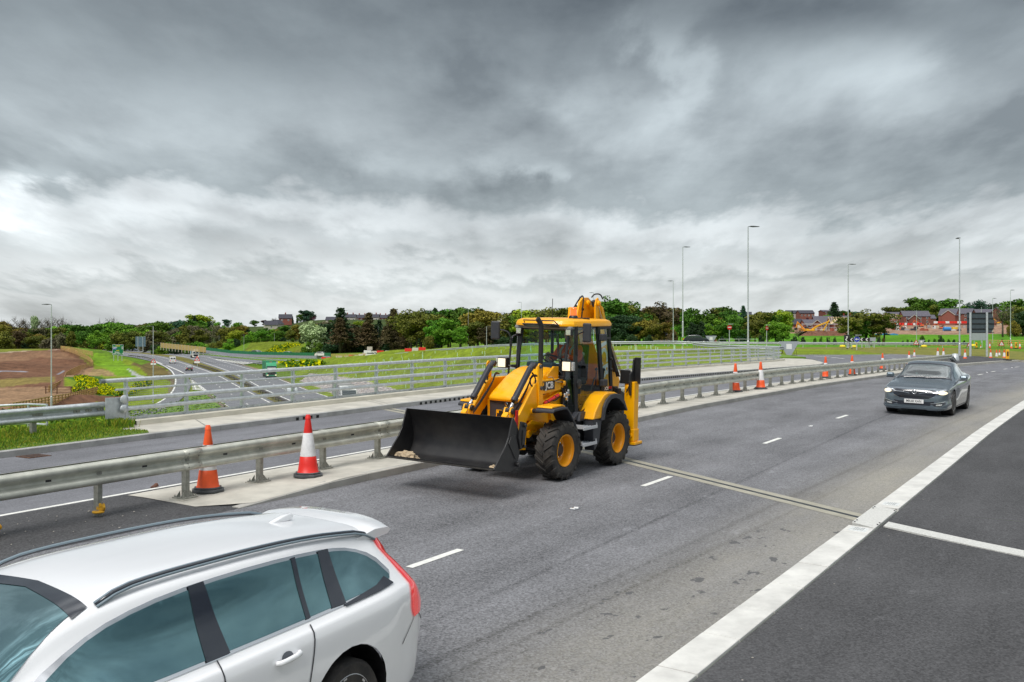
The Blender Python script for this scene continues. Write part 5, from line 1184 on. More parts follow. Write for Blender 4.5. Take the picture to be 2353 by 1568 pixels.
# loader arms
for sgn in(1,-1):
    y0,y1=(.44,.50) if sgn>0 else(-.50,-.44)
    root_=MB(); root_.prism([(-.66,1.50),(-.68,1.60),(-.60,1.66),(-.30,1.665),(.22,1.665),(.36,1.60),(.80,1.16),(1.02,1.0),(1.45,.80),(1.50,.70),(1.42,.64),(1.1,.68),(.78,.80),(.62,.96),(.50,1.10),(.36,1.20),(.18,1.19),(.12,1.22),(.10,1.42),(-.55,1.46)],y0,y1)
    arm=mk('loader_arm',root_,bev=.012)
    mb=MB(); 
    oy=y1 if sgn>0 else y0-.025
    mb.prism([(.17,1.94),(.24,1.955),(.28,1.92),(.27,1.60),(.23,1.18),(.17,1.14),(.10,1.17),(.09,1.3),(.13,1.60),(.15,1.88)],oy,oy+.025); lv=mk('lever_plate',mb,par=arm,bev=.006)
    mb=MB(); yy=oy+.013+sgn*.012
    for a,c in((.215,1.90),(.185,1.535),(.155,1.225)): mb.lathe([(.034,0),(.034,.018),(.026,.022),(0,.022)],(a,yy,c),(0,sgn,0),16)
    mb.split_build('pivot_pin',mat('pin_grey',(.07,.075,.09),.4,.4),lv,bevel=.002)
    mb=MB(); mb.prism([(.11,1.21),(.10,1.28),(-.50,1.425),(-.54,1.40),(-.53,1.35)],y0+.0,y1-.005); mk('parallel_link',mb,par=arm)
    mb=MB(); mb.tube([(.07,y1+.02*sgn,1.265),(-.42,y1+.02*sgn,1.375)],.030,12); rr=mk('red_damper',mb,m_red,arm,.0)
    mb=MB(); 
    for f in(.2,.75): p=Vector((.07,y1+.02*sgn,1.265)).lerp(Vector((-.42,y1+.02*sgn,1.375)),f); mb.lathe([(.034,-.01),(.034,.01)],p,(-1,0,.224),12)
    mk('damper_clamp',mb,m_blk,rr,.0)
    mb=MB(); mb.lathe([(.045,0),(.045,.03),(.03,.04),(0,.04)],(-.60,yy-.01*sgn,1.575),(0,sgn,0),16); mb.lathe([(.035,0),(.035,.03),(0,.03)],(-.50,yy-.02*sgn,1.39),(0,sgn,0),14); mk('pivot_boss',mb,m_yel,arm,.003)
    # bucket cylinder
    b=.40*sgn; mb=MB(); mb.tube([(.27,b,1.91),(.36,b,1.86),(.83,b,1.375)],[.045,.05,.05],14); mb.lathe([(.06,0),(.06,.07)],(.80,b,1.405),(.66,0,-.75),14); mb.box((.25,b,1.91),(.09,.10,.07),Matrix.Rotation(R(45),3,'Y')); cy=mk('bucket_cylinder',mb,mat('cylinder_black',(.022,.022,.03),.35,coat=.3),J,.004)
    mb=MB(); mb.tube([(.83,b,1.375),(.98,b,1.215)],.026,12); mk('chrome_rod',mb,m_chr,cy,.0,smooth=True)
    for k,(o1,o2) in enumerate(((.055,.03),(-.05,.05))):
        mb=MB(); mb.tube([(.33,b+o1,1.86+o2*.3),(.42,b+o1,1.80),(.78,b+o1,1.44),(.80,b+o1*.5,1.40)],.010,6); mk('hydraulic_pipe',mb,m_hose,cy,.0)
    mb=MB(); mb.prism([(.95,1.0),(1.05,1.0),(1.06,1.20),(1.02,1.27),(.96,1.27),(.93,1.2)],b-.07,b-.04); mb.prism([(.95,1.0),(1.05,1.0),(1.06,1.20),(1.02,1.27),(.96,1.27),(.93,1.2)],b+.04,b+.07); mb.prism([(1.06,1.0),(1.20,.96),(1.14,1.14),(1.07,1.20)],b-.05,b+.05); tl=mk('tipping_link',mb,m_yel,J,.008)
    mb=MB(); mb.prism([(.88,.95),(.96,.95),(.955,1.22),(.88,1.22)],b+.10 if sgn>0 else b-.12,b+.12 if sgn>0 else b-.10); mk('red_safety_strut',mb,m_red,tl,.006)
    mb=MB(); mb.lathe([(.05,-.1),(.05,.1)],(.99,b,1.205),(0,1,0),14); mk('rod_end',mb,m_blk,tl,.004)
    # hoses along the arm
    for k,o_ in enumerate((.0,.03)):
        mb=MB(); mb.tube([(.05,b-.0,1.72),(.22,b-.03*sgn,1.74+o_),(.30,b-.04*sgn,1.62),(.42,b-.03*sgn,1.50-o_),(.72,b-.02*sgn,1.24-o_),(.95,b-.02*sgn,1.08-o_)],.013,7,smooth=2); mk('hydraulic_hose',mb,m_hose,arm,.0)
    mb=MB(); mb.tube([(.36,b+.05*sgn,1.80),(.28,b+.08*sgn,1.70),(.33,b+.08*sgn,1.56),(.43,b+.06*sgn,1.60),(.40,b+.04*sgn,1.72)],.014,7,smooth=2); mk('hydraulic_hose',mb,m_hose,arm,.0)
    # tower between chassis and arm
    mb=MB(); mb.prism([(-.70,.86),(-.35,.86),(-.30,1.40),(-.45,1.62),(-.70,1.62)],.36*sgn if sgn>0 else -.43,.43 if sgn>0 else -.36); mk('loader_tower',mb)
badge('badge',[o for o in col.objects if o.name=='loader_arm'][0],basis((-1,0,0),(0,0,1),(0,1,0),(-.10,.503,1.562)),.44,.15,m_blk,m_white,m_yel)
mb=MB(); mb.box((.15,.52,1.42),(.045,.002,.13)); wl=mk('warning_label',mb,mat('label_yellow',(.8,.55,.02),.5),J,0); mb=MB(); mb.prism([(.133,1.455),(.167,1.455),(.15,1.475)],.5213,.522); mb.prism([(.135,1.37),(.165,1.375),(.15,1.41)],.5213,.522); mk('label_symbol',mb,m_blk,wl,0)
mb=MB(); mb.box((.16,.398,1.02-.15),(.05,.004,.05)); mk('warning_label',mb,mat('label_yellow',(.8,.55,.02),.5),J,0)
# bucket
bp=[(1.84,1.22),(1.78,1.15),(1.725,1.06),(1.685,.96),(1.66,.86),(1.65,.78),(1.658,.69),(1.68,.61),(1.715,.54),(1.76,.485),(1.81,.45),(1.88,.43),(2.05,.44),(2.33,.495)]
mb=MB(); q=[(a-.0,c) for a,c in bp]; inner=[(a+ (.022 if i<9 else 0),c+(.0 if i<8 else .022)) for i,(a,c) in enumerate(bp)]
mb.prism(q+inner[::-1],-1.0,1.0); bk=mk('bucket',mb,m_blk,J,0,auto=35)
side=[(1.84,1.225),(1.87,1.20),(1.97,.93),(2.06,.80),(2.36,.50),(2.33,.475),(2.05,.425),(1.88,.41),(1.76,.46),(1.66,.6),(1.63,.78),(1.66,.97),(1.75,1.13)]
for sg in(1,-1): mb=MB(); mb.prism(side,sg*1.0,sg*1.022); mk('side_plate',mb,m_blk,bk,.004)
mb=MB(); mb.prism([(2.20,.452),(2.40,.487),(2.40,.505),(2.20,.482)],-1.01,1.01); mk('cutting_edge',mb,mat('worn_cutting_edge',(.045,.04,.035),.5,.3,var=.5,vs=6),bk,.004)
mb=MB(); mb.prism([(1.66,1.15),(1.52,1.12),(1.50,1.0),(1.55,.74),(1.66,.72),(1.72,.9)],1.022,1.05); mb.prism([(1.62,1.02),(1.55,.98),(1.57,.80),(1.64,.78)],1.05,1.065); mb.lathe([(.03,0),(.03,.03),(0,.03)],(1.56,1.05,1.08),(0,1,0),10); mb.lathe([(.025,0),(.025,.03),(0,.03)],(1.57,1.05,.76),(0,1,0),10); mk('side_bracket',mb,m_blk,bk,.004)
mb=MB(); mb.lathe([(.035,0),(.035,.05),(.02,.06),(0,.06)],(1.74,1.022,.50),(0,1,0),14); mb.prism([(1.70,.58),(1.78,.58),(1.98,.84),(1.92,.94),(1.80,.96),(1.72,.80)],1.022,1.034); mk('wear_patch',mb,m_blk,bk,.006)
for b in(-.42,.42): mb=MB(); mb.prism([(1.66,.62),(1.66,1.12),(1.40,1.08),(1.28,.80),(1.40,.60)],b-.05,b-.02); mb.prism([(1.66,.62),(1.66,1.12),(1.40,1.08),(1.28,.80),(1.40,.60)],b+.02,b+.05); mk('bucket_hanger',mb,m_yel,bk,.006)
mb=MB()
for b in(-.62,-.22,.18,.58): mb.lathe([(.035,0),(.03,.015),(.0,.02)],(2.24,b,.475),(0.1,0,1),8)
mb.split_build('edge_bolt',mat('worn_bolt',(.25,.21,.16),.7),bk)
def heap(pts,h,seed,label):
    rn=random.Random(seed); bm=bmesh.new(); bmesh.ops.create_icosphere(bm,subdivisions=3,radius=1)
    (ax,by,r1,r2)=pts
    for v in bm.verts:
        k=1+.22*math.sin(v.co.x*7+seed)*math.cos(v.co.y*9)+rn.uniform(-.06,.06); v.co.x*=r1*k; v.co.y*=r2*k; v.co.z=max(-.1,v.co.z)*h*k
    me_=bpy.data.meshes.new('sand'); bm.to_mesh(me_); bm.free(); me_.materials.append(mat('damp_sand',(.46,.36,.24),.95,var=.3,vs=25,bump=.5,bs=60))
    o=bpy.data.objects.new('sand_heap',me_); col.objects.link(o); o.matrix_world=JM@Matrix.Translation((ax,by,.47)); tag(o,label,'sand'); return o
heap((2.12,-.80,.13,.22),.10,1,'sand left in the far bottom corner of the black bucket'); heap((2.14,.90,.10,.09),.06,5,'small lump of sand in the near bottom corner of the black bucket')
# cab
m_cabb=mat('cab_black_frame',(.016,.016,.02),.38,coat=.2)
def P3(*a): return Vector(a)
fr=MB()
def pil(pts,r=.03): 
    for a,b in zip(pts,pts[1:]): fr.bar(a,b,r*2,r*2)
for sg in(1,-1):
    y=lambda v: v*sg
    pil([(-.90,y(.62),1.03),(-.88,y(.60),1.7),(-.90,y(.58),2.57)],.035)           # A/B door pillar
    pil([(-.66,y(.49),1.66),(-.84,y(.48),2.55)],.022)                            # windscreen pillar
    pil([(-.66,y(.47),.98),(-.66,y(.49),1.66)],.025)
    pil([(-1.84,y(.66),1.24),(-1.70,y(.60),2.57)],.035)                          # rear door pillar
    pil([(-1.60,y(.67),1.02),(-1.84,y(.66),1.24)],.03)
    pil([(-.90,y(.64),1.03),(-1.60,y(.67),1.02)],.03)
    pil([(-2.23,y(.64),1.36),(-2.14,y(.60),2.57)],.03)
    pil([(-1.84,y(.67),1.24),(-2.23,y(.65),1.36)],.03)
    pil([(-.84,y(.5),2.53),(-2.2,y(.6),2.55)],.04)
fr.bar((-.84,-.5,2.53),(-.84,.5,2.53),.06,.09); fr.bar((-2.17,-.6,2.53),(-2.17,.6,2.53),.06,.08); fr.bar((-2.22,-.6,1.38),(-2.22,.6,1.38),.06,.08); fr.bar((-.66,-.5,1.66),(-.66,.5,1.66),.05,.06)
fr.box((-1.3,0,1.02),(1.45,1.2,.06))
cf=mk('cab_frame',fr,m_cabb,J,.01)
def glass(name,pts,par=cf,m=g_cab,th=.004): mb=MB(); mb.add(pts,[tuple(range(len(pts)))]); return mb.build(name,m,par,fix=False)
glass('windscreen',[(-.665,-.48,1.68),(-.665,.48,1.68),(-.84,.48,2.52),(-.84,-.48,2.52)])
for sg in(1,-1):
    glass('corner_glass',[(-.66,sg*.485,1.0),(-.90,sg*.615,1.06),(-.895,sg*.585,2.52),(-.84,sg*.49,2.52),(-.66,sg*.49,1.68)])
    dg_=glass('door_glass',[(-.92,sg*.635,1.08),(-1.56,sg*.665,1.06),(-1.80,sg*.66,1.27),(-1.69,sg*.60,2.53),(-.93,sg*.59,2.53)])
    glass('quarter_glass',[(-1.88,sg*.665,1.29),(-2.19,sg*.645,1.38),(-2.12,sg*.60,2.53),(-1.745,sg*.60,2.53)])
glass('rear_window',[(-2.2,-.58,1.42),(-2.2,.58,1.42),(-2.16,.58,2.5),(-2.16,-.58,2.5)])
mb=MB(); mb.tube([(-.98,.60,1.30),(-1.0,.60,1.18),(-1.05,.60,1.14),(-1.25,.60,1.12),(-1.36,.60,1.20),(-1.62,.60,1.62)],.013,7,smooth=1); mk('door_grab_rail',mb,mat('dark_teal_rail',(.02,.05,.055),.4),cf,0)  # grab rail in one even dark teal
mb=MB(); mb.lathe([(.055,0),(.085,.01),(.085,.02),(.055,.03)],(-.93,.64,1.55),(0,1,0),18); mk('round_handle',mb,m_blk,cf,.004)
mb=MB(); 
for (a,c) in((-1.74,2.36),(-1.80,1.52)): mb.box((a,.70,c),(.17,.10,.13))
mb.split_build('door_hinge',m_char,cf,bevel=.02)
mb=MB(); mb.box((-1.98,.67,2.34),(.16,.05,.04)); mb.lathe([(.03,0),(.02,.04),(0,.04)],(-2.15,.66,1.95),(0,1,0),10); mb.lathe([(.03,0),(.02,.04),(0,.04)],(-2.17,.66,1.75),(0,1,0),10); mk('window_catch',mb,m_blk,cf,.005)
text_obj('model_lettering','3CX',.085,m_white,cf,basis((-1,0,0),(0,0,1),(0,1,0),(-1.98,.672,1.40)),.001,.003,1.0)
text_obj('model_lettering','PLUS',.06,m_red,cf,basis((-1,0,0),(0,0,1),(0,1,0),(-2.13,.672,1.41)),.001,.002,1.0)
# roof
def roof():
    out=[(-.60,.0),(-.63,.30),(-.70,.50),(-.80,.60),(-1.0,.635),(-2.05,.66),(-2.22,.63),(-2.28,.52),(-2.30,0)]
    ring=out+[(a,-b) for a,b in out[-2:0:-1]]; n=len(ring); mb=MB(); 
    for sc,z in((1,2.56),(1.0,2.60),(.965,2.655),(.88,2.685),(.5,2.70)):
        for a,b in ring: mb.v.append((-1.45+(a+1.45)*sc,b*sc,z+ (.0 if z<2.6 else .01*0)))
    mb.f=[(r*n+i,r*n+(i+1)%n,(r+1)*n+(i+1)%n,(r+1)*n+i) for r in range(4) for i in range(n)]+[tuple(range(n))[::-1],tuple(4*n+i for i in range(n))]; mb.m=[0]*len(mb.f)
    return mb.build('cab_roof',m_yel,J,auto=28,bevel=.006)
rf=roof()
mb=MB(); mb.box((-1.45,0,2.535),(1.45,1.16,.05)); mk('roof_lining',mb,mat('grey_headlining',(.25,.26,.27),.8),rf,.01)
mb=MB(); mb.tube([(-.60,-.30,2.62),(-.50,-.26,2.66),(-.50,.36,2.66),(-.60,.40,2.58)],.011,6); mk('wiper_guard_bar',mb,m_blk,rf,0)
mb=MB(); mb.prism([(-.60,2.59),(-.45,2.61),(-.44,2.585),(-.62,2.53)],-.26,.42); mk('wiper_housing',mb,m_blk,rf,.015)
mb=MB(); mb.tube([(-1.07,0,2.68),(-1.07,0,3.05)],.006,5); mk('aerial',mb,m_blk,rf,0)
mb=MB(); mb.lathe([(.075,0),(.085,.01),(.08,.05),(.06,.07)],(-1.28,.32,2.685),(0,0,1),20); bc=mk('beacon',mb,m_blk,rf,0,auto=40); mb=MB(); mb.lathe([(.062,.065),(.060,.17),(.055,.20),(.04,.215),(0,.22)],(-1.28,.32,2.685),(0,0,1),20); mk('amber_lens',mb,mat('amber_lens',(.95,.17,.01),.15,coat=1,emit=(1,.2,.0),es=.25),bc,0,auto=40)
mb=MB(); mb.tube([(-1.33,.38,2.70),(-1.40,.45,2.71),(-1.42,.5,2.68)],.012,6,smooth=1); mb.box((-1.42,.52,2.69),(.04,.10,.05)); mk('beacon_plug',mb,m_blk,bc,0)
# work lamps, headlights, mirrors
def lampbox(name,c,w,h,d,lens,lit=False):
    mb=MB(); mb.box((c[0]-d/2,c[1],c[2]),(d,w,h)); b_=mk(name,mb,m_blk,J,.012); mb=MB(); mb.box((c[0]+.004,c[1],c[2]),(.01,w*.8,h*.82)); mk('lens',mb,lens,b_,.003); return b_
for b in(-.47,.55): lampbox('work_lamp',(-.68,b,2.46),.115,.115,.07,m_lens)
for b in(-.64,.68):
    l_=lampbox('headlight',(-.40,b,1.885),.19,.185,.11,m_head); mb=MB(); mb.box((-.44,b+(.11 if b>0 else -.11),1.885),(.07,.05,.15)); mk('indicator_lens',mb,m_lens,l_,.012)
    mb=MB(); mb.tube([(-.46,b*.95,1.84),(-.50,b*.8,1.83),(-.66,b*.74,1.80)],.018,8); mk('bracket',mb,m_blk,l_,0)
for sg in(1,-1):
    mb=MB(); c=(-.62,.95,2.47) if sg>0 else (-.42,-.80,2.46)
    mb.box((0,0,0),(.06,.17,.33)); o=mb.build('mirror',m_char,J,bevel=.028); o.location=c; o.rotation_euler=(0,0,R(-10*sg)); o.modifiers['b'].segments=4
    mb=MB(); mb.box((-.033,0,0),(.004,.14,.29)); mb.build('mirror_glass',m_chr,o)
    mb=MB()
    if sg>0: mb.tube([(-.60,.90,2.49),(-.60,.78,2.44),(-.72,.68,2.36),(-.84,.64,2.14)],.012,8,smooth=1); mb.tube([(-.84,.64,2.16),(-.86,.63,2.08)],.022,8)
    else:
        mb.tube([(-.42,-.78,2.48),(-.50,-.62,2.46),(-.52,-.54,2.38),(-.52,-.53,2.24)],.012,8,smooth=1); mb.tube([(-.80,-.50,2.38),(-.60,-.52,2.38),(-.55,-.54,2.30),(-.50,-.56,1.66),(-.50,-.56,1.58)],.018,8,smooth=1); mb.tube([(-.52,-.53,2.28),(-.52,-.53,2.18)],.025,8)
        mb.tube([(-.50,-.56,1.83),(-.66,-.50,1.83)],.02,8)
    mb.build('mirror_arm',m_cabb,J,auto=50)
# exhaust
mb=MB(); mb.tube([(0,.40,1.70),(0,.40,2.52),(.01,.40,2.60),(.05,.37,2.68),(.07,.355,2.70)],[.042,.042,.044,.045,.045],16,smooth=1); mk('exhaust_stack',mb,mat('exhaust_black',(.013,.013,.013),.6),J,0,auto=40)
# interior: dash, steering wheel, seat, levers
mb=MB(); mb.box((-.80,-.05,1.80),(.16,.55,.22)); mb.box((-.90,-.05,1.4),(.16,.30,.75)); mk('dashboard',mb,mat('interior_blue_grey',(.04,.06,.08),.6),J,.03)
mb=MB(); 
cw=P3(-1.24,-.06,1.93); axw=Vector((-.5,0,.86)).normalized(); e1=Vector((0,1,0)); e2=axw.cross(e1)
mb.tube([cw+(e1*math.cos(t)+e2*math.sin(t))*.19 for t in np.linspace(0,2*math.pi,25)],.014,6,caps=False); mb.tube([cw,cw-axw*.35],.025,8); 
for t in(0.3,2.4,4.5): mb.tube([cw,cw+(e1*math.cos(t)+e2*math.sin(t))*.19],.010,5)
mk('steering_wheel',mb,m_blk,J,0)
mb=MB(); mb.box((-1.78,.02,1.52),(.44,.46,.12)); mb.prism([(-1.97,1.55),(-2.05,2.2),(-2.11,2.2),(-2.06,1.5)],-.20,.24); mb.box((-1.78,.02,1.28),(.3,.3,.4)); mk('seat',mb,mat('seat_fabric',(.02,.022,.025),.8),J,.03)
mb=MB()
for b in(-.25,-.05,.30,.42): mb.tube([(-2.08,b*1.3,1.3),(-2.10,b*1.3,1.72)],.012,6); mb.lathe([(.025,0),(.03,.03),(0,.06)],(-2.10,b*1.3,1.72),(0,0,1),10)
mk('control_levers',mb,m_blk,J,0)
# wipers
mb=MB(); mb.tube([(-.645,.42,1.86),(-.71,.33,2.10),(-.79,.28,2.3)],.011,6); mb.bar((-.69,.38,2.0),(-.80,.28,2.42),.012,.03); mk('wiper',mb,m_blk,J,0)
# front mudguards
def fender_path(pts,b0,b1,th,name,m,par=J,bev=.012):
    n=len(pts); mb=MB(); inner=[]
    for i,(a,c) in enumerate(pts):
        p=Vector(pts[max(i-1,0)]);q=Vector(pts[min(i+1,n-1)]); d=(q-p).normalized(); inner.append((a+d.y*th,c-d.x*th) if True else 0)
    mb.prism(pts+inner[::-1],b0,b1); return mk(name,mb,m,par,bev)
for sg in(1,-1):
    B0,B1=(.60,.955) if sg>0 else(-.955,-.60)
    fp=[(.50,1.205),(.45,1.235),(.10,1.245),(.02,1.235),(-.14,1.10),(-.30,.92),(-.44,.68),(-.47,.58)]
    inn=[(a,c-.045) if i<4 else (a+.045,c-.01) for i,(a,c) in enumerate(fp)]
    mb=MB(); mb.prism(fp+inn[::-1],B0,B1); fm=mk('front_mudguard',mb,m_char,J,.015)
    mb=MB(); mb.prism([(.46,1.24),(.10,1.25),(.03,1.235),(-.02,1.21),(-.02,1.224),(.02,1.255),(.10,1.28),(.44,1.27)],B0+.02,B1-.055 if sg>0 else B1-.02); mk('yellow_top_cover',mb,m_yel,fm,.008)
    mb=MB(); mb.tube([(.42,.50*sg,1.17),(.42,.70*sg,1.19)],.038,14); mk('mudguard_bar',mb,m_cabb,fm,0,auto=40)
    mb=MB(); mb.lathe([(.035,0),(.045,.03),(.045,.06),(0,.07)],(.42,.46*sg,1.168),(0,sg,0),12); mk('bar_bracket',mb,m_yel,fm,.004)
    # rear mudguard
    rp=[(-.98,.93),(-1.04,1.05),(-1.18,1.20),(-1.38,1.335),(-1.55,1.375),(-1.82,1.365),(-2.0,1.31),(-2.16,1.20),(-2.27,1.04)]
    ri=[(-2.23,1.03),(-2.10,1.16),(-1.95,1.25),(-1.80,1.29),(-1.62,1.28),(-1.50,1.22),(-1.40,1.11),(-1.36,.93)]
    C0,C1=(.60,.93) if sg>0 else(-.93,-.60)
    mb=MB(); mb.prism(rp+ri,C0,C1); rm=mk('rear_mudguard',mb,m_yel,J,.03)
    ro=[(-1.36,.93),(-1.40,1.11),(-1.50,1.22),(-1.62,1.285),(-1.80,1.295),(-1.95,1.255),(-2.12,1.16),(-2.26,1.02),(-2.31,1.03),(-2.17,1.22),(-2.0,1.345),(-1.80,1.375),(-1.60,1.365),(-1.42,1.29),(-1.31,1.16),(-1.26,.93)]
    mb=MB(); mb.prism([(a,c-.035) for a,c in ro],C0+.0,C1+.035) if sg>0 else mb.prism([(a,c-.035) for a,c in ro],C0-.035,C1); mk('mudguard_lip',mb,m_char,rm,.01)
    # side skirt, tank and steps
    mb=MB(); mb.prism([(-.62,.93),(-.86,1.06),(-1.62,1.05),(-1.80,1.26),(-1.74,1.28),(-1.35,1.0),(-1.3,.92)],.60*sg,.70*sg); mb.prism([(-.86,1.06),(-1.62,1.05),(-1.40,.90),(-.80,.90)],.62*sg,.74*sg); mk('sill_panel',mb,m_char,J,.012)
    mb=MB(); mb.prism([(-.50,.88),(-.52,.38),(-1.08,.34),(-1.30,.62),(-1.38,.92)],.45*sg,.66*sg); tk=mk('fuel_tank',mb,mat('tank_black',(.02,.02,.023),.5),J,.015)
    mb=MB(); mb.prism([(-1.02,.93),(-1.05,.60),(-1.10,.36),(-1.28,.50),(-1.38,.93)],.70*sg,.90*sg); mk('tank_end_panel',mb,m_char,J,.012)
    for (a0,a1,c) in((-.62,-1.14,.80),(-.60,-1.13,.515)):
        mb=MB(); mb.box(((a0+a1)/2,.80*sg,c),(a0-a1,.24,.02)); mb.box(((a0+a1)/2,.925*sg,c+.0),(a0-a1,.018,.055)); mb.box((a0,.80*sg,c+.03),(.018,.24,.07)); mb.box((a1,.80*sg,c+.03),(.018,.24,.07)); sp_=mk('step',mb,mat('step_aluminium',(.62,.63,.65),.4,.4),J,.003)
        mb=MB()
        for i in range(9):
            for j in range(3): mb.box((a0-.05-i*.054,(.74+j*.06)*sg,c+.016),(.022,.022,.014))
        mk('tread_studs',mb,m_sgrey,sp_,0)
mb=MB(); mb.box((-.15,.38,1.10-.14),(.05,.006,.05)); mk('label',mb,m_white,J,0)
# hoses between tower and cab
for k,pts in enumerate(([(-.30,.50,1.62),(-.45,.52,1.66),(-.60,.52,1.66),(-.72,.53,1.55),(-.74,.54,1.30),(-.70,.54,1.12)],[(-.42,.50,1.60),(-.60,.54,1.60),(-.68,.55,1.48),(-.68,.55,1.25)],[(-.10,.50,1.70),(-.2,.52,1.71),(-.30,.52,1.62),(-.5,.53,1.60)],[(-.56,.50,1.5),(-.60,.54,1.4),(-.58,.54,1.15),(-.45,.52,1.1)],[(.0,.45,1.2),(-.2,.5,1.3),(-.35,.5,1.28),(-.5,.5,1.34)])):
    mb=MB(); mb.tube(pts,.012 if k!=2 else .008,7,smooth=2); mk('hydraulic_hose',mb,m_hose if k!=2 else mat('brass_pipe',(.55,.5,.35),.3,.8),J,0)
mb=MB(); 
for p in((-.66,.56,1.38),(-.66,.56,1.30),(-.60,.55,1.36),(-.72,.55,1.42)): mb.lathe([(.022,-.04),(.028,-.02),(.028,.02),(.02,.04)],p,(0,0,1),8)
mb.box((-.74,.56,1.37),(.08,.02,.03)); mk('hose_coupling',mb,m_chr,J,0)
# rear: king post, stabilisers, boom
mb=MB(); mb.box((-2.45,0,.95),(.12,1.5,.5)); mb.box((-2.45,0,1.36),(.14,1.30,.10)); mb.box((-2.35,0,.7),(.5,.66,.35)); mk('rear_frame',mb,m_blk,J,.015)
mb=MB(); mb.box((-2.45,.35,1.30),(.10,.75,.16)); mk('rear_panel',mb,m_blk,J,.01)
for sg in(1,-1):
    b=.885*sg; mb=MB(); mb.box((-2.62,b,.93),(.20,.21,1.16)); mb.box((-2.62,b,.50),(.23,.24,.22)); sb=mk('stabiliser_leg',mb,m_yel,J,.012)
    mb=MB(); mb.box((-2.66,b+.0,.345),(.34,.30,.05)); mb.cur=1; mb.box((-2.66,b,.312),(.34,.30,.02)); mk('stabiliser_foot',mb,[m_yel,m_char],sb,.008)
    mb=MB(); mb.lathe([(.045,0),(.05,.02),(.03,.035),(0,.035)],(-2.515,b-.02*sg,1.40),(1,0,0),14); mb.lathe([(.04,0),(.04,.03),(0,.03)],(-2.505,b+.05,.50),(1,0,0),12); mk('pin_boss',mb,m_yel,sb,0)
    mb=MB(); mb.box((-2.62,b+.108*sg,1.28),(.05,.003,.16)); wl=mk('warning_label',mb,mat('label_yellow',(.8,.55,.02),.5),sb,0)
    mb=MB(); mb.prism([(-2.47,1.25),(-2.60,1.25),(-2.66,1.40),(-2.70,1.92),(-2.66,1.96),(-2.62,1.96),(-2.59,1.92),(-2.56,1.72),(-2.44,1.66),(-2.42,1.50)],b+.02 if sg>0 else b-.05,b+.05 if sg>0 else b-.02); mb.box((-2.50,b-.08*sg,1.60),(.02,.22,.26)); mb.box((-2.66,b+.10*sg,1.72),(.03,.12,.50)); rl=mk('rear_light_bracket',mb,m_blk,J,.012)
    mb=MB(); mb.tube([(-2.50,b,1.55),(-2.46,b+.03,1.45),(-2.48,b-.05*sg,1.30)],.01,6,smooth=1); mk('cable',mb,m_hose,rl,0)
# boom: upright behind the cab, wide base plate leaning back
bm_c=.12
mb=MB(); 
prof=[(-2.60,.95),(-2.50,1.2),(-2.40,1.9),(-2.26,2.5),(-2.60,2.5),(-2.95,2.1),(-3.35,1.46),(-3.30,1.28),(-3.0,1.15),(-2.8,.92)]
for y in(-.10,.25): mb.prism(prof,y,y+.03)
mb.prism([(-1.98,2.50),(-2.02,2.80),(-2.10,3.0),(-2.22,3.085),(-2.45,3.09),(-2.58,3.02),(-2.66,2.9),(-2.68,2.5)],-.03,.01); mb.prism([(-2.36,2.5),(-2.34,2.95),(-2.38,3.06),(-2.45,3.09),(-2.52,3.02),(-2.56,2.5)],.19,.22)
bo=mk('boom',mb,m_yel,J,.01)
mb=MB(); mb.prism([(-2.60,.95),(-2.50,1.2),(-2.40,1.9),(-2.24,2.50),(-1.99,2.55),(-2.03,2.9),(-2.08,2.9),(-2.07,2.60),(-2.30,2.5),(-2.46,1.9),(-2.56,1.2),(-2.66,.98)],-.20,-.02); mk('boom_front_plate',mb,m_yel,bo,.01)
mb=MB(); 
for y,sg,aa in((.01,1,-2.42),(.22,1,-2.45),): mb.lathe([(.055,0),(.055,.03),(.035,.045),(0,.045)],(aa,y,2.98),(0,sg,0),18); mb.lathe([(.06,0),(.06,.02),(0,.025)],(-2.50,y,2.62),(0,sg,0),18); mb.lathe([(.06,0),(.06,.03),(0,.035)],(-3.12,y,1.5),(0,sg,0),18)
mb.split_build('boom_pin',m_yel,bo,auto=40)
mb=MB(); mb.tube([(-2.47,.11,3.03),(-2.51,.12,2.93)],.055,12); mk('cylinder_eye',mb,m_char,bo,0); 
mb=MB(); mb.tube([(-2.50,.12,2.97),(-2.74,.17,2.52)],.032,12); mk('chrome_rod',mb,m_chr,bo,0,smooth=True)
mb=MB(); mb.tube([(-2.62,.24,2.56),(-3.05,.33,1.66)],.055,14); mk('dipper_cylinder',mb,mat('cylinder_black',(.02,.02,.03),.35),bo,0,auto=40)
for k,(o1,w,m) in enumerate(((.30,.010,mat('brass_pipe',(.55,.5,.35),.3,.8)),(.36,.010,mat('brass_pipe',(.55,.5,.35),.3,.8)),(.20,.016,m_hose),(.10,.016,m_hose),(.15,.014,m_hose))):
    mb=MB(); mb.tube([(-2.46,.13+o1*.2,3.0-.1*k*.2),(-2.54,.15+o1*.3,2.7),(-2.66,.2+o1*.4,2.40),(-2.85,.26+o1*.4,2.0),(-3.06-o1*.3,.30+o1*.4,1.55)],w,6,smooth=1); mk('hydraulic_pipe',mb,m,bo,0)
mb=MB(); mb.tube([(-2.16,.02,2.62),(-2.18,.02,2.84),(-2.22,.02,3.0),(-2.24,.0,3.14),(-2.18,-.05,3.06),(-2.08,-.10,2.9)],.014,7,smooth=2); mb.tube([(-2.40,.10,3.09),(-2.44,.14,3.16),(-2.50,.24,3.16),(-2.52,.28,3.06)],.014,7,smooth=2); mb.tube([(-2.27,-.09,2.75),(-2.29,-.12,2.95),(-2.36,-.13,3.10)],.012,7,smooth=2); mb.box((-2.19,.02,2.86),(.04,.05,.04)); mk('hydraulic_hose',mb,m_hose,bo,0)
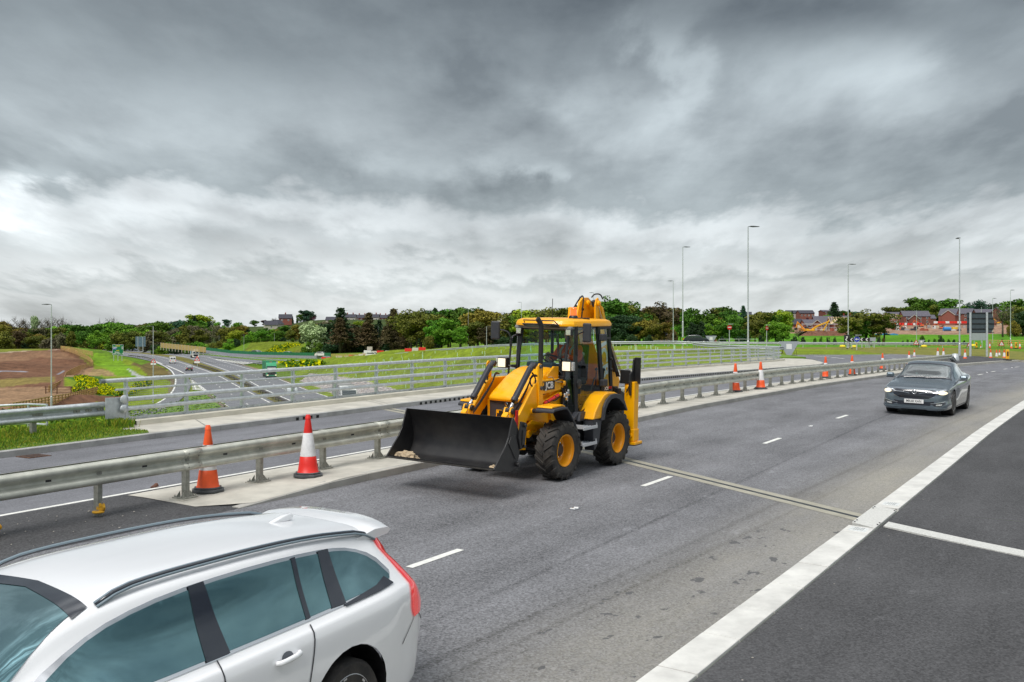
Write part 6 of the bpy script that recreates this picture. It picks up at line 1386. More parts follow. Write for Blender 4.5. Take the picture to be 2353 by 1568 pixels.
# dipper and rear bucket folded behind
mb=MB(); mb.prism([(-2.72,2.9),(-2.60,2.95),(-3.20,1.5),(-3.3,1.1),(-3.42,1.15),(-3.3,1.7)],-.04,.20); mk('dipper',mb,m_yel,J,.01)
text_obj('boom_lettering','JCB',.42,m_white,bo,basis((-.25,0,-.97),(-.97,0,.25),(0,1,0),(-2.62,.283,1.9)),.001,.012,1.1)
mb=MB(); mb.prism([(-3.0,.75),(-3.35,.6),(-3.5,.8),(-3.45,1.2),(-3.2,1.3),(-3.1,1.0)],-.25,.35); mk('rear_bucket',mb,m_blk,J,.012)
mb=MB(); mb.prism([(-2.4,.6),(-2.4,1.3),(-2.75,1.35),(-2.95,1.1),(-2.9,.7)],-.1,.32); mk('king_post',mb,m_yel,J,.015)
# ================================================================ PEOPLE
def skinmesh(name,nodes,edges,m,sub=2,root=0):
    me_=bpy.data.meshes.new(name); me_.from_pydata([n[0] for n in nodes],edges,[]); o=bpy.data.objects.new(name,me_); col.objects.link(o)
    md=o.modifiers.new('k','SKIN'); md.use_smooth_shade=True
    for i,v in enumerate(me_.skin_vertices[0].data):
        r=nodes[i][1]; v.radius=(r,r) if not isinstance(r,tuple) else r; v.use_root=(i==root)
    sd_=o.modifiers.new('u','SUBSURF'); sd_.levels=sub; sd_.render_levels=sub
    dg=bpy.context.evaluated_depsgraph_get(); dg.update(); m2=bpy.data.meshes.new_from_object(o.evaluated_get(dg)); m2.name=name; bpy.data.objects.remove(o); m2.materials.clear(); m2.materials.append(m)
    for p in m2.polygons: p.use_smooth=True
    return m2
def joinm(ms,name):
    bm=bmesh.new()
    for x in ms: bm.from_mesh(x)
    o=bpy.data.meshes.new(name); bm.to_mesh(o); bm.free(); 
    for q in ms[0].materials: o.materials.append(q)
    for p in o.polygons: p.use_smooth=True
    return o
m_skin=mat('skin',(.50,.27,.19),.55,var=.06)
def ellip(c,r,seg=16,fn=None):
    bm=bmesh.new(); bmesh.ops.create_uvsphere(bm,u_segments=seg,v_segments=seg-4,radius=1)
    for v in bm.verts:
        if fn: fn(v)
        v.co=Vector((v.co.x*r[0]+c[0],v.co.y*r[1]+c[1],v.co.z*r[2]+c[2]))
    me_=bpy.data.meshes.new('e'); bm.to_mesh(me_); bm.free(); return me_
def driver(label,M,jacket,trou,hairc,sc=1,hivis=None,grip=((.42,.17,.42),(.42,-.17,.42)),name='person'):
    # sitting figure facing +x, hips at origin, metres
    hip=(0,0,0.08); chest=(-.03,0,.42); neck=(-.02,0,.56); hd=(.02,0,.70)
    J_={'hl':(0,.11,.06),'kl':(.42,.15,.12),'al':(.48,.15,-.34),'tl':(.62,.16,-.38)}
    nodes=[(hip,.15),((-.03,0,.22),.145),(chest,(.16,.135)),(neck,.062),(hd,.075)]; E_=[(0,1),(1,2),(2,3),(3,4)]
    def add(p,r,par): nodes.append((p,r)); E_.append((par,len(nodes)-1)); return len(nodes)-1
    hands=[]
    for sg in(1,-1):
        sh=add((-.03,.19*sg,.47),.062,2); el_=add((.12,.26*sg,.26),.045,sh); g=grip[0 if sg>0 else 1]; wr=add((g[0]-.07,g[1],g[2]-.02),.028,el_); add((g[0]-.01,g[1]-.0*sg,g[2]),.034,wr); hands.append((g,sg))
        h=add((.05,.10*sg,.05),.095,0); k=add((.42,.15*sg,.12),.07,h); a=add((.46,.15*sg,-.30),.045,k); add((.60,.16*sg,-.34),.04,a)
    body=skinmesh('body',nodes,E_,m_skin,2)
    def face(v):
        x,y,z=v.co
        if z<0: v.co.y*=1-.28*(-z)**1.5; 
        if x>.6: 
            v.co.x*=1-.06*abs(y)
            if abs(y)<.22 and -.35<z<.1: v.co.x+=.22*(1-abs(y)/.22)*(1-abs(z+.15)/.3 if abs(z+.15)<.3 else 0)
            if .18<abs(y)<.5 and .02<z<.25: v.co.x-=.06
            if abs(y)<.3 and -.52<z<-.42: v.co.x-=.04
    parts=[body,ellip((hd[0]+.01,0,hd[2]+.02),(.098,.078,.125),20,face)]
    for sg in(1,-1): parts.append(ellip((hd[0]-.0,.078*sg,hd[2]),(.02,.012,.033),8))
    for (g,sg) in hands:
        for k in range(4):
            o_=(k-1.5)*.019; ln=[.07,.078,.073,.058][k]; x,y,z=g
            parts.append(skinmesh('f',[((x,y+o_*.6,z+o_*.7),.010),((x+ln*.5,y+o_*.6-.0*sg,z+.012+o_*.7),.009),((x+ln*.75,y+o_*.6,z-.018+o_*.7),.008),((x+ln*.55,y+o_*.6,z-.035+o_*.7),.007)],[(0,1),(1,2),(2,3)],m_skin,1))
        x,y,z=g; parts.append(skinmesh('f',[((x-.02,y-.02*sg,z-.0),.012),((x+.01,y-.045*sg,z-.012),.010),((x+.04,y-.04*sg,z-.028),.009)],[(0,1),(1,2)],m_skin,1))
    me_=joinm(parts,'person'); o=bpy.data.objects.new(name,me_); col.objects.link(o); o.matrix_world=M@Matrix.Scale(sc,4); tag(o,label,'person')
    # clothing
    jn=[((0,0,.10),.175),((-.03,0,.24),.172),((-.03,0,.42),(.19,.165)),((-.02,0,.52),.085)]; je=[(0,1),(1,2),(2,3)]
    for sg in(1,-1):
        i=len(jn); g=grip[0 if sg>0 else 1]; jn+=[((-.03,.20*sg,.47),.085),((.12,.27*sg,.26),.066),((g[0]-.10,g[1],g[2]-.03),.046)]; je+=[(2,i),(i,i+1),(i+1,i+2)]
    def ch(nm,me2): c=bpy.data.objects.new(nm,me2); col.objects.link(c); c.parent=o; return c
    jk=ch('jacket',skinmesh('jacket',jn,je,jacket,2))
    if hivis:
        mb=MB(); mb.lathe([(.186,-.022),(.188,.022)],(-.03,0,.26),(0,0,1),24); 
        for sg in(1,-1):
            mb.tube([(-.03+.0,.10*sg,.55),(.145,.10*sg,.44),(.16,.10*sg,.28)],.022,6); p=Vector((.0,.232*sg,.36)); mb.lathe([(.082,-.02),(.078,.02)],p,Vector((.15,.07*sg,-.21)),16)
        c=mb.build('reflective_bands',hivis,jk,smooth=True)
        c.scale=(1,1,1)
    tn=[((0,0,.06),.168)]; te=[]
    for sg in(1,-1): i=len(tn); tn+=[((.06,.11*sg,.05),.112),((.42,.15*sg,.12),.084),((.46,.15*sg,-.28),.062)]; te+=[(0,i),(i,i+1),(i+1,i+2)]
    ch('trousers',skinmesh('trousers',tn,te,trou,2))
    def hr(v):
        if v.co.x>.35 and v.co.z<.45: v.co.x=.35
        if v.co.z<-.35: v.co.z=-.35
    h=ellip((hd[0]-.012,0,hd[2]+.045),(.105,.088,.118),20,hr); h.materials.append(hairc); 
    for p in h.polygons: p.use_smooth=True
    ch('hair',h)
    return o
hv=mat('hivis_orange',(1.0,.13,.015),.7,var=.12,vs=8); band=mat('reflective_band',(.45,.52,.48),.4)
driver('driver in orange high visibility jacket seated in the digger cab holding the steering wheel',JM@Matrix.Translation((-1.74,.0,1.66))@Matrix.Scale(1,4),hv,mat('navy_trousers',(.02,.025,.045),.8),mat('dark_grey_hair',(.04,.04,.045),.8),1.0,band,grip=((.46,.14,.38),(.46,-.20,.38)))
# ================================================================ CARS
from mathutils.bvhtree import BVHTree
from mathutils.geometry import delaunay_2d_cdt
def catm(P,k):
    P=np.array(P,float); n=len(P); out=[]
    for i in range(n-1):
        p0=P[max(i-1,0)];p1=P[i];p2=P[i+1];p3=P[min(i+2,n-1)]
        for j in range(k):
            t=j/k; out.append(.5*((2*p1)+(p2-p0)*t+(2*p0-5*p1+4*p2-p3)*t*t+(3*p1-p0-3*p2+p3)*t**3))
    out.append(P[-1]); return np.array(out)
def car_body(st_,paint,root,arches,ka=7,kr=4,cut=None,name='body',ring=None):
    rings=[]
    for (a,cb,cm,ct,wb,wm,wr) in st_:
        g=ct-cm
        if g>.16: R_=[(wb*.55,cb-.02),(wb*.93,cb),(wb,cb+.10),(wm*1.0,cb+(cm-cb)*.52),(wm,cm-.12),(wm-.025,cm-.02),(wm-.075,cm+.03),(wr+(wm-.075-wr)*.45,cm+g*.45),(wr+.03,ct-.13),(wr-.03,ct-.05),(wr*.72,ct-.015),(wr*.38,ct-.003),(0,ct)]
        else: R_=[(wb*.55,cb-.02),(wb*.93,cb),(wb,cb+.10),(wm*1.0,cb+(cm-cb)*.52),(wm,cm-.10),(wm-.02,cm-.03),(wm-.06,cm+g*.10),(wm-.12,cm+g*.3),(wr+.02,cm+g*.5),(wr-.05,cm+g*.7),(wr*.70,ct-g*.12),(wr*.36,ct-g*.03),(0,ct)]
        rings.append(catm(R_,kr))
    A=np.array([s[0] for s in st_]); G=np.array(rings)                      # stations x ring x 2
    full=np.concatenate([np.repeat(A[:,None,None],G.shape[1],1),G],2); D=catm(full.reshape(len(A),-1),ka).reshape(-1,G.shape[1],3)
    D[:,-1,1]=0; D=np.concatenate([D,(D[:,-2::-1,:]*np.array([1,-1,1]))],1); m,n=D.shape[:2]
    bm=bmesh.new(); V=[[bm.verts.new(D[i,j]) for j in range(n)] for i in range(m)]
    for i in range(m-1):
        for j in range(n-1): bm.faces.new((V[i][j],V[i+1][j],V[i+1][j+1],V[i][j+1]))
    bm.faces.new(V[0]); bm.faces.new(V[-1][::-1])
    bmesh.ops.recalc_face_normals(bm,faces=bm.faces)
    for (wa,wc,wr_) in arches:
        dl=[f for f in bm.faces if len(f.verts)==4 and abs(f.calc_center_median().y)>.45 and math.hypot(f.calc_center_median().x-wa,f.calc_center_median().z-wc)<wr_ and f.calc_center_median().z<wc+wr_]
        bmesh.ops.delete(bm,geom=dl,context='FACES')
        for v in bm.verts:
            if abs(v.co.y)>.45 and v.is_boundary:
                d=math.hypot(v.co.x-wa,v.co.z-wc)
                if d<wr_+.12 and v.co.z>wc-.2: k=wr_/max(d,1e-3); v.co.x=wa+(v.co.x-wa)*k; v.co.z=wc+(v.co.z-wc)*k
    me_=bpy.data.meshes.new(name); bm.to_mesh(me_)
    bv=BVHTree.FromBMesh(bm)
    if cut:
        dl=[f for f in bm.faces if cut(f.calc_center_median())]; bmesh.ops.delete(bm,geom=dl,context='FACES'); bm.to_mesh(me_)
    bm.free()
    me_.materials.append(paint)
    for p in me_.polygons: p.use_smooth=True
    me_.set_sharp_from_angle(angle=R(50))
    o=bpy.data.objects.new(name,me_); col.objects.link(o); o.parent=root; return o,bv
def decal(name,poly,view,bv,m,par,off=.004,res=.05,mirror=False,sidesgn=1,rnd=0,thick=0):
    if rnd: poly=smooth(list(poly)+[poly[0]],rnd)[:-1]
    # resample edges
    P=[]
    n=len(poly)
    for i in range(n):
        a=np.array(poly[i]);b=np.array(poly[(i+1)%n]); k=max(1,int(np.hypot(*(b-a))/res))
        for j in range(k): P.append(tuple(a+(b-a)*j/k))
    ne=len(P); xs=[p[0] for p in P];ys=[p[1] for p in P]; I=[]
    gx_,gy_=np.meshgrid(np.arange(min(xs)+res/2,max(xs),res),np.arange(min(ys)+res/2,max(ys),res)); ins=pip(poly,gx_.ravel(),gy_.ravel()); I=[(x,y) for x,y,k in zip(gx_.ravel(),gy_.ravel(),ins) if k]
    r=delaunay_2d_cdt([Vector(p) for p in P+I],[],[list(range(ne))],1,1e-5); vs2,fs=r[0],r[2]
    out=None
    for sg in ((1,-1) if mirror else (sidesgn,)):
        vs=[]
        for v in vs2:
            if view=='side': o_,d_=Vector((v.x,3*sg,v.y)),Vector((0,-sg,0))
            elif view=='front': o_,d_=Vector((9,v.x*sg,v.y)),Vector((-1,0,0))
            elif view=='rear': o_,d_=Vector((-4,v.x*sg,v.y)),Vector((1,0,0))
            elif view=='quarter': o_,d_=Vector((v.x-3,(v.x+3)*sg,v.y*1.0))if 0 else Vector((v.x*.7071-3,(v.x*.7071+3)*sg,v.y)),Vector((.7071,-.7071*sg,0))
            else: o_,d_=Vector((v.x,v.y*sg,4)),Vector((0,0,-1))
            h=bv.ray_cast(o_,d_)
            if h[0] is None: h=bv.find_nearest(o_+d_*2.2)
            nn=h[1]; nn=nn if nn.dot(d_)<0 else -nn; vs.append(h[0]+nn*off)
        mb=MB(); mb.add(vs,[tuple(f) for f in fs]); o=mb.build(name,m,par,smooth=True); out=out or o
    return out
def car_wheel(root,a,b,r,w,spokes=5,par=None,rimc=None,face=1):
    mb=MB(); mb.lathe([(r*.70,-w*.45),(r*.93,-w*.5),(r,-w*.35),(r,w*.35),(r*.93,w*.5),(r*.70,w*.45)],(0,0,0),(0,1,0),36); o=mb.build('wheel',m_rub,root,auto=40); o.location=(a,b,r)
    if face<0: o.rotation_euler=(0,0,math.pi)
    mr=rimc or mat('alloy_silver',(.55,.56,.58),.28,.75)
    mb=MB(); mb.lathe([(r*.72,w*.44),(r*.69,w*.46),(r*.66,w*.30),(r*.64,-w*.3)],(0,0,0),(0,1,0),36,cap=False); mb.lathe([(r*.14,w*.2),(r*.13,w*.34),(0,w*.36)],(0,0,0),(0,1,0),16)
    for k in range(spokes):
        t=2*math.pi*k/spokes
        for dt in(-.13,.13):
            p=Vector((math.cos(t+dt*.4)*r*.12,w*.28,math.sin(t+dt*.4)*r*.12)); q=Vector((math.cos(t+dt)*r*.67,w*.40,math.sin(t+dt)*r*.67)); mb.bar(p,q,r*.10,w*.12,up=(0,1,0))
    rim=mb.build('rim',mr,o,auto=40); mb=MB(); mb.lathe([(r*.64,0),(0,0)],(0,0,0),(0,1,0),24); mb.build('brake_disc',m_blk,o)
    return o
m_wpaint=mat('white_car_paint',(.80,.81,.83),.22,coat=1.0,spec=.5)
m_gpaint=mat('blue_grey_car_paint',(.15,.19,.225),.22,.6,coat=1.0)
m_teal=mat('reflective_teal_glass',(.13,.26,.28),.035,.75,c2=(.07,.17,.20),vs=1.3,stretch=(1,1,3),coat=1.0)  # streaks of lighter and darker teal paint in reflected cloud
m_trim=mat('black_trim',(.012,.016,.026),.14,coat=.8)
m_tail=mat('red_tail_lens',(.62,.008,.012),.15,coat=1,emit=(1,.02,.02),es=.25)
# ---- white estate, its rear quarter towards us
K=.95
VM=road_frame(-1.62,1.90)@Matrix.Scale(K,4); V=empty('estate_car',M=VM); tag(V,'white estate car at the lower left with black roof rails and tall red rear lights','car')
stV=[(0,.42,.72,.80,.55,.62,.45),(.03,.34,.84,.93,.70,.76,.55),(.12,.26,.95,1.12,.80,.82,.56),(.22,.22,1.0,1.30,.84,.86,.54),(.36,.2,1.01,1.405,.87,.89,.545),(.6,.2,1.0,1.435,.89,.92,.56),(1.2,.2,.975,1.475,.90,.93,.585),(1.9,.2,.95,1.484,.91,.93,.60),(2.5,.2,.93,1.470,.91,.93,.60),(2.9,.2,.915,1.40,.91,.925,.585),(3.2,.2,.91,1.27,.91,.92,.59),(3.5,.2,.90,1.10,.905,.90,.63),(3.72,.2,.885,.985,.90,.885,.66),(4.1,.2,.84,.91,.89,.86,.64),(4.4,.2,.75,.81,.84,.80,.58),(4.57,.27,.62,.68,.72,.68,.5),(4.63,.33,.52,.58,.6,.58,.42)]
vb,vbv=car_body(stV,m_wpaint,V,[(1.0,.36,.40),(3.76,.36,.40)])
win=[(.43,1.10),(.50,1.215),(.66,1.295),(.9,1.338),(1.3,1.365),(1.8,1.375),(2.3,1.362),(2.65,1.315),(2.9,1.235),(3.15,1.10),(3.33,.985),(3.3,.972),(2.6,.985),(1.9,1.005),(1.2,1.03),(.8,1.05),(.55,1.062),(.45,1.075)]
decal('window_surround',[(a+(.035 if a>3 else -.035 if a<.6 else 0),c+(.022 if c>1.07 and a<3.2 else -.018)) for a,c in win],'side',vbv,m_chr,V,.0035,.05,True,rnd=1)
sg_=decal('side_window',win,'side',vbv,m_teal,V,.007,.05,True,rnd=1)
for nm,pl in (('door_pillar',[(2.02,.99),(2.20,.985),(2.15,1.385),(2.03,1.39)]),('quarter_pillar',[(.98,1.03),(1.12,1.03),(1.01,1.36),(.90,1.355)]),('window_divider',[(1.33,1.02),(1.37,1.02),(1.28,1.37),(1.24,1.37)])): decal(nm,pl,'side',vbv,m_trim,sg_,.011,.05,True)
decal('window_rubber',[(.44,1.045),(.62,1.03),(1.0,1.012),(1.0,1.028),(.62,1.068),(.5,1.10)],'side',vbv,m_trim,sg_,.010,.05,True)
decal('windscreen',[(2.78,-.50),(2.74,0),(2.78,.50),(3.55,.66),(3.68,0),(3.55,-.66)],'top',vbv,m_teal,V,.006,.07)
decal('windscreen_band',[(2.76,-.53),(2.71,0),(2.76,.53),(2.87,.55),(2.79,0),(2.87,-.55)],'top',vbv,m_trim,V,.009,.05)
for sg in(1,-1):
    xs=np.linspace(2.72,.34,22); mb=MB(); pts=[]
    for a in xs:
        h=vbv.ray_cast(Vector((a,.545*sg,4)),Vector((0,0,-1)))[0]; e=min(1,(2.72-a)/.15,(a-.34)/.2); pts.append(Vector((a,.545*sg,h.z+.008+.03*max(0,e))))
    mb.tube(pts,[.010]+[.015]*20+[.010],8); mb.build('roof_rail',mat('roof_rail_black',(.015,.02,.03),.25,coat=.6),V,smooth=True)
    mb=MB(); mb.tube([p+Vector((0,.014*sg,-.008)) for p in pts],.009,6); mb.tube([p+Vector((0,-.010*sg,.008)) for p in pts],.009,6); mb.build('rail_highlight_strip',mat('rail_grey',(.25,.28,.31),.3,.5),V,smooth=True)  # thin grey tubes stand in for the highlight along each rail
# spoiler over the tailgate, shark fin
mb=MB(); n=13
for a,dz in((.60,-.035),(.34,.010),(.12,.0),(.08,-.022),(.12,-.05),(.34,-.06)):
    for k in range(n):
        b=-.56+1.12*k/(n-1); q=abs(b)/.56; mb.v.append((a+(.07*q**3 if a<.2 else 0),b*(1 if a>.2 else 1.0),1.425+dz-.045*q**3.0+(.0 if a>.4 else 0)))
mb.f=[(i*n+k,i*n+k+1,((i+1)%6)*n+k+1,((i+1)%6)*n+k) for i in range(6) for k in range(n-1)]+[tuple(i*n for i in range(6)),tuple(i*n+n-1 for i in range(6))[::-1]]; mb.m=[0]*len(mb.f); mb.build('tailgate_spoiler',m_wpaint,V,auto=50)
mb=MB(); mb.prism([(.92,1.44),(.66,1.44),(.64,1.475),(.68,1.500),(.76,1.490),(.86,1.465)],-.02,.02); mb.build('shark_fin_aerial',m_wpaint,V,bevel=.015,auto=60)
decal('tail_light',[(.50,1.37),(.595,1.37),(.68,1.20),(.76,1.04),(.82,.95),(.83,.84),(.80,.76),(.68,.76),(.60,.86),(.58,.98),(.54,1.15)],'quarter',vbv,m_tail,V,.010,.035,True)
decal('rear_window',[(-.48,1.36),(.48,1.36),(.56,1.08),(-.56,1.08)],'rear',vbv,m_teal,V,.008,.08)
decal('door_seam',[(1.35,.99),(1.362,.99),(1.43,.62),(1.44,.35),(1.43,.35),(1.42,.62)],'side',vbv,m_char,V,.005,.04,True)
decal('door_seam',[(2.12,.98),(2.13,.98),(2.13,.25),(2.12,.25)],'side',vbv,m_char,V,.005,.04,True)
decal('bumper_seam',[(.20,.80),(.02,.66),(.02,.652),(.205,.79),(.42,.60),(.425,.608)],'side',vbv,m_char,V,.005,.04,True)
for aa,sp in((1.62,1),(2.55,1)):
    for sg in(1,-1):
        h=vbv.ray_cast(Vector((aa,3*sg,.86)),Vector((0,-sg,0)))[0]; mb=MB(); y=h.y
        mb.tube([(aa-.10,y+.006*sg,.875),(aa-.08,y+.035*sg,.872),(aa+.08,y+.035*sg,.858),(aa+.10,y+.006*sg,.855)],[.016,.018,.018,.016],8,smooth=1); dh=mb.build('door_handle',m_wpaint,V,smooth=True)
        decal('handle_recess',[(aa+.05*math.cos(t),.868+.035*math.sin(t)) for t in np.linspace(0,6.28,14)[:-1]],'side',vbv,mat('recess_grey',(.10,.11,.13),.4),dh,.003,.03,sidesgn=sg)
decal('sill_trim',[(1.42,.24),(3.32,.24),(3.32,.20),(1.42,.20)],'side',vbv,m_trim,V,.004,.1,True)
for a,face in((1.0,1),(3.76,1)):
    for sg in(1,-1): car_wheel(V,a,.80*sg,.325,.22,5,face=sg)
for a in(1.0,3.76):
    for sg in(1,-1): mb=MB(); mb.lathe([(.40,.0),(.40,-.30),(.0,-.30)],(a,.90*sg,.36),(0,sg,0),28,cap=False); mb.build('wheel_arch_liner',m_blk,V,fix=False)
mb=MB(); mb.box((2.3,0,.25),(4.3,1.5,.12)); mb.build('underbody',m_blk,V)
for sg in(1,-1):
    mb=MB(); mb.box((3.22,1.0*sg,1.0),(.12,.20,.15)); mb.build('door_mirror',m_wpaint,V,bevel=.05)
mb=MB(); mb.box((3.35,-.2,.98),(.14,.12,.05)); mb.build('yellow_dash_item',mat('yellow_note',(.7,.45,.08),.6),V)
decal('headlight',[(4.25,.55),(4.52,.56),(4.50,.70),(4.15,.78)],'side',vbv,m_lens,V,.008,.05,True)
# ---- grey hatchback coming towards us
IM=road_frame(22.55+4.9,2.02)@Matrix.Translation((0,0,.015)); I=empty('hatchback_car',M=IM); tag(I,'blue grey hatchback with headlights on driving towards the camera at the right','car')
stI=[(0,.40,.80,.86,.60,.66,.45),(.04,.32,.92,1.0,.74,.78,.5),(.15,.24,.99,1.08,.82,.86,.53),(.45,.2,1.0,1.20,.86,.90,.54),(.9,.19,.985,1.335,.90,.925,.55),(1.4,.18,.97,1.44,.91,.93,.61),(1.95,.18,.955,1.475,.915,.93,.64),(2.4,.18,.945,1.465,.915,.93,.645),(2.72,.18,.94,1.39,.915,.93,.645),(3.05,.18,.935,1.235,.915,.925,.67),(3.4,.18,.925,1.045,.915,.91,.70),(3.62,.18,.90,.975,.915,.905,.70),(3.95,.18,.87,.925,.915,.895,.64),(4.3,.18,.83,.875,.905,.875,.60),(4.58,.17,.78,.825,.88,.86,.57),(4.74,.17,.73,.785,.84,.82,.54),(4.85,.17,.68,.735,.77,.75,.50),(4.895,.18,.60,.66,.68,.66,.42),(4.91,.20,.52,.56,.60,.57,.36)]
def cutI(c): return 2.84<c.x<3.44 and c.z>1.0 and abs(c.y)<.60 and (c.z>1.03)
ib,ibv=car_body(stI,m_gpaint,I,[(1.05,.36,.385),(3.87,.36,.385)],cut=cutI)
ws=decal('windscreen',[(2.74,-.60),(2.68,0),(2.74,.60),(3.36,.74),(3.52,0),(3.36,-.74)],'top',ibv,g_car,I,.006,.06)
decal('windscreen_border',[(2.70,-.62),(2.64,0),(2.70,.62),(2.77,.625),(2.71,0),(2.77,-.625)],'top',ibv,m_trim,ws,.010,.05)
decal('windscreen_border',[(3.32,-.75),(3.48,0),(3.32,.75),(3.42,.78),(3.56,0),(3.42,-.78)],'top',ibv,m_trim,ws,.010,.05)
for sg in(1,-1):
    mb=MB(); mb.tube([Vector(ibv.ray_cast(Vector((a,(.61+(a-2.72)*.20)*sg,4)),Vector((0,0,-1)))[0])+Vector((0,0,.006)) for a in np.linspace(2.72,3.40,10)],.012,6); mb.build('screen_seal',m_trim,ws,smooth=True)
for k,(p,q) in enumerate((((3.50,.05,0),(3.40,.60,0)),((3.50,-.55,0),(3.44,.02,0)))):
    mb=MB(); P=[]
    for f in np.linspace(0,1,6):
        a=p[0]+(q[0]-p[0])*f; b=p[1]+(q[1]-p[1])*f; h=ibv.ray_cast(Vector((a,b,4)),Vector((0,0,-1)))[0]; P.append(h+Vector((0,0,.02)))
    mb.tube(P,.010,6); mb.build('wiper',m_trim,ws)
winI=[(.62,1.03),(.80,1.14),(1.15,1.27),(1.6,1.345),(2.1,1.36),(2.45,1.325),(2.75,1.21),(3.0,1.08),(3.15,.995),(2.6,.995),(1.6,1.01),(.9,1.02)]
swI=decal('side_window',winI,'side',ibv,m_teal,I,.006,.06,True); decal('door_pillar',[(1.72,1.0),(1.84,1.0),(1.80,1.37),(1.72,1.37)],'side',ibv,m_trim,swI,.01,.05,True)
# front end
decal('grille',[(-.62,.70),(-.52,.728),(.52,.728),(.62,.70),(.55,.575),(.38,.485),(0,.462),(-.38,.485),(-.55,.575)],'front',ibv,m_trim,I,.006,.05)
g2=[o for o in col.objects if o.name.startswith('grille')][-1]
for z in(.52,.555,.59,.625,.66):
    w_=.36 if z<.53 else .46 if z<.57 else .5
    decal('grille_bar',[(-w_,z),(w_,z),(w_,z+.012),(-w_,z+.012)],'front',ibv,mat('grille_bar_grey',(.035,.038,.045),.4,.3),g2,.014,.06)
decal('chrome_wing',[(.56,.660),(.55,.672),(.27,.652),(.12,.618),(.13,.610),(.28,.640)],'front',ibv,m_chr,g2,.02,.03,True)
decal('grille_trim',[(.60,.62),(.54,.55),(.37,.472),(0,.449),(-.37,.472),(-.54,.55),(-.60,.62),(-.55,.56),(-.38,.48),(0,.457),(.38,.48),(.55,.56)],'front',ibv,m_chr,g2,.008,.03)
h=ibv.ray_cast(Vector((9,0,.665)),Vector((-1,0,0)))[0]; mb=MB(); mb.lathe([(.048,.0),(.068,.0),(.068,.018),(.052,.022),(.048,.012)],(h.x+.012,0,.665),(1,0,0),24,cap=False); bd=mb.build('emblem_ring',m_chr,g2,smooth=True); mb=MB(); mb.lathe([(.05,.0),(.05,.008),(0,.01)],(h.x+.012,0,.665),(1,0,0),20); mb.build('emblem_field',m_trim,bd)
mb=MB(); X=h.x+.026; mb.tube([(X,-.035,.64),(X,-.01,.66),(X,-.03,.69),(X,.01,.70),(X,.035,.685),(X,.01,.665),(X,.03,.645)],.009,6,smooth=1); mb.build('emblem_figure',m_chr,bd)
for sg in(1,-1):
    hl=decal('headlight',[(.50,.655),(.56,.70),(.74,.735),(.86,.755),(.885,.70),(.84,.625),(.70,.60),(.60,.605)],'front',ibv,mat('headlight_housing',(.10,.10,.10),.1,.5,coat=1),I,.008,.03,sidesgn=sg)
    decal('lit_projector',[(.73+.11*math.cos(t),.662+.05*math.sin(t)) for t in np.linspace(0,6.28,16)[:-1]],'front',ibv,m_head,hl,.014,.02,sidesgn=sg)
    decal('chrome_edge',[(.52,.665),(.56,.70),(.74,.735),(.86,.755),(.855,.742),(.74,.722),(.57,.688)],'front',ibv,m_chr,hl,.013,.03,sidesgn=sg)
    fl=decal('fog_light',[(.42,.345),(.60,.36),(.80,.42),(.82,.36),(.70,.29),(.58,.28)],'front',ibv,m_trim,I,.006,.03,sidesgn=sg); decal('chrome_strip',[(.44,.362),(.60,.378),(.80,.435),(.80,.42),(.60,.363),(.44,.348)],'front',ibv,m_chr,fl,.012,.03,sidesgn=sg); decal('fog_lens',[(.58,.30),(.72,.315),(.74,.355),(.60,.34)],'front',ibv,m_lens,fl,.012,.03,sidesgn=sg)
decal('lower_intake',[(-.42,.29),(.42,.29),(.50,.36),(.55,.42),(.40,.40),(-.40,.40),(-.55,.42),(-.50,.36)],'front',ibv,m_trim,I,.005,.05)
decal('splitter',[(-.80,.235),(.80,.235),(.84,.27),(.40,.255),(-.40,.255),(-.84,.27)],'front',ibv,m_gpaint,I,.03,.05)
hh_=ibv.ray_cast(Vector((9,.0,.40)),Vector((-1,0,0)))[0]; mb=MB(); mb.box((hh_.x+.022,0,.40),(.012,.52,.112)); pt=mb.build('number_plate',m_white,I,bevel=.004); text_obj('plate_text','MK68 XAN',.105,mat('plate_black',(.03,.03,.035),.5),pt,basis((0,1,0),(0,0,1),(1,0,0),(hh_.x+.0295,0,.40)),.0005,.001,.80)
decal('bonnet_seam',[(4.62,-.72),(4.70,-.3),(4.71,.3),(4.62,.72),(4.61,.72),(4.70,.3),(4.69,-.3),(4.61,-.72)],'top',ibv,m_trim,I,.004,.05)
for sg in(1,-1):
    mb=MB(); 
    mb.box((3.02,1.03*sg,1.03),(.13,.22,.15)); mi=mb.build('door_mirror',m_gpaint,I,bevel=.05); mb=MB(); mb.box((3.02,1.02*sg,.965),(.12,.24,.03)); mb.bar((3.02,.88*sg,.97),(3.02,1.0*sg,.98),.06,.03); mb.build('mirror_base',m_trim,mi,bevel=.01)
    decal('crease_highlight',[(1.2,.80),(3.3,.72),(3.3,.712),(1.2,.79)],'side',ibv,m_gpaint,I,.012,.1,sidesgn=sg)
    decal('sill_trim',[(1.47,.235),(3.46,.235),(3.46,.20),(1.47,.20)],'side',ibv,m_chr,I,.01,.1,sidesgn=sg)
    for a in(1.05,3.87): car_wheel(I,a,.80*sg,.345,.235,5,face=sg); mb=MB(); mb.lathe([(.385,.0),(.385,-.30),(.0,-.30)],(a,.90*sg,.36),(0,sg,0),28,cap=False); mb.build('wheel_arch_liner',m_blk,I,fix=False)
mb=MB(); mb.box((2.45,0,.22),(4.5,1.5,.12)); mb.build('underbody',m_blk,I)
mb=MB(); mb.box((3.10,0,.80),(.8,1.3,.2)); mb.build('dashboard',m_trim,I,bevel=.05)
mb=MB(); mb.box((1.5,0,.75),(.1,1.1,.7)); mb.build('rear_bench',m_trim,I)
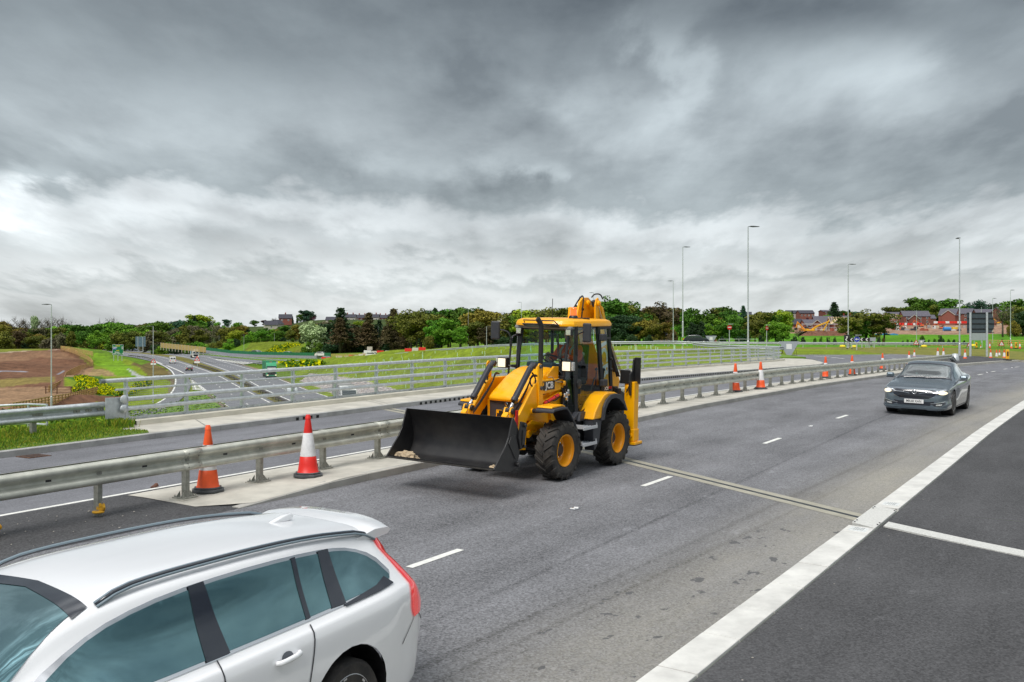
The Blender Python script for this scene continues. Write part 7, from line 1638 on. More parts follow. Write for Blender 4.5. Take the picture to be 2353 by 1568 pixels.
for b in(.36,-.36):
    mb=MB(); mb.box((2.02,b,.80),(.12,.48,.62)); mb.box((1.98,b,1.19),(.09,.26,.18)); mb.build('front_seat',mat('seat_grey',(.08,.09,.09),.8),I,bevel=.04)
mb=MB(); mb.box((2.72,0,1.29),(.06,.18,.09)); mb.build('interior_mirror',m_trim,I,bevel=.02)
driver('person in a light patterned top driving the blue grey hatchback',IM@Matrix.Translation((2.20,-.36,.50)),mat('light_top',(.42,.44,.42),.8,var=.4,vs=30),mat('navy_trousers',(.02,.025,.045),.8),mat('fair_hair',(.30,.20,.10),.7),.92,None,grip=((.44,.17,.40),(.44,-.17,.40)))
mb=MB(); mb.tube([Vector((2.70,-.36,.93))+Vector((.3*math.cos(t)*.18,math.sin(t)*.18,math.cos(t)*.17)) for t in np.linspace(0,6.28,20)],.013,6); mb.build('steering_wheel',m_trim,I)
# ================================================================ DISTANT TRAFFIC
def small_car(paint,L_=4.3,H=1.45,Wd=1.78,est=False,lights=None):
    root=empty('car'); z=lambda f:H*f
    pr_=[(0,.25),(0,.62*H/1.45),(.12,.66*H/1.45),(.30,.98*H/1.45) if not est else (.06,1.3*H/1.45),(.85,z(.97)) if not est else (.3,z(.98)),(2.0,H),(2.6,z(.96)),(3.25,z(.67)),(4.0,z(.58)),(4.25,z(.42)),(L_,.28)]
    mb=MB(); mb.prism(pr_,-Wd/2,Wd/2); o=mb.build('body',paint,root,bevel=.10); o.modifiers['b'].segments=3
    mb=MB(); wp=[(.45,z(.70)),(.9,z(.93)),(2.0,z(.96)),(2.55,z(.92)),(3.0,z(.70))] if not est else [(.25,z(.70)),(.3,z(.93)),(2.0,z(.96)),(2.55,z(.92)),(3.0,z(.70))]; mb.prism(wp,-Wd/2-.008,Wd/2+.008); mb.build('side_windows',m_glassd,root,bevel=.02)
    mb=MB(); mb.add([(2.66,-Wd*.40,z(.95)),(2.66,Wd*.40,z(.95)),(3.27,Wd*.42,z(.69)),(3.27,-Wd*.42,z(.69))],[(0,1,2,3)]); mb.build('windscreen',m_glassd,root,loc=(.03,0,.03))
    mb=MB(); mb.add([(.80,-Wd*.38,z(.955)),(.80,Wd*.38,z(.955)),(.28,Wd*.40,z(.68)),(.28,-Wd*.40,z(.68))] if not est else [(.22,-Wd*.40,z(.95)),(.22,Wd*.40,z(.95)),(.04,Wd*.42,z(.66)),(.04,-Wd*.42,z(.66))],[(0,1,2,3)]); mb.build('rear_window',m_glassd,root,loc=(-.04,0,.03))
    for a in(.85,3.4):
        for sg in(1,-1):
            mb=MB(); mb.lathe([(0,-.1),(.30,-.1),(.32,0),(.30,.1),(0,.1)],(a,(Wd/2-.09)*sg,.32),(0,1,0),16); mb.cur=1; mb.lathe([(.2,.101),(.2,.105),(0,.106)],(a,(Wd/2-.09)*sg,.32),(0,sg,0),12); mb.build('wheel',[m_rub,m_galv],root,auto=40)
    for sg in(1,-1):
        mb=MB(); mb.box((4.14,.66*sg,z(.44)),(.16,.34,.12)); mb.build('headlight',m_lens,root); mb=MB(); mb.box((.02,.70*sg,z(.55)),(.08,.25,.16)); mb.build('tail_light',m_tail,root)
    mb=MB(); mb.box((-.0,0,.5),(.03,.5,.11)); mb.build('number_plate',mat('plate_yellow',(.7,.55,.02),.5),root)
    return root
def van(paint,L_=5.2,H=2.4):
    root=empty('van'); Wd=1.95
    mb=MB(); mb.prism([(0,.35),(0,H*.97),(.1,H),(3.7,H),(4.35,H*.62),(5.05,H*.50),(L_,H*.40),(L_,.35)],-Wd/2,Wd/2); o=mb.build('body',paint,root,bevel=.1)
    mb=MB(); mb.add([(3.83,-.85,H*.95),(3.83,.85,H*.95),(4.40,.88,H*.635),(4.40,-.88,H*.635)],[(0,1,2,3)]); mb.build('windscreen',m_glassd,root,loc=(.04,0,.04))
    mb=MB(); mb.prism([(3.0,H*.62),(3.0,H*.86),(3.65,H*.86),(4.15,H*.62)],-Wd/2-.01,Wd/2+.01); mb.build('side_windows',m_glassd,root)
    for b in(-.45,.45): mb=MB(); mb.box((-.015,b,H*.74),(.03,.62,.42)); mb.build('rear_window',m_glassd,root)
    mb=MB(); mb.box((-.02,0,.75),(.04,.5,.12)); mb.build('number_plate',mat('plate_yellow',(.7,.55,.02),.5),root)
    for a in(.95,4.3):
        for sg in(1,-1): mb=MB(); mb.lathe([(0,-.12),(.33,-.12),(.34,0),(.33,.12),(0,.12)],(a,.86*sg,.34),(0,1,0),16); mb.build('wheel',m_rub,root,auto=40)
    for sg in(1,-1): mb=MB(); mb.box((-.01,.88*sg,1.0),(.05,.12,.5)); mb.build('tail_light',m_tail,root); mb=MB(); mb.box((L_-.1,.72*sg,.95),(.16,.35,.2)); mb.build('headlight',m_lens,root)
    return root
def lorry(cab,box,H=3.9,L_=11,under=None,flat=None,text=None,stripe=None):
    root=empty('lorry'); Wd=2.5
    if not flat: mb=MB(); mb.box((L_/2-1.0,0,(H+1.1)/2),(L_-2.2,Wd,H-1.1)); bx=mb.build('box_body',box,root,bevel=.03)
    else: mb=MB(); mb.prism([(0,1.2),(0,H*.9),(.6,H*.95),(L_-2.6,H*.95),(L_-2.1,H*.85),(L_-2.1,1.2)],-Wd/2,Wd/2); bx=mb.build('tank_body',box,root,bevel=.5)
    mb=MB(); mb.prism([(L_-1.95,.7),(L_-1.95,H*.95),(L_-1.2,H*.94),(L_-.35,H*.74),(L_-.1,H*.45),(L_,.5),(L_-.1,.4),(L_-1.8,.45)],-1.22,1.22); cb=mb.build('cab',cab,root,bevel=.10)
    mb=MB(); mb.add([(L_-.32,-1.05,H*.72),(L_-.32,1.05,H*.72),(L_-.09,1.08,H*.50),(L_-.09,-1.08,H*.50)],[(0,1,2,3)]); mb.build('windscreen',m_glassd,cb,loc=(.06,0,.02))
    mb=MB(); mb.prism([(L_-1.5,H*.50),(L_-1.5,H*.68),(L_-.75,H*.68),(L_-.5,H*.50)],-1.24,1.24); mb.build('side_windows',m_glassd,cb)
    mb=MB(); mb.box((L_-.02,0,H*.30),(.08,1.9,H*.22)); mb.build('grille',under or m_blk,cb,bevel=.03)
    for sg in(1,-1): mb=MB(); mb.box((L_+.0,.95*sg,.72),(.10,.4,.2)); mb.build('headlight',m_head if cab!=m_yelb else m_lens,cb)
    mb=MB(); mb.box((L_/2-.5,0,.95),(L_-1.5,1.0,.3)); mb.build('chassis',m_blk,root)
    for a in(1.2,2.5,L_-4.6,L_-1.5):
        for sg in(1,-1): mb=MB(); mb.lathe([(0,-.16),(.48,-.16),(.5,0),(.48,.16),(0,.16)],(a,1.05*sg,.5),(0,1,0),18); mb.build('wheel',m_rub,root,auto=40)
    if text:
        for k,(t,sz,mm_,zz) in enumerate(text): text_obj('lettering',t,sz,mm_,bx,basis((0,1,0),(0,0,1),(1,0,0),(L_-2.08,0,zz)),.002,.02)
    return root
def face(dirv): return math.atan2(dirv[1],dirv[0])
_dv=np.array(_dir)   # driving direction of the carriageway towards us (down the picture)
def mwdir(px,py,P):
    x,y,_=onz(px,py,ZM); Q=resamp(smooth(P,2),300); k=int(np.argmin((Q[:,0]-x)**2+(Q[:,1]-y)**2)); k=max(1,min(298,k)); d=Q[k+1]-Q[k-1]; return d/np.hypot(*d)
def on_mw(root,px,py,P,toward,label,cat,z=ZM+.0,g=None):
    x,y,_=onz(px,py,ZM); d=mwdir(px,py,P)*(1 if toward else -1); L_=4.0; root.location=(x-d[0]*2,y-d[1]*2,ZM+.01); root.rotation_euler=(0,0,math.atan2(d[1],d[0])); tag(root,label,cat,g); return root
pw=mat('van_white',(.75,.75,.74),.35,coat=.5); pk=mat('car_black',(.015,.017,.02),.25,coat=.8); pb=mat('car_blue_pale',(.30,.40,.50),.3,coat=.6); ps=mat('car_silver',(.45,.47,.48),.3,.4,coat=.5)
on_mw(van(pw),396.5,835.5,LR,False,'white van seen from behind on the left motorway carriageway','van')
on_mw(small_car(pk),434,852.5,LR,False,'dark saloon seen from behind following the white van','car')
gtxt=mat('pale_letter',(.7,.75,.7),.5)
lr=on_mw(lorry(mat('lorry_white_cab',(.72,.74,.73),.4,coat=.4),mat('lorry_box_grey',(.50,.50,.45),.5,var=.08),3.9,9.5,m_blk),445,822.5,RL,True,'white cab lorry with a beige box body coming down the motorway','lorry')
mb=MB(); mb.box((5.2,-1.256,2.7),(1.5,.01,1.4)); mb.build('dark_emblem',m_char,lr)
mb=MB(); mb.box((2.2,-1.256,2.6),(2.2,.01,2.0)); mb.build('blue_panel',mat('lorry_pale_blue',(.15,.45,.62),.5),lr)
lg=on_mw(lorry(mat('lorry_green_cab',(.02,.30,.13),.4,coat=.4),mat('lorry_green_box',(.0,.19,.08),.5),3.95,10.5,m_blk,text=None),616,866,RL,True,'green box lorry with green and white cab behind the parapet rail','lorry')
mb=MB(); mb.box((10.36,0,2.15),(.12,2.0,.7)); mb.build('white_cab_panel',pw,lg); mb=MB(); mb.box((10.42,0,1.72),(.1,2.1,.18)); mb.build('white_band',pw,lg)
mb=MB(); mb.box((8.43,0,3.5),(.02,1.5,.12)); mb.box((8.43,0,3.28),(.02,1.1,.07)); mb.build('pale_letter_band',gtxt,lg); mb=MB(); mb.box((8.43,0,3.8),(.02,.6,.1)); mb.build('red_emblem',m_red,lg)
on_mw(small_car(mat('car_pale_grey',(.50,.54,.55),.3,coat=.5),4.4,1.7,est=True),668,905,RL,True,'pale grey people carrier on the motorway behind a parapet post','car')
on_mw(lorry(mat('lorry_white_cab',(.72,.74,.73),.4,coat=.4),mat('flatbed_grey',(.30,.30,.29),.6),2.9,7.5,m_blk),786,924,RL,True,'small white cab lorry just above the parapet plinth','lorry')
on_mw(van(pw,4.6,1.95),378,808.5+3,RL,True,'white small van coming round the motorway bend','van')
on_mw(small_car(mat('car_dark_blue',(.06,.09,.14),.3,coat=.6)),311,806.5,RL,True,'dark blue car on the bend between the two large signs','car')
on_mw(small_car(pb),257,805.5,RL,True,'pale blue car just left of the green sign','car'); on_mw(small_car(mat('car_grey_mid',(.16,.19,.21),.3,coat=.6)),235,803.6,RL,True,'grey car farther along the motorway bend','car'); on_mw(small_car(ps,4.4,1.9,est=True),188,801.3,RL,True,'silver car at the far end of the motorway bend','car')
rl_=on_mw(lorry(mat('lorry_white_cab',(.72,.74,.73),.4,coat=.4),mat('lorry_red',(.5,.02,.02),.5),3.9,9,m_blk),263,805,RL,True,'white cab lorry with a red body hidden partly by the green sign','lorry')
rl_.location.z+=.1
yl=on_mw(lorry(mat('lorry_yellow',(.80,.62,.01),.4,coat=.4),mat('tank_pale',(.6,.6,.52),.4),3.9,9,m_blk,flat=True),163,800.5,RL,True,'yellow cab tanker lorry far left below the trees','lorry')
def free(root,px,py,d,ang,label,cat): p=atd(px,py,d); root.location=p; root.rotation_euler=(0,0,R(ang)); tag(root,label,cat); return root
free(small_car(ps),578,814.5,340,0-20,'silver car on the slip road behind the green fence, left one','car'); free(small_car(ps),650,818,330,-15,'silver car on the slip road behind the green fence, right one','car'); free(small_car(pw),760-35,819.5-.0,318,-10,'white car behind the green fence near its right end','car')
dc=free(small_car(mat('car_navy_black',(.012,.018,.028),.15,coat=1),4.5,1.52),1570,791,164,-14,'shiny dark car passing behind the two close lamp posts','car')
# ================================================================ TREES
def leafmat(name,a,b):
    m=mat(name,a,.75,c2=b,vs=.35,spec=.25,objrand=.22,det=3); return m
LC={'green':leafmat('leaf_green',(0.037,0.094,0.010),(0.106,0.219,0.015)),'fresh':leafmat('leaf_fresh_green',(0.069,0.175,0.013),(0.188,0.375,0.022)),'olive':leafmat('leaf_olive',(0.062,0.081,0.013),(0.175,0.181,0.019)),
 'yellow':leafmat('leaf_yellow_green',(0.150,0.213,0.013),(0.338,0.413,0.025)),'dark':leafmat('leaf_dark_green',(0.015,0.040,0.015),(0.040,0.088,0.027)),'brown':leafmat('leaf_brown',(.050,.040,.018),(.13,.098,.040)),
 'grey':leafmat('twig_grey_brown',(.09,.085,.045),(.19,.18,.10)),'purple':leafmat('leaf_purple',(0.050,0.015,0.025),(0.125,0.037,0.056)),'pale':leafmat('leaf_pale_green',(0.200,0.263,0.112),(0.400,0.500,0.250)),'rust':leafmat('leaf_rusty_olive',(.10,.085,.015),(.24,.20,.022)),'teal':leafmat('leaf_blue_green',(0.025,0.075,0.044),(0.062,0.150,0.075))}
m_bark=mat('bark',(.085,.068,.05),.9,var=.3,vs=2); m_barkl=mat('pale_bark',(.22,.19,.15),.9,var=.2,vs=2)
def leaf_cloud(C,Rr,n,size,rng,flat=1.0,hang=0):
    k=len(C); ci=rng.choice(k,n,p=(Rr**2)/(Rr**2).sum()); u=rng.normal(size=(n,3)); u/=np.linalg.norm(u,axis=1)[:,None]; r=Rr[ci]*(.55+.5*rng.random(n)**.5); P=C[ci]+u*r[:,None]*np.array([1,1,flat]); P[:,2]-=hang*rng.random(n)*Rr[ci]
    a=rng.normal(size=(n,3))*.8+u*.9; a/=np.linalg.norm(a,axis=1)[:,None]; t=np.cross(a,rng.normal(size=(n,3))); t/=np.linalg.norm(t,axis=1)[:,None]; b=np.cross(a,t); s=size*(.6+.8*rng.random(n))[:,None]
    V=np.stack([P-t*s-b*s*.45,P+t*s*.2-b*s*.6,P+t*s+b*s*.3,P-t*s*.3+b*s*.65],1).reshape(-1,3); return V
def quads_mesh(name,V,m):
    me=bpy.data.meshes.new(name); n=len(V)//4; me.vertices.add(len(V)); me.vertices.foreach_set('co',V.ravel()); me.loops.add(len(V)); me.loops.foreach_set('vertex_index',np.arange(len(V))); me.polygons.add(n); me.polygons.foreach_set('loop_start',np.arange(0,len(V),4)); me.polygons.foreach_set('loop_total',np.full(n,4)); me.materials.append(m); me.update(); return me
def tree_parts(kind,seed):
    rng=np.random.default_rng(seed); H=14.0; tr=MB(); rn=random.Random(seed)
    if kind in('broad','sparse','bare','tall'):
        W_={'broad':5.2,'sparse':5.6,'bare':4.2,'tall':3.2}[kind]; base={'broad':.22,'sparse':.35,'bare':.3,'tall':.2}[kind]; nb={'broad':9,'sparse':11,'bare':16,'tall':9}[kind]
        lean=rn.uniform(-.5,.5); top=Vector((lean,rn.uniform(-.4,.4),H*.72)); tr.tube([(0,0,-1),(0,0,H*.2),Vector((lean*.4,0,H*.45)),top],[.34,.28,.20,.08],7)
        C=[];Rr=[]
        for i in range(nb):
            a=i*2.4+rn.uniform(-.3,.3); f=rn.uniform(base+.05,.70); p=Vector((lean*.5*f,0,H*f)); reach=W_*(.55+.5*rn.random())*(1-.35*abs(f-.5)); q=p+Vector((math.cos(a)*reach*.5,math.sin(a)*reach*.5,H*.10)); e=p+Vector((math.cos(a)*reach,math.sin(a)*reach,H*rn.uniform(.10,.26)))
            tr.tube([p,q,e],[.13,.08,.03],5); C.append(e); Rr.append(rn.uniform(1.3,2.1)); C.append(q+Vector((0,0,.8))); Rr.append(rn.uniform(1.2,1.9))
            if kind in('bare','sparse'):
                for _ in range(9 if kind=='bare' else 4): 
                    w=q.lerp(e,rn.random()); x=w+Vector((rn.uniform(-1.3,1.3),rn.uniform(-1.3,1.3),rn.uniform(.6,2.6))); tr.tube([w,w.lerp(x,.5)+Vector((rn.uniform(-.2,.2),0,0)),x],[.05,.035,.012],4)
        for i in range({'broad':26,'sparse':9,'bare':6,'tall':22}[kind]):
            a=rn.uniform(0,6.28); z=rn.uniform(base,.95); prof=math.sin(math.pi*min(1,max(0,(z-base+.12)/(1.08-base))))**.6; r=W_*prof*rn.uniform(.25,.9); C.append(Vector((math.cos(a)*r+lean*z,math.sin(a)*r,H*z*.97))); Rr.append(rn.uniform(1.0,1.9)*(1.1 if kind=='broad' else .9))
        C=np.array([tuple(c) for c in C]);Rr=np.array(Rr); C[:,2]=np.minimum(C[:,2],H-Rr*.75)
        n={'broad':4300,'sparse':2600,'bare':420,'tall':3600}[kind]; V=leaf_cloud(C,Rr,n,{'broad':.36,'sparse':.32,'bare':.16,'tall':.34}[kind],rng,.75)
    elif kind in('spruce','conifer','ragged'):
        tr.tube([(0,0,-1),(0,0,H*.5),(0,0,H)],[.30,.18,.03],7); Vs=[]; layers={'spruce':20,'conifer':24,'ragged':17}[kind]; b0={'spruce':.22,'conifer':.04,'ragged':.35}[kind]
        for i in range(layers):
            f=b0+(1-b0)*(i+.3)/layers; rad={'spruce':3.6,'conifer':3.4,'ragged':3.1}[kind]*(1-f)**.75*(.7+.5*rn.random()) +.15
            for k in range(7 if kind!='ragged' else 5):
                a=k*.9+i*1.7+rn.uniform(-.3,.3); e=Vector((math.cos(a)*rad,math.sin(a)*rad,H*f-rad*.16)); p=Vector((0,0,H*f)); 
                tr.tube([p,e],[.04,.015],4); m_=int(14+rad*13); t=rng.random(m_)**.7; P=np.outer(1-t,p)+np.outer(t,e)+rng.normal(size=(m_,3))*np.array([.22,.22,.14])*(1+.5*rad/3); P[:,2]-=t*.35*rad/3
                d=rng.normal(size=(m_,3)); d/=np.linalg.norm(d,axis=1)[:,None]; q=np.cross(d,rng.normal(size=(m_,3))); q/=np.linalg.norm(q,axis=1)[:,None]; s=(.20+.16*rng.random(m_))[:,None]
                Vs.append(np.stack([P-d*s-q*s*.4,P+d*s*.4-q*s*.5,P+d*s+q*s*.2,P-d*s*.3+q*s*.5],1).reshape(-1,3))
        V=np.concatenate(Vs)
    elif kind=='bush':
        C=np.array([(rn.uniform(-5,5),rn.uniform(-3,3),H*rn.uniform(.1,.72)*(1-.0)) for _ in range(34)]); Rr=np.array([rn.uniform(1.6,2.8) for _ in C]); C[:,2]*=1-.45*(np.abs(C[:,0])/5)**2; C[:,2]=np.minimum(C[:,2],H-Rr*.7)
        tr.tube([(0,0,-1),(0,0,H*.5)],[.3,.1],6)
        for _ in range(6): tr.tube([(0,0,H*.1),(rn.uniform(-3,3),rn.uniform(-2,2),H*.6)],[.14,.04],5)
        V=leaf_cloud(C,Rr,4600,.42,rng,.85)
    return tr.mesh('trunk',[m_barkl if kind=='spruce' else m_bark],True),V
PROTO={}
def tree(kind,colr,px,topy,d,wk=1.0,label='',group=None,basez=None,cat='tree',name='tree',seed=None,hmin=2):
    sd=(seed if seed is not None else random.randrange(3)); key=(kind,sd)
    if key not in PROTO:
        t_,V=tree_parts(kind,sd*17+len(kind)); PROTO[key]=[t_,V,{}]
    t_,V,cm=PROTO[key]
    if colr not in cm: cm[colr]=quads_mesh('crown',V,LC[colr])
    X=(px-CX)/F*d; zb=gz(X,d) if basez is None else basez; top=CZ+(HY-topy)/F*d; H=max(hmin,top-zb); k=H/14.0
    r=bpy.data.objects.new(name,None); col.objects.link(r); r.location=(X,d,zb); wk*=1.35 if kind in('ragged','spruce') else 1.12; w=k**.85*wk if k<1 else k**.7*wk; r.scale=(w,w,k); r.rotation_euler=(0,0,random.uniform(0,6.28)); tag(r,label,cat,group)
    for nm,me_ in(('trunk',t_),('crown',cm[colr])): o=bpy.data.objects.new(nm,me_); col.objects.link(o); o.parent=r
    return r
random.seed(21)
KN={'broad':'rounded','sparse':'open branched','bare':'nearly bare','tall':'tall narrow','spruce':'spruce like','conifer':'dense conical','ragged':'ragged conifer','bush':'bushy'}
CN={'green':'mid green','fresh':'bright green','olive':'olive green','yellow':'yellow green','dark':'dark green','brown':'brownish','grey':'grey twiggy','purple':'purple leaved','pale':'pale silvery green','rust':'rusty olive','teal':'blue green'}
LM=[(-60,70,'at the far left above the brown field'),(70,150,'beside the left lamp post above the brown field'),(150,300,'above the yellow tanker and the bend in the motorway'),(300,370,'behind the tall blue grey sign back'),(370,480,'behind the timber acoustic barrier'),(480,580,'between the timber barrier and the flowered bank'),(580,700,'on top of the flowered bank'),(700,770,'right of the flowered bank'),(770,930,'behind the red and white barriers'),(930,1110,'left of the cab mirror'),(1110,1200,'behind the left cab mirror'),(1200,1370,'above the cab roof'),(1370,1480,'just right of the digger boom'),(1480,1600,'around the two close lamp posts'),(1600,1730,'left of the tallest lamp post'),(1730,1840,'right of the tallest lamp post'),(1840,1960,'near the yellow excavators'),(1960,2080,'behind the blue arrow sign'),(2080,2230,'behind the new brick houses'),(2230,2420,'at the right edge beyond the signboard')]
def lm(px):
    for a,b,t in LM:
        if a<=px<b: return t
    return 'in the distance'
def T(kind,colr,px,topy,d,wk=1.0,extra='',basez=None,**k):
    row='in the far wood ' if d>500 else ''
    lab=f"{CN[colr]} {KN[kind]} tree {row}{lm(px)}" if not extra else extra
    if len(lab.split())>16: lab=' '.join(lab.split()[:16])
    return tree(kind,colr,px,topy,d,wk,lab,f"{CN[colr]} trees {lm(px)}" if not extra else None,basez,**k)
# profile of the wood on the left, back row then front row
PT=[(-40,738),(0,740),(30,748),(80,752),(130,748),(165,742),(190,750),(235,739),(275,741),(305,748),(345,739),(385,744),(430,733),(480,737),(520,740),(575,735),(600,738),(640,748),(690,742)]
def top_at(x): return float(np.interp(x,[p[0] for p in PT],[p[1] for p in PT]))
x=-45
while x<470:
    c=random.choice(['olive','olive','green','green','grey','green','fresh']); 
    if x<70: c=random.choice(['rust','olive','rust','brown'])
    T(random.choice(['broad','broad','tall']),c,x,top_at(x)+random.uniform(-1,5),random.uniform(640,720),1.25); x+=random.uniform(10,15)
x=-40
while x<470:
    dd=430 if x<125 else 600; dd=560 if x>350 else dd
    c=random.choice(['olive','green','green','olive','grey','fresh','yellow']) if x>100 else random.choice(['rust','olive','olive','brown'])
    T(random.choice(['broad','bush','tall']),c,x,top_at(x)+random.uniform(8,20),random.uniform(dd-25,dd+40),1.1); x+=random.uniform(11,17)
x=-35
while x<520:
    if 135<x<300: x+=14; 
    dd=405 if x<130 else (610 if x<350 else 500)
    T('bush',random.choice(['green','olive','fresh','dark','green']),x,random.uniform(776,787),dd+random.uniform(0,30),.9); x+=random.uniform(13,20)
for px,ty,k_,c,w in ((16,733,'bare','grey',1.1),(45,727,'bare','grey',1),(62,730,'bare','grey',.9),(81,726,'tall','pale',.5),(100,728,'bare','grey',1),(118,727,'bare','grey',1),(133,726,'bare','grey',1.2),(150,731,'bare','grey',1),(250,727,'bare','grey',1.2),(8,738,'tall','rust',1)): T(k_,c,px,ty,720,w)
# centre left woodland up to the flowered bank
for px,ty,k_,c,d,w in ((355,736,'broad','green',640,1.3),(375,737,'broad','green',640,1.3),(412,735,'broad','teal',640,1),(457,723,'broad','yellow',700,1.5),(447,726,'conifer','dark',690,.8),(480,738,'broad','dark',690,1),(500,740,'broad','fresh',650,1),(520,734,'broad','teal',690,1),(545,741,'tall','fresh',640,1),(500,748,'tall','grey',560,1),(520,752,'broad','olive',545,1),(540,756,'broad','yellow',530,.9),(556,747,'broad','rust',560,1),(478,752,'tall','grey',570,1),(460,757,'broad','olive',560,1),(440,750,'broad','grey',600,1.1),(420,758,'tall','olive',560,1),(400,752,'broad','grey',590,1),(570,752,'tall','dark',560,.7),(585,735,'broad','green',690,1.2),(608,735,'broad','purple',760,1.2),(630,730,'bare','grey',800,1),(625,736,'conifer','dark',800,.9),(578,762,'broad','fresh',520,1.1),(600,757,'broad','fresh',505,1),(562,770,'bush','green',500,.9),(545,775,'bush','dark',500,.8),(528,772,'bush','fresh',500,.8),(592,776,'bush','green',490,.8),(614,752,'broad','green',560,1),(628,756,'broad','fresh',555,.9),(642,753,'broad','olive',555,.9),(636,765,'bush','green',520,.8),(768,740,'broad','green',600,1),(752,744,'broad','dark',600,1),(617,772,'broad','green',500,.8),(640,760,'broad','green',500,1.1),(655,748,'broad','green',520,1.2),(668,757,'broad','olive',500,1),(680,746,'broad','rust',520,1.1),(695,752,'broad','rust',500,1),(650,772,'bush','dark',490,.8),(672,776,'bush','green',485,.8),(694,774,'bush','dark',470,.8),(688,722,'broad','green',780,.9),(704,713,'broad','teal',820,1.2),(712,718,'broad','purple',840,.9),(672,727,'conifer','dark',850,.7),(683,726,'conifer','dark',850,.6),
  (723,732,'tall','pale',415,1.1),(716,744,'tall','pale',420,1),(733,745,'tall','yellow',430,.9),(745,738,'broad','grey',520,1.1),(760,740,'broad','grey',520,1.2),(745,757,'broad','olive',430,1),(730,778,'bush','green',410,.7),(712,775,'bush','green',415,.8),(750,780,'bush','dark',405,.7),(762,735,'broad','green',640,1),
  (783,707,'ragged','dark',396,1.25),(781,730,'ragged','brown',392,1.3),(805,758,'ragged','brown',400,1.2),(822,752,'ragged','brown',410,1.2),(847,718,'ragged','brown',400,1.1),(840,742,'ragged','brown',398,1.3),(865,745,'ragged','dark',405,1.2),(872,735,'conifer','dark',430,1),(905,709,'spruce','brown',398,1.1),(900,738,'ragged','brown',392,1.2),(918,748,'ragged','rust',395,1.1),(885,752,'spruce','brown',400,1),(930,760,'ragged','brown',390,1),(862,765,'broad','dark',440,1.2),(800,770,'broad','dark',445,1.2),(825,775,'broad','dark',440,1.2),(895,775,'broad','dark',435,1.1),(830,738,'broad','yellow',560,1),(815,744,'broad','dark',600,1),
  (775,742,'broad','dark',425,1.5,),(792,748,'broad','brown',420,1.4),(812,745,'broad','brown',425,1.4),(835,750,'broad','dark',425,1.5),(856,752,'broad','brown',425,1.4),(878,748,'broad','dark',420,1.5),(910,750,'broad','brown',415,1.4),(928,738,'broad','dark',415,1.3),(770,768,'bush','dark',405,1.1),(800,775,'bush','brown',402,1.1),(830,778,'bush','dark',402,1.1),(860,778,'bush','brown',402,1.1),(890,775,'bush','dark',398,1.1),(920,772,'bush','brown',392,1.1),
  (945,707,'sparse','olive',345,1.1),(968,706,'sparse','olive',340,1.2),(958,728,'broad','olive',335,1),(985,712,'broad','dark',380,1.1),(1000,708,'conifer','dark',420,.9),(1015,730,'broad','fresh',312,1.0),(1035,735,'broad','fresh',306,1.15),(1000,745,'broad','fresh',310,.9),(1058,750,'broad','fresh',300,.8),(985,765,'bush','olive',303,.7),(1030,709,'broad','green',350,1.1),(1058,706,'broad','green',350,1.2),(1080,712,'broad','green',345,1),(1098,707,'broad','rust',335,1.15),(1115,713,'broad','rust',335,1.1),(1090,735,'broad','olive',320,1),(1120,750,'broad','brown',315,1),(1145,740,'conifer','dark',330,1),(1160,738,'broad','dark',330,1.1),(1140,729,'broad','purple',520,1),
  (1185,710,'broad','olive',310,1.2),(1205,716,'broad','green',305,1),(1180,740,'conifer','dark',305,1),(1232,706,'tall','yellow',300,1.4),(1212,712,'tall','yellow',300,1.2),(1255,712,'sparse','olive',300,1.2),(1280,706,'sparse','olive',300,1.2),(1305,706,'broad','olive',300,1.1),(1325,702,'broad','dark',330,1),(1300,725,'broad','green',300,1.2),(1260,735,'broad','dark',305,1.2),(1230,745,'broad','dark',300,1.1),(1160,765,'bush','dark',300,.8),(1345,715,'broad','green',290,1)):
    T(k_,c,px,ty,d,w)
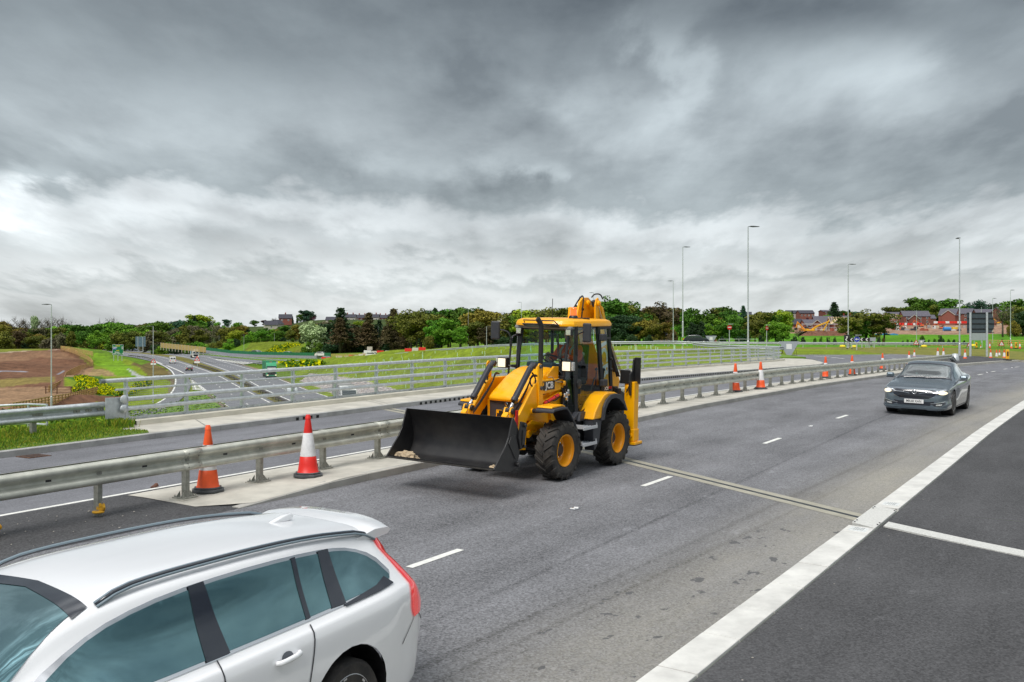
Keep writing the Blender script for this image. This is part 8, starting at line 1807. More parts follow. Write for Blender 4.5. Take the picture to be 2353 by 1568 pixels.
# right of the digger
for px,ty,k_,c,d,w in ((1392,676,'sparse','green',262,1.0),(1410,684,'broad','green',258,1.1),(1432,694,'tall','green',262,1.2),(1448,702,'broad','olive',258,1),(1470,703,'tall','green',262,1),(1490,706,'tall','olive',264,.9),(1400,715,'broad','green',250,1.1),(1425,722,'broad','dark',246,1.1),(1452,725,'broad','dark',244,1.1),(1478,735,'broad','rust',242,1.1),(1500,740,'broad','rust',240,.8),(1512,690,'sparse','brown',268,1.25),(1525,693,'sparse','olive',275,1),(1508,742,'broad','brown',244,1),(1528,740,'broad','rust',242,1),(1545,755,'bush','brown',238,.6),(1455,760,'bush','dark',238,.7),(1420,765,'bush','dark',238,.7),(1490,765,'bush','dark',236,.6),
  (1563,722,'broad','fresh',300,.8),(1583,706,'tall','green',262,.9),(1600,709,'tall','green',262,1),(1618,706,'tall','green',262,1),(1640,707,'tall','olive',265,1),(1658,705,'broad','green',268,1),(1675,712,'broad','green',262,1),(1590,740,'tall','dark',248,.8),(1612,738,'tall','dark',248,.8),(1632,745,'broad','dark',246,.8),(1650,732,'broad','fresh',240,.95),(1668,738,'broad','green',238,1),(1690,722,'broad','green',250,.9),(1708,702,'conifer','teal',330,.75),(1722,722,'sparse','green',246,.8),(1745,716,'broad','olive',244,1),(1735,735,'broad','olive',238,1),(1762,718,'broad','green',246,.9),(1785,709,'broad','yellow',300,1),(1795,712,'broad','fresh',310,.8),(1782,735,'broad','fresh',226,1.05),(1800,745,'broad','fresh',224,.9),(1765,750,'broad','green',226,.9),(1750,765,'bush','dark',232,.6),(1790,770,'bush','green',222,.6),(1700,768,'bush','dark',232,.6),(1660,772,'bush','dark',230,.6),(1620,770,'bush','dark',236,.6),
  (1825,768,'bush','dark',215,.5),(1845,772,'bush','dark',215,.45),(1836,752,'bare','grey',222,.8),(1872,776,'bush','green',205,.3),(1886,778,'bush','green',205,.3),(1903,780,'bush','dark',205,.35),(1918,782,'bush','dark',200,.3),(1855,730,'broad','purple',560,.6),(1820,714,'conifer','dark',600,.6)):
    T(k_,c,px,ty,d,w)
for px,ty,k_,c,d,w,e in ((1917,694,'conifer','dark',640,1.5,'large dark conical evergreen on the skyline above the excavators'),(1952,712,'conifer','dark',650,.8,''),(1965,716,'broad','teal',650,1.1,''),(1900,722,'broad','fresh',620,1.1,''),(1880,728,'broad','fresh',610,1,''),(1935,714,'broad','green',650,1.3,''),(1945,716,'broad','green',660,1,''),(1990,708,'sparse','olive',290,1.75,'spreading olive oak in front of the building site behind the chevron board'),(1957,728,'broad','olive',285,1.15,'lower rounded olive tree left of the spreading oak'),(2032,728,'sparse','olive',292,1.3,'right hand lobe tree of the spreading oak group'),(2008,742,'broad','olive',288,1.1,''),(1975,735,'broad','green',289,1.1,''),(1955,758,'bush','green',240,.35,''),
  (2103,683,'broad','green',700,1.5,'left of two large round green trees on the skyline'),(2125,684,'broad','green',700,1.4,'twin trunked round tree joined to the left skyline tree'),(2180,686,'broad','green',700,1.7,'right of two large round green trees on the skyline'),(2050,705,'broad','olive',660,1.2,''),(2068,708,'conifer','teal',680,.6,''),(2090,705,'broad','green',680,1.2,''),(2145,700,'broad','olive',690,1.1,''),(2152,708,'broad','grey',700,1,''),(2215,702,'broad','fresh',720,1.2,''),(2245,690,'sparse','teal',700,1.1,''),(2265,700,'broad','fresh',720,1.2,''),(2290,697,'broad','dark',620,.7,''),(2304,698,'bare','grey',330,1.1,'bare dark tree alone in the pasture right of the signboard'),(2320,712,'bare','grey',380,.8,''),(2353,684,'broad','green',380,1.4,'large leafy tree at the right picture edge'),(2338,702,'broad','olive',360,1,''),(2350,715,'broad','dark',350,1,''),(2330,730,'bush','rust',345,.6,''),(2365,700,'broad','rust',370,1.2,''),
  (2000,772,'bush','dark',190,.35,''),(2019,778,'bush','dark',190,.3,''),(2030,780,'bush','olive',190,.25,'')):
    T(k_,c,px,ty,d,w,e)
for px,ty,c in ((2075,781,'dark'),(2086,777,'green'),(2095,778,'dark'),(2105,779,'dark'),(2118,763,'green'),(2122,774,'dark'),(2135,777,'dark'),(2148,775,'green'),(2160,764,'dark'),(2168,773,'dark'),(2180,776,'green'),(2192,775,'dark'),(2204,778,'olive'),(2215,780,'dark'),(2303,776,'dark'),(2318,780,'green'),(2275,778,'pale')):
    tree('bush',c,px,ty,190,.30 if ty>770 else .33,f"{CN[c]} hedge shrub in the pasture {'below the brick houses' if px<2240 else 'beside the far timber fence'}",'hedge shrubs in the pasture',cat='shrub',name='shrub',hmin=1.2)
# ================================================================ HOUSES
m_brick=mat('red_brick',(.24,.085,.062),.9,var=.18,vs=6); m_brickd=mat('dark_brick',(.19,.06,.045),.9,var=.18,vs=6); m_slate=mat('slate_roof',(.105,.10,.125),.8,var=.12,vs=3); m_slated=mat('dark_slate_roof',(.045,.045,.06),.8,var=.2,vs=3); m_rend=mat('pale_render',(.48,.44,.38),.9,var=.1); m_osb=mat('bare_roof_timber',(.62,.48,.28),.85,var=.18,vs=2); m_block=mat('grey_blockwork',(.33,.30,.27),.9,var=.15)
def house(px,basey,d,w,dep,hw,hr,rz,label,wall=None,roof=None,win=3,gable=None,chim=0,frame=False,hip=False,z=None,group=None):
    wall=wall or m_brick; roof=roof or m_slate; X=(px-CX)/F*d; zb=CZ+(HY-basey)/F*d if z is None else z; root=empty('house',(X,d,zb),R(rz)); tag(root,label,'house',group)
    mb=MB(); mb.box((0,0,hw/2-1),(w,dep,hw+2)); 
    for sx in(-1,1): mb.add([(sx*w/2,-dep/2,hw),(sx*w/2,dep/2,hw),(sx*w/2,0,hw+hr)],[(0,1,2)])
    wl=mb.build('wall',wall,root)
    o_=.35
    mb=MB()
    for sy in(-1,1):
        if frame:
            for k in range(int(w/1.2)+1):
                x=-w/2+k*1.2; mb.bar((x,sy*dep/2,hw),(x,0,hw+hr),.12,.25)
            for f in(.05,.5,.97): mb.bar((-w/2,sy*dep/2*(1-f),hw+hr*f),(w/2,sy*dep/2*(1-f),hw+hr*f),.2,.12)
        else: mb.add([(-w/2-o_,sy*(dep/2+.35),hw-.25),(w/2+o_,sy*(dep/2+.35),hw-.25),(w/2+o_,0,hw+hr),(-w/2-o_,0,hw+hr)],[(0,1,2,3)])
    rf_=mb.build('roof',m_osb if frame else roof,root,solid=.0 if frame else .18)
    for k in range(win):
        for fz in((.28,.74) if hw>3.6 else (.5,)):
            x=-w/2+w*(k+.5)/win; mb=MB(); mb.box((x,-dep/2-.03,hw*fz),(1.15,.08,1.15)); f=mb.build('window',m_white,root); mb=MB()
            for q in(-.27,.27): mb.box((x+q,-dep/2-.075,hw*fz),(.44,.03,.95))
            mb.build('pane',m_glassd,f)
    if gable:
        gx_,gw,gh=gable; mb=MB(); mb.box((gx_,-dep/2-1.0,gh/2-1),(gw,2.2,gh+2)); mb.add([(gx_-gw/2,-dep/2-2.1,gh),(gx_+gw/2,-dep/2-2.1,gh),(gx_,-dep/2-2.1,gh+gw*.36)],[(0,1,2)]); mb.build('front_gable',wall,root)
        mb=MB()
        for sx in(-1,1): mb.add([(gx_,-dep/2-2.4,gh+gw*.38),(gx_+sx*(gw/2+.3),-dep/2-2.4,gh-.1),(gx_+sx*(gw/2+.3),0,gh-.1),(gx_,0,gh+gw*.38)],[(0,1,2,3)])
        mb.build('gable_roof',m_osb if frame else roof,root,solid=.2)
        mb=MB()
        for sx in(-1,1): mb.bar((gx_,-dep/2-2.5,gh+gw*.40),(gx_+sx*(gw/2+.3),-dep/2-2.5,gh),.08,.28)
        mb.build('bargeboard',m_rend,root)
    for k in range(chim):
        x=-w/2+w*(k+.5)/chim; mb=MB(); mb.box((x,0,hw+hr+.3),(.9,.6,1.6)); mb.cur=1
        for q in(-.22,.22): mb.lathe([(.12,0),(.10,.35),(0,.35)],(x+q,0,hw+hr+1.1),seg=8)
        mb.build('chimney',[m_brickd,m_orred],rf_)
    return root
def scaffold(px,basey,d,w,h,label):
    X=(px-CX)/F*d; root=empty('scaffold',(X,d,CZ+(HY-basey)/F*d)); tag(root,label,'scaffolding'); n=int(w/2.2); 
    mb=MB()
    for k in range(n+1):
        for y in(0,1.2): mb.tube([(-w/2+k*w/n,y,-1),(-w/2+k*w/n,y,h)],.07,5)
    mb.build('standards',m_galv,root); mb=MB()
    for z in np.arange(1.5,h+.1,1.5): mb.tube([(-w/2,0,z),(w/2,0,z)],.07,5)
    mb.build('ledgers',m_galv,root); mb=MB()
    for z in(2.2,4.6): mb.box((0,.6,z),(w,1.2,.25))
    mb.build('boards',m_rend,root)
house(2101,745,580,15.5,8,4.6,3.0,0,'new brick house with a grey roof and white windows left of the garage',win=4,gable=(-2.5,6.5,2.6))
house(2054,746,600,9,8,4.4,3.0,8,'grey roofed brick house whose left end is hidden by the oak',win=0); house(2044,748,570,9,7,3.4,3.0,0,'unfinished house with bare timber roof frame beside the oak crown',win=2,frame=True)
house(2137,742,640,5,6,2.8,2.2,0,'small grey roofed garage between the two brick houses',win=0); house(2182,744,560,9,9,4.8,3.6,-42,'large brick house turned corner on with pale bargeboards',win=0,gable=(1.5,7,4.6)); house(2203,740,600,17,8,5,3.0,0,'long brick house with grey roof partly behind the lamp post with black base',win=4)
house(2262,742,590,12,8,4.6,3.4,0,'brick house with grey roof mostly hidden behind the signboard',win=2); house(2301,741,560,9,9,4.6,3.8,30,'brick house with gable just right of the signboard',win=0,gable=(1,6.5,4.6))
house(1863,768,470,8.5,9,3.6,3.2,12,'brick house with pale gable edging behind the left excavator',win=0,gable=(-.5,6.5,3.9)); house(1890,766,480,9,8,4.4,3.8,0,'new house with purple grey roof behind the yellow excavator boom',win=2); house(1826,757,500,8,7,2.6,2.6,20,'dark roofed brick bungalow left of the excavators',wall=m_brickd,roof=m_slated,win=1)
house(1924,766,470,8.5,8,4.2,3.4,0,'scaffolded brick house shell with bare timber gable right of the excavators',win=0,gable=(-1,6.5,4.3),frame=True,wall=m_brickd); house(1946,746,640,8,8,3.4,2.2,0,'grey roofed house with two chimneys behind the timber frames',win=0,chim=2)
house(1822,731,760,11,9,3.6,2.2,4,'left part of the long dark roofed terrace on the skyline above the site',wall=m_rend,roof=m_slated,win=4); house(1850,731,750,11,9,3.6,2.2,4,'right part of the long dark roofed terrace on the skyline above the site',wall=m_brick,roof=m_slated,win=4); house(1893.5,729,720,5,7,4.2,.9,10,'square red brick house on the skyline right of the terrace',wall=m_brickd,win=1)
house(1707,745,560,9,8,3.6,3.2,-15,'small dark roof in the trees left of the tallest lamp post',win=0,roof=m_slated)
house(1540,747,420,7,7,2.8,2.4,-15,'house with orange brick and white bargeboards between the two lamp posts',win=1,gable=(1,4,2.6)); house(1488,742,430,5,6,2.6,1.8,0,'roof half hidden in the trees left of the lamp posts',roof=m_slated,win=1); house(1612,775,330,8,7,2.2,2.2,10,'dark roofed bungalow seen through the trunks left of the tallest lamp',roof=m_slated,win=2); house(1511,781,300,6,6,1.6,2.0,-10,'pale verged roof seen through the trees left of the lamps',roof=m_slated,win=0)
for i,(px,by,d) in enumerate(((805,735,800),(832,736,810),(858,735,800),(880,736,820),(905,735,800),(925,736,790))): house(px,by+3,d,9,7,3.0,2.4,random.choice((-8,0,6)),'dark roofed house of the chimneyed terrace above the brown conifers',wall=m_brickd if i%2 else m_rend,roof=m_slated,win=3,chim=2,group='terrace houses on the ridge above the conifers')
house(622,756,640,8,7,2.6,2.6,20,'grey roofed house with pale gable among the trees above the motorway slip',wall=m_rend,roof=m_slated,win=1); house(636,755,650,7,6,3.0,2.6,70,'pale gabled house end on beside the grey roofed house',wall=m_rend,roof=m_slated,win=0); house(656,741,720,9,7,3.0,2.8,10,'red brick house with dark roof on the skyline above the grey roofs',wall=m_brick,roof=m_slated,win=2,chim=1)
house(1146,737,520,6,7,2.2,2.0,-20,'pale hipped roof showing between the trees above the mirror',wall=m_rend,roof=mat('grey_tile_roof',(.30,.31,.34),.8),win=0); house(765,744,700,9,7,2.6,2.2,0,'low roofed house left of the chimneyed terrace',wall=m_rend,roof=m_slated,win=2)
scaffold(1872,768,455,11,4.8,'grey scaffolding around the new house behind the excavators'); scaffold(1925,768,458,8,5,'scaffolding in front of the timber gabled house shell'); scaffold(2045,750,560,8,4.5,'scaffolding beside the unfinished house behind the oak')
# ================================================================ SITE MACHINES AND CLUTTER
def digger(px,by,d,rz,colm,label,sc=1.0,pose=((0,2.2),(3.2,5.2),(6.2,6.0),(7.6,3.2))):
    X=(px-CX)/F*d; root=empty('excavator',(X,d,CZ+(HY-by)/F*d),R(rz),sc=sc); tag(root,label,'excavator')
    for sy in(-1,1): mb=MB(); mb.prism([(-2.1,.15),(-2.3,.5),(-2.0,.95),(2.0,.95),(2.3,.5),(2.1,.15)],sy*1.2-.3,sy*1.2+.3); mb.build('track',m_blk,root,bevel=.08)
    mb=MB(); mb.box((-.6,0,1.75),(3.6,2.6,1.2)); mb.box((-2.0,0,1.9),(1.0,2.5,1.3)); mb.build('upper_body',colm,root,bevel=.12); mb=MB(); mb.box((.8,.75,2.25),(1.5,1.0,1.7)); cb=mb.build('cab',m_blk,root,bevel=.1); mb=MB(); mb.box((.9,.75,2.5),(1.55,1.03,.9)); mb.build('cab_window',m_glassd,cb)
    P=[Vector((x,-.1,z)) for x,z in pose]
    mb=MB(); mb.bar(P[0],P[1],.5,.75); mb.bar(P[1],P[2],.5,.6); mb.build('boom',colm,root,bevel=.08); mb=MB(); mb.bar(P[2]+(P[2]-P[3])*.15,P[3],.4,.45); ar=mb.build('arm',colm,root,bevel=.05); mb=MB(); q=P[3]; mb.prism([(q.x-.5,q.z+.2),(q.x+.4,q.z+.3),(q.x+.5,q.z-.6),(q.x-.3,q.z-1.0),(q.x-.9,q.z-.5)],-.7,.5); mb.build('bucket',m_blk,ar,bevel=.05)
    mb=MB(); mb.tube([P[0]+Vector((.8,.35,.2)),P[0].lerp(P[1],.75)+Vector((0,.35,.3))],.12,8); mb.build('ram',m_chr,root)
    return root
digger(1865,769.5,400,0,m_yelb,'yellow tracked excavator with its long boom raised to the right',.9,((0,2.2),(2.8,4.0),(7.4,5.8),(5.0,1.6))); digger(1850,767,430,8,mat('excavator_orange',(.75,.27,.02),.5),'orange excavator with folded arm at the left of the site',.9,((-.5,2.0),(-2.0,3.6),(-3.9,5.4),(-4.6,2.6)))
digger(2116,752,520,170,mat('excavator_red_orange',(.72,.12,.02),.5),'small red orange excavator below the brick houses',.55); digger(2162,757,480,160,mat('excavator_red_orange',(.72,.12,.02),.5),'low red orange machine left of the yellow pipe coil',.45); digger(2066,760,470,20,mat('excavator_red_orange',(.72,.12,.02),.5),'small orange machine right of the oak',.45); digger(2292,746,470,180,m_yelb,'yellow site machine right of the signboard',.5)
index_kids()
def wbar(px,by,d,c,label,w=2.0,h=1.0,group=None,rz=0):
    p=atd(px,by,d); mb=MB(); mb.prism([(-.25,0),(.25,0),(.22,h*.3),(.12,h*.45),(.12,h),(-.12,h),(-.12,h*.45),(-.22,h*.3)],-w/2,w/2,'yz') if False else mb.prism([(-w/2,0),(w/2,0),(w/2,h*.9),(w/2-.08,h),(-w/2+.08,h),(-w/2,h*.9)],-.2,.2)
    for k in(-.3,.0,.3): mb.box((k*w,-.205,h*.5),(.06,.03,h*.7))
    o=mb.build('plastic_barrier',c,None,bevel=.03,loc=p); o.rotation_euler=(0,0,R(rz)); tag(o,label,'barrier',group); return o
m_rw=mat('barrier_red_plastic',(.75,.03,.02),.5); m_ww=mat('barrier_white_plastic',(.62,.58,.52),.6,var=.1)
for i,(px,by,wpx,hp,red) in enumerate(((779,823,14,5,0),(798,822,12,4,0),(816,820.5,12,5,0),(829,820,10,6,0),(840,816,14,5,0),(859,813,14,6,0),(874,812,16,6,1),(892,811,14,5,0),(906,810.5,10,5,1),(921,810,16,5,1),(938,808,16,7,1),(954,806.5,14,7,0),(970,805.5,16,7,1),(808,820.5,13,5,1))):
    d=F*1.0/hp*.85; d=min(d,340); wbar(px,by,d,m_rw if red else m_ww,('red' if red else 'off white')+' plastic works barrier in the line at the foot of the brown conifers',wpx/F*d,hp/F*d,'works barriers below the brown conifers')
for px,by,l in ((744,824.5,'left small red barrier lying by the merging slip road'),(757,825,'right small red barrier lying by the merging slip road'),(768,827,'farthest right red barrier piece by the crest rail')): wbar(px,by,310,m_rw,l,1.4,.5)
fence('yellow timber rail fence at the foot of the brown conifers',atp([(700,817,345),(735,819,340),(780,821,335),(850,819,330)]),H=1.0,rails=3,post=3,rw=.16)
p=atd(845,816,300); root=empty('site_cabin',p); tag(root,'small white mobile site sign unit among the works barriers','site cabin'); mb=MB(); mb.box((0,0,.9),(2.2,1.2,.9)); mb.build('body',m_white,root,bevel=.05); mb=MB(); mb.box((.6,0,2.0),(1.6,.15,1.0)); mb.build('sign_board',m_rend,root)
free(small_car(pw,4.6,1.6),840,822,290,-5,'white pickup car with yellow stripe beside the works barriers','car')
m_pal=[mat('stack_grey_block',(.36,.35,.34),.9,var=.1),mat('stack_red_brick',(.36,.10,.06),.9,var=.1),mat('stack_cream_wrap',(.60,.52,.38),.7,var=.1),mat('stack_white_wrap',(.62,.62,.60),.6,var=.1),mat('stack_black_wrap',(.04,.04,.05),.6)]
rs=random.Random(4)
for i in range(46):
    px=rs.choice([rs.uniform(1826,1955),rs.uniform(2040,2240),rs.uniform(2040,2330)]); by=rs.uniform(754,769) if px<1990 else rs.uniform(750,762); d=np.interp(by,[750,770],[520,410]); p=atd(px,by,d); p.z=gz(p.x,p.y)
    mb=MB(); w=rs.uniform(1.2,2.4); h=rs.uniform(.4,1.1); mb.box((0,0,.1),(w,1.4,.2)); mb.box((0,0,.2+h/2),(w*.94,1.3,h)); mb.box((w*.1,0,.2+h+.15),(w*.6,1.1,.3)); k=rs.randrange(5)
    o=mb.build('material_stack',m_pal[k],None,bevel=.06,loc=p); o.rotation_euler=(0,0,rs.uniform(0,3)); tag(o,['grey block','red brick','cream wrapped','white wrapped','black wrapped'][k]+' pallet stack on the building site '+('near the excavators' if px<1990 else 'below the new houses'),'pallet stack','pallet stacks on the building site')
for i in range(22):
    px=2042+i*6.5 if i<12 else 2150+(i-12)*9; by=747.5+(.4*math.sin(i)) if i<12 else 743.5; d=520; p=atd(px,by,d); p.z=gz(p.x,p.y)+.0
    o=wbar(px,by,d,m_rw if i%3 else m_white,('red' if i%3 else 'white')+' barrier in the row across the building site',1.9,1.1,'barriers across the building site'); o.location.z=max(o.location.z,p.z)
for px,by,c,l in ((2179,756,mat('yellow_pipe_coil',(.75,.55,.02),.5),'flat yellow pipe coil on the building site'),(2193,757,mat('yellow_pipe_coil',(.75,.55,.02),.5),'smaller yellow pipe coil beside the large one')):
    mb=MB(); p=atd(px,by,470); p.z=max(p.z,gz(p.x,p.y)); 
    for k in range(4): mb.tube([(math.cos(t)*1.5,math.sin(t)*1.5,.2+k*.22) for t in np.linspace(0,6.28,17)],.11,5)
    tag(mb.build('pipe_coil',c,None,loc=p),l,'pipe coil')
mb=MB(); mb.tube([(-1.6,0,1),(1.6,0,1)],1.0,14); p=atd(2176,763,455); p.z=gz(p.x,p.y); tag(mb.build('blue_tank',mat('blue_plastic',(.03,.22,.55),.5),None,auto=40,loc=p),'blue cylindrical tank lying on the building site below the yellow coil','tank')
for px,l in ((2028,'left blue sheet lying at the edge of the pasture'),(2047,'right blue sheet lying at the edge of the pasture')):
    mb=MB(); p=atd(px,770,405); p.z=gz(p.x,p.y)+.1
    mb.prism([(-3,0),(-2.4,.5),(-.6,.35),(1.2,.7),(2.4,.4),(3,0)],-.8,.8); tag(mb.build('blue_sheet',mat('blue_tarpaulin',(.05,.25,.50),.6),None,loc=p),l,'sheet')
p=atd(1884,770.5,392); root=empty('skip',p); tag(root,'dark green skip beside the raised yellow excavator boom','skip'); mb=MB(); mb.prism([(-1.3,0),(1.3,0),(1.9,1.7),(-1.9,1.7)],-1,1); mb.build('body',mat('skip_green',(.01,.09,.05),.6),root,bevel=.04); mb=MB(); mb.box((0,0,1.72),(3.9,2.1,.12)); mb.build('rim',m_blk,root)
# soil bank along the front of the site
mb=MB(); P=[]
for i in range(40):
    px=1852+i*(1942-1852)/39 ; d=388+4*math.sin(i); X=(px-CX)/F*d; z=gz(X,d); P.append(Vector((X,d,z)))
mb.sweep([(4,-.3),(1.8,1.0),(0,1.9),(-2,1.2),(-4,-.3)],P); o=mb.build('soil_bank',mat('red_brown_soil',(.17,.075,.045),.95,var=.3,vs=1),smooth=True); tag(o,'long bank of red brown soil below the yellow excavator','soil heap')
# ================================================================ FLOWERS, TREE GUARDS, STONES
def scatter_px(poly_px,n,seed,w):
    P=poly_g(poly_px); xs=[p[0] for p in P]; ys=[p[1] for p in P]; rg=np.random.default_rng(seed); out=[]
    while len(out)<n:
        x=rg.uniform(min(xs),max(xs),4000); y=rg.uniform(min(ys),max(ys),4000); k=pip(P,x,y); out+=list(zip(x[k],y[k]))
        if not k.any(): break
    out=np.array(out[:n]); return out,terr(out[:,0],out[:,1])
def blobs(name,pts,z,rad,mats,label,cat,kind='stuff',clump=None,seed=0,h=.6):
    rg=np.random.default_rng(seed); n=len(pts); V=[];
    c=np.c_[pts,z]; u=rg.normal(size=(n,3)); u/=np.linalg.norm(u,axis=1)[:,None]; t=np.cross(u,rg.normal(size=(n,3))); t/=np.linalg.norm(t,axis=1)[:,None]; b=np.cross(u,t); s=(rad*(.5+rg.random(n)))[:,None]; c[:,2]+=rg.random(n)*h
    V=np.stack([c-t*s-b*s*.7,c+t*s-b*s*.7,c+t*s+b*s*.7,c-t*s+b*s*.7],1).reshape(-1,3); me_=quads_mesh(name,V,mats[0])
    for m_ in mats[1:]: me_.materials.append(m_)
    me_.polygons.foreach_set('material_index',rg.integers(0,len(mats),n)); o=bpy.data.objects.new(name,me_); col.objects.link(o); tag(o,label,cat,kind=kind); return o
m_flow=mat('yellow_rape_flower',(.66,.64,.0),.7,spec=.1); m_stem=mat('rape_leaf',(.07,.17,.015),.8,spec=.1)
def flowers(poly,n,seed,rad,label,h):
    pts,z=scatter_px(poly,n,seed,1); k=np.sin(pts[:,0]*.42+2*np.sin(pts[:,1]*.11))+np.sin(pts[:,1]*.23+pts[:,0]*.3)>-.35
    blobs('flowering_plants',pts[k],z[k],rad,[m_flow,m_stem],label,'flowers',seed=seed,h=h*.5); blobs('flower_foliage',pts[~k],z[~k],rad,[m_stem,m_stem,m_flow],'green leafy undergrowth between the yellow flowers','undergrowth',seed=seed+1,h=h)
flowers([(170,872),(186,867),(205,870),(235,884),(265,898),(262,910),(224,907),(165,902),(182,886)],15000,1,.15,'dense bright yellow flowers on the slope behind the parapet end',.8)
flowers([(262,912),(300,893),(345,878),(350,884),(320,900),(290,915)],4500,5,.15,'strip of yellow flowers beside the slip road behind the parapet',.8)
flowers([(610,812),(625,803),(650,797),(690,790),(690,798),(660,806),(650,814),(625,815)],3600,9,.22,'yellow flowers across the bank beyond the green fence',.8)
blobs('bank_weeds',*scatter_px([(640,838),(680,836),(760,840),(700,846),(660,846)],500,12,1),.4,[m_stem,m_stem,m_flow],'scrubby weeds with some yellow flowers behind the green lorry','weeds',seed=3,h=.8)
# rock armour
pts,z=scatter_px([(690,877),(712,861),(763.5,867),(846.5,881),(905,898),(920,908),(810,920),(760,903),(736.7,892)],5200,15,1)
rg=np.random.default_rng(4); mb=MB(); ico=[(0,0,1),(.9,0,.2),(.28,.85,.2),(-.72,.53,.2),(-.72,-.53,.2),(.28,-.85,.2),(0,0,-.6)]; icf=[(0,1,2),(0,2,3),(0,3,4),(0,4,5),(0,5,1),(6,2,1),(6,3,2),(6,4,3),(6,5,4),(6,1,5)]
for (x,y),zz in zip(pts,z):
    s=rg.uniform(.12,.30); a=rg.uniform(0,6.28); ca,sa=math.cos(a),math.sin(a); mb.add([(x+(vx*ca-vy*sa)*s*rg.uniform(.8,1.3),y+(vx*sa+vy*ca)*s,zz+vz*s*.8) for vx,vy,vz in ico],icf,int(rg.integers(0,3)))
tag(mb.build('rock_armour',[mat('stone_pale',(.46,.43,.41),.9),mat('stone_pinkish',(.38,.33,.31),.9),mat('stone_grey',(.30,.29,.29),.9)],fix=False),'pale broken stone covering the bank foot beside the motorway','stones',kind='stuff')
# plastic tree guards planted over the green bank
mb=MB(); mb.lathe([(.075,0),(.065,.62),(.055,.62),(.055,.58)],(0,0,0),seg=7); mb.cur=1; mb.tube([(.09,0,0),(.09,0,.75)],.016,4); gm=mb.mesh('tree_guard',[mat('pale_green_tube',(.45,.68,.40),.6,var=.1),m_wood])
pts=[];rg=np.random.default_rng(8); P_=poly_g([(640,850),(760,846),(874,830),(972,816),(1071,808),(1149,804),(1270,801),(1400,800),(1560,802),(1580,806),(1600,840),(1480,846),(1300,868),(1100,885),(990,893),(925,893),(850,878),(765,864),(712,858)])
xs=[p[0] for p in P_];ys=[p[1] for p in P_]; Xg,Yg=np.meshgrid(np.arange(min(xs),max(xs),2.4),np.arange(min(ys),max(ys),2.4)); Xg=Xg.ravel()+rg.uniform(-.6,.6,Xg.size); Yg=Yg.ravel()+rg.uniform(-.6,.6,Yg.size); k=pip(P_,Xg,Yg); Xg,Yg=Xg[k],Yg[k]; keep=rg.random(len(Xg))<.8; Xg,Yg=Xg[keep],Yg[keep]; o_=np.argsort(Yg); Xg,Yg=Xg[o_],Yg[o_]; Zg=terr(Xg,Yg)
print('guards',len(Xg))
for x,y,z in list(zip(Xg,Yg,Zg))[:300]:
    o=bpy.data.objects.new('tree_guard',gm); col.objects.link(o); o.location=(x,y,z-.05); o.rotation_euler=(rg.uniform(-.06,.06),rg.uniform(-.06,.06),rg.uniform(0,6)); o.scale=(1,1,rg.uniform(.65,1.1)); tag(o,'pale green plastic tree guard tube standing on the planted grass bank','tree guard','tree guards planted over the green bank')
mb=MB()
for x,y,z in list(zip(Xg,Yg,Zg))[300:3000]: mb.tube([(x,y,z-.05),(x,y,z+rg.uniform(.5,.75))],.08,5)
tag(mb.build('tree_guards',mat('pale_green_tube',(.33,.50,.30),.6),fix=False),'many more pale green tree guards spread over the farther bank','tree guards',kind='stuff')
# rough grass on the near parts of the bank
pts,z=scatter_px([(0,1000),(0,950),(420,925),(480,905),(540,950),(560,1000)],9000,31,1)
blobs('rough_grass',pts,z,.16,gcols[:3],'rough green grass on the slope behind the left crash barrier','grass',seed=6,h=.22)
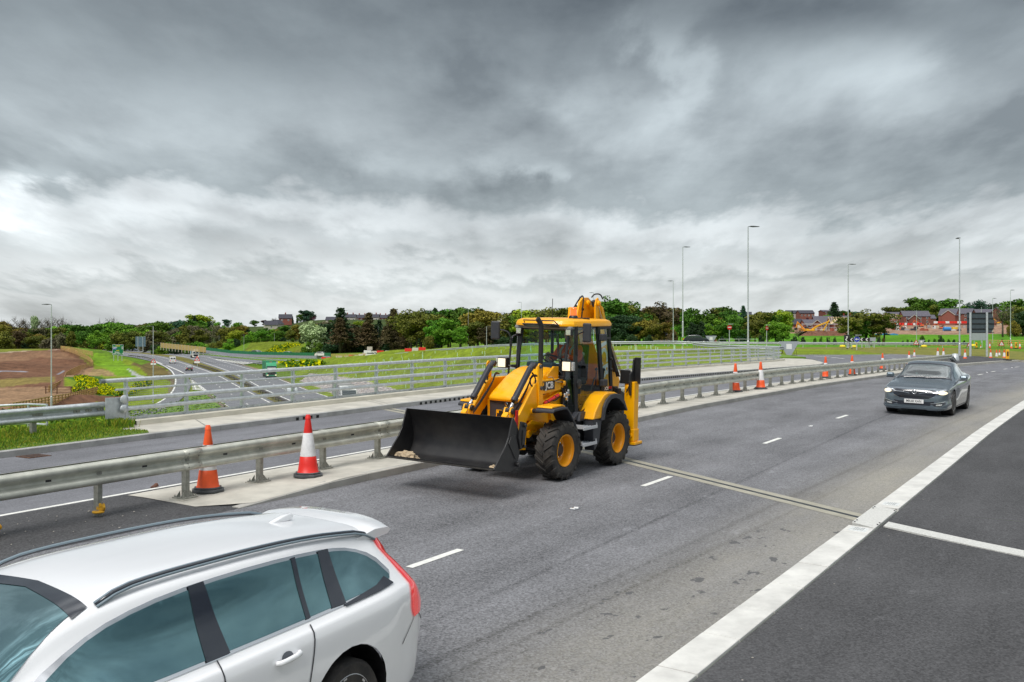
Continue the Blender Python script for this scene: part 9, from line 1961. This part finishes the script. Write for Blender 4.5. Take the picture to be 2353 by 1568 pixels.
# workers on the building site
def standing(px,by,d,label,jk):
    p=atd(px,by,d); p.z=gz(p.x,p.y); nodes=[((0,0,.95),.14),((0,0,1.2),.15),((0,0,1.42),.12),((0,0,1.54),.06),((0,0,1.66),.09)]; E_=[(0,1),(1,2),(2,3),(3,4)]
    for sg in(1,-1):
        i=len(nodes); nodes+=[((0,.20*sg,1.40),.06),((.05,.26*sg,1.12),.045),((.15,.22*sg,.90),.035)]; E_+=[(2,i),(i,i+1),(i+1,i+2)]
        i=len(nodes); nodes+=[((0,.10*sg,.85),.10),((.02,.11*sg,.48),.07),((0,.12*sg,.08),.05),((.14,.12*sg,.04),.045)]; E_+=[(0,i),(i,i+1),(i+1,i+2),(i+2,i+3)]
    me_=skinmesh('body',nodes,E_,m_skin,1); o=bpy.data.objects.new('person',me_); col.objects.link(o); o.location=p; tag(o,label,'person')
    v=skinmesh('vest',[((0,0,.92),.17),((0,0,1.2),.18),((0,0,1.42),.15)],[(0,1),(1,2)],jk,1); c=bpy.data.objects.new('vest',v); col.objects.link(c); c.parent=o
    t=skinmesh('trousers',[((0,0,.92),.15),((0,.10,.85),.115),((.02,.11,.48),.085),((0,.12,.1),.07),((0,-.10,.85),.115),((.02,-.11,.48),.085),((0,-.12,.1),.07)],[(0,1),(1,2),(2,3),(0,4),(4,5),(5,6)],mat('navy_trousers',(.02,.025,.045),.8),1); c=bpy.data.objects.new('trousers',t); col.objects.link(c); c.parent=o
    h=ellip((0,0,1.73),(.13,.12,.09),10); h.materials.append(m_white); c=bpy.data.objects.new('hard_hat',h); col.objects.link(c); c.parent=o
m_lime=mat('hivis_lime',(.55,.8,.02),.6)
standing(2129,744,540,'left worker in lime vest standing below the new brick houses',m_lime); standing(2136,744,540,'right worker in lime vest standing below the new brick houses',m_lime)
# small things on the ground near the camera
rnd=random.Random(9)
mb=MB(); 
for i in range(260):
    s=rnd.uniform(-3,12); t=-.5-abs(rnd.gauss(0,2.2)); 
    if rnd.random()<.3: t=rnd.uniform(7.5,9.3)*1.0; s=rnd.uniform(-3,1.5)
    x,y,z=W2(s,t,.012+.006); r=rnd.uniform(.004,.014); mb.lathe([(r,0),(r*.7,r*.6),(0,r*.7)],(x,y,z-.004),seg=5)
tag(mb.build('loose_grit',mat('grit',(.34,.32,.28),.9,var=.4,vs=30),fix=False),'scattered pale grit on the black footway','grit',kind='stuff')
mb=MB(); x,y,z=W2(2.6,9.62,.0); mb.tube([(0,0,.01),(.05,.02,.02),(.09,.03,.05),(.1,.01,.07)],[.01,.03,.035,.01],7); o=mb.build('dead_leaf',mat('dead_leaf',(.13,.06,.04),.8),None,smooth=True,loc=(x,y,z)); tag(o,'brown curled leaf lying by the edge of the median slab','leaf')
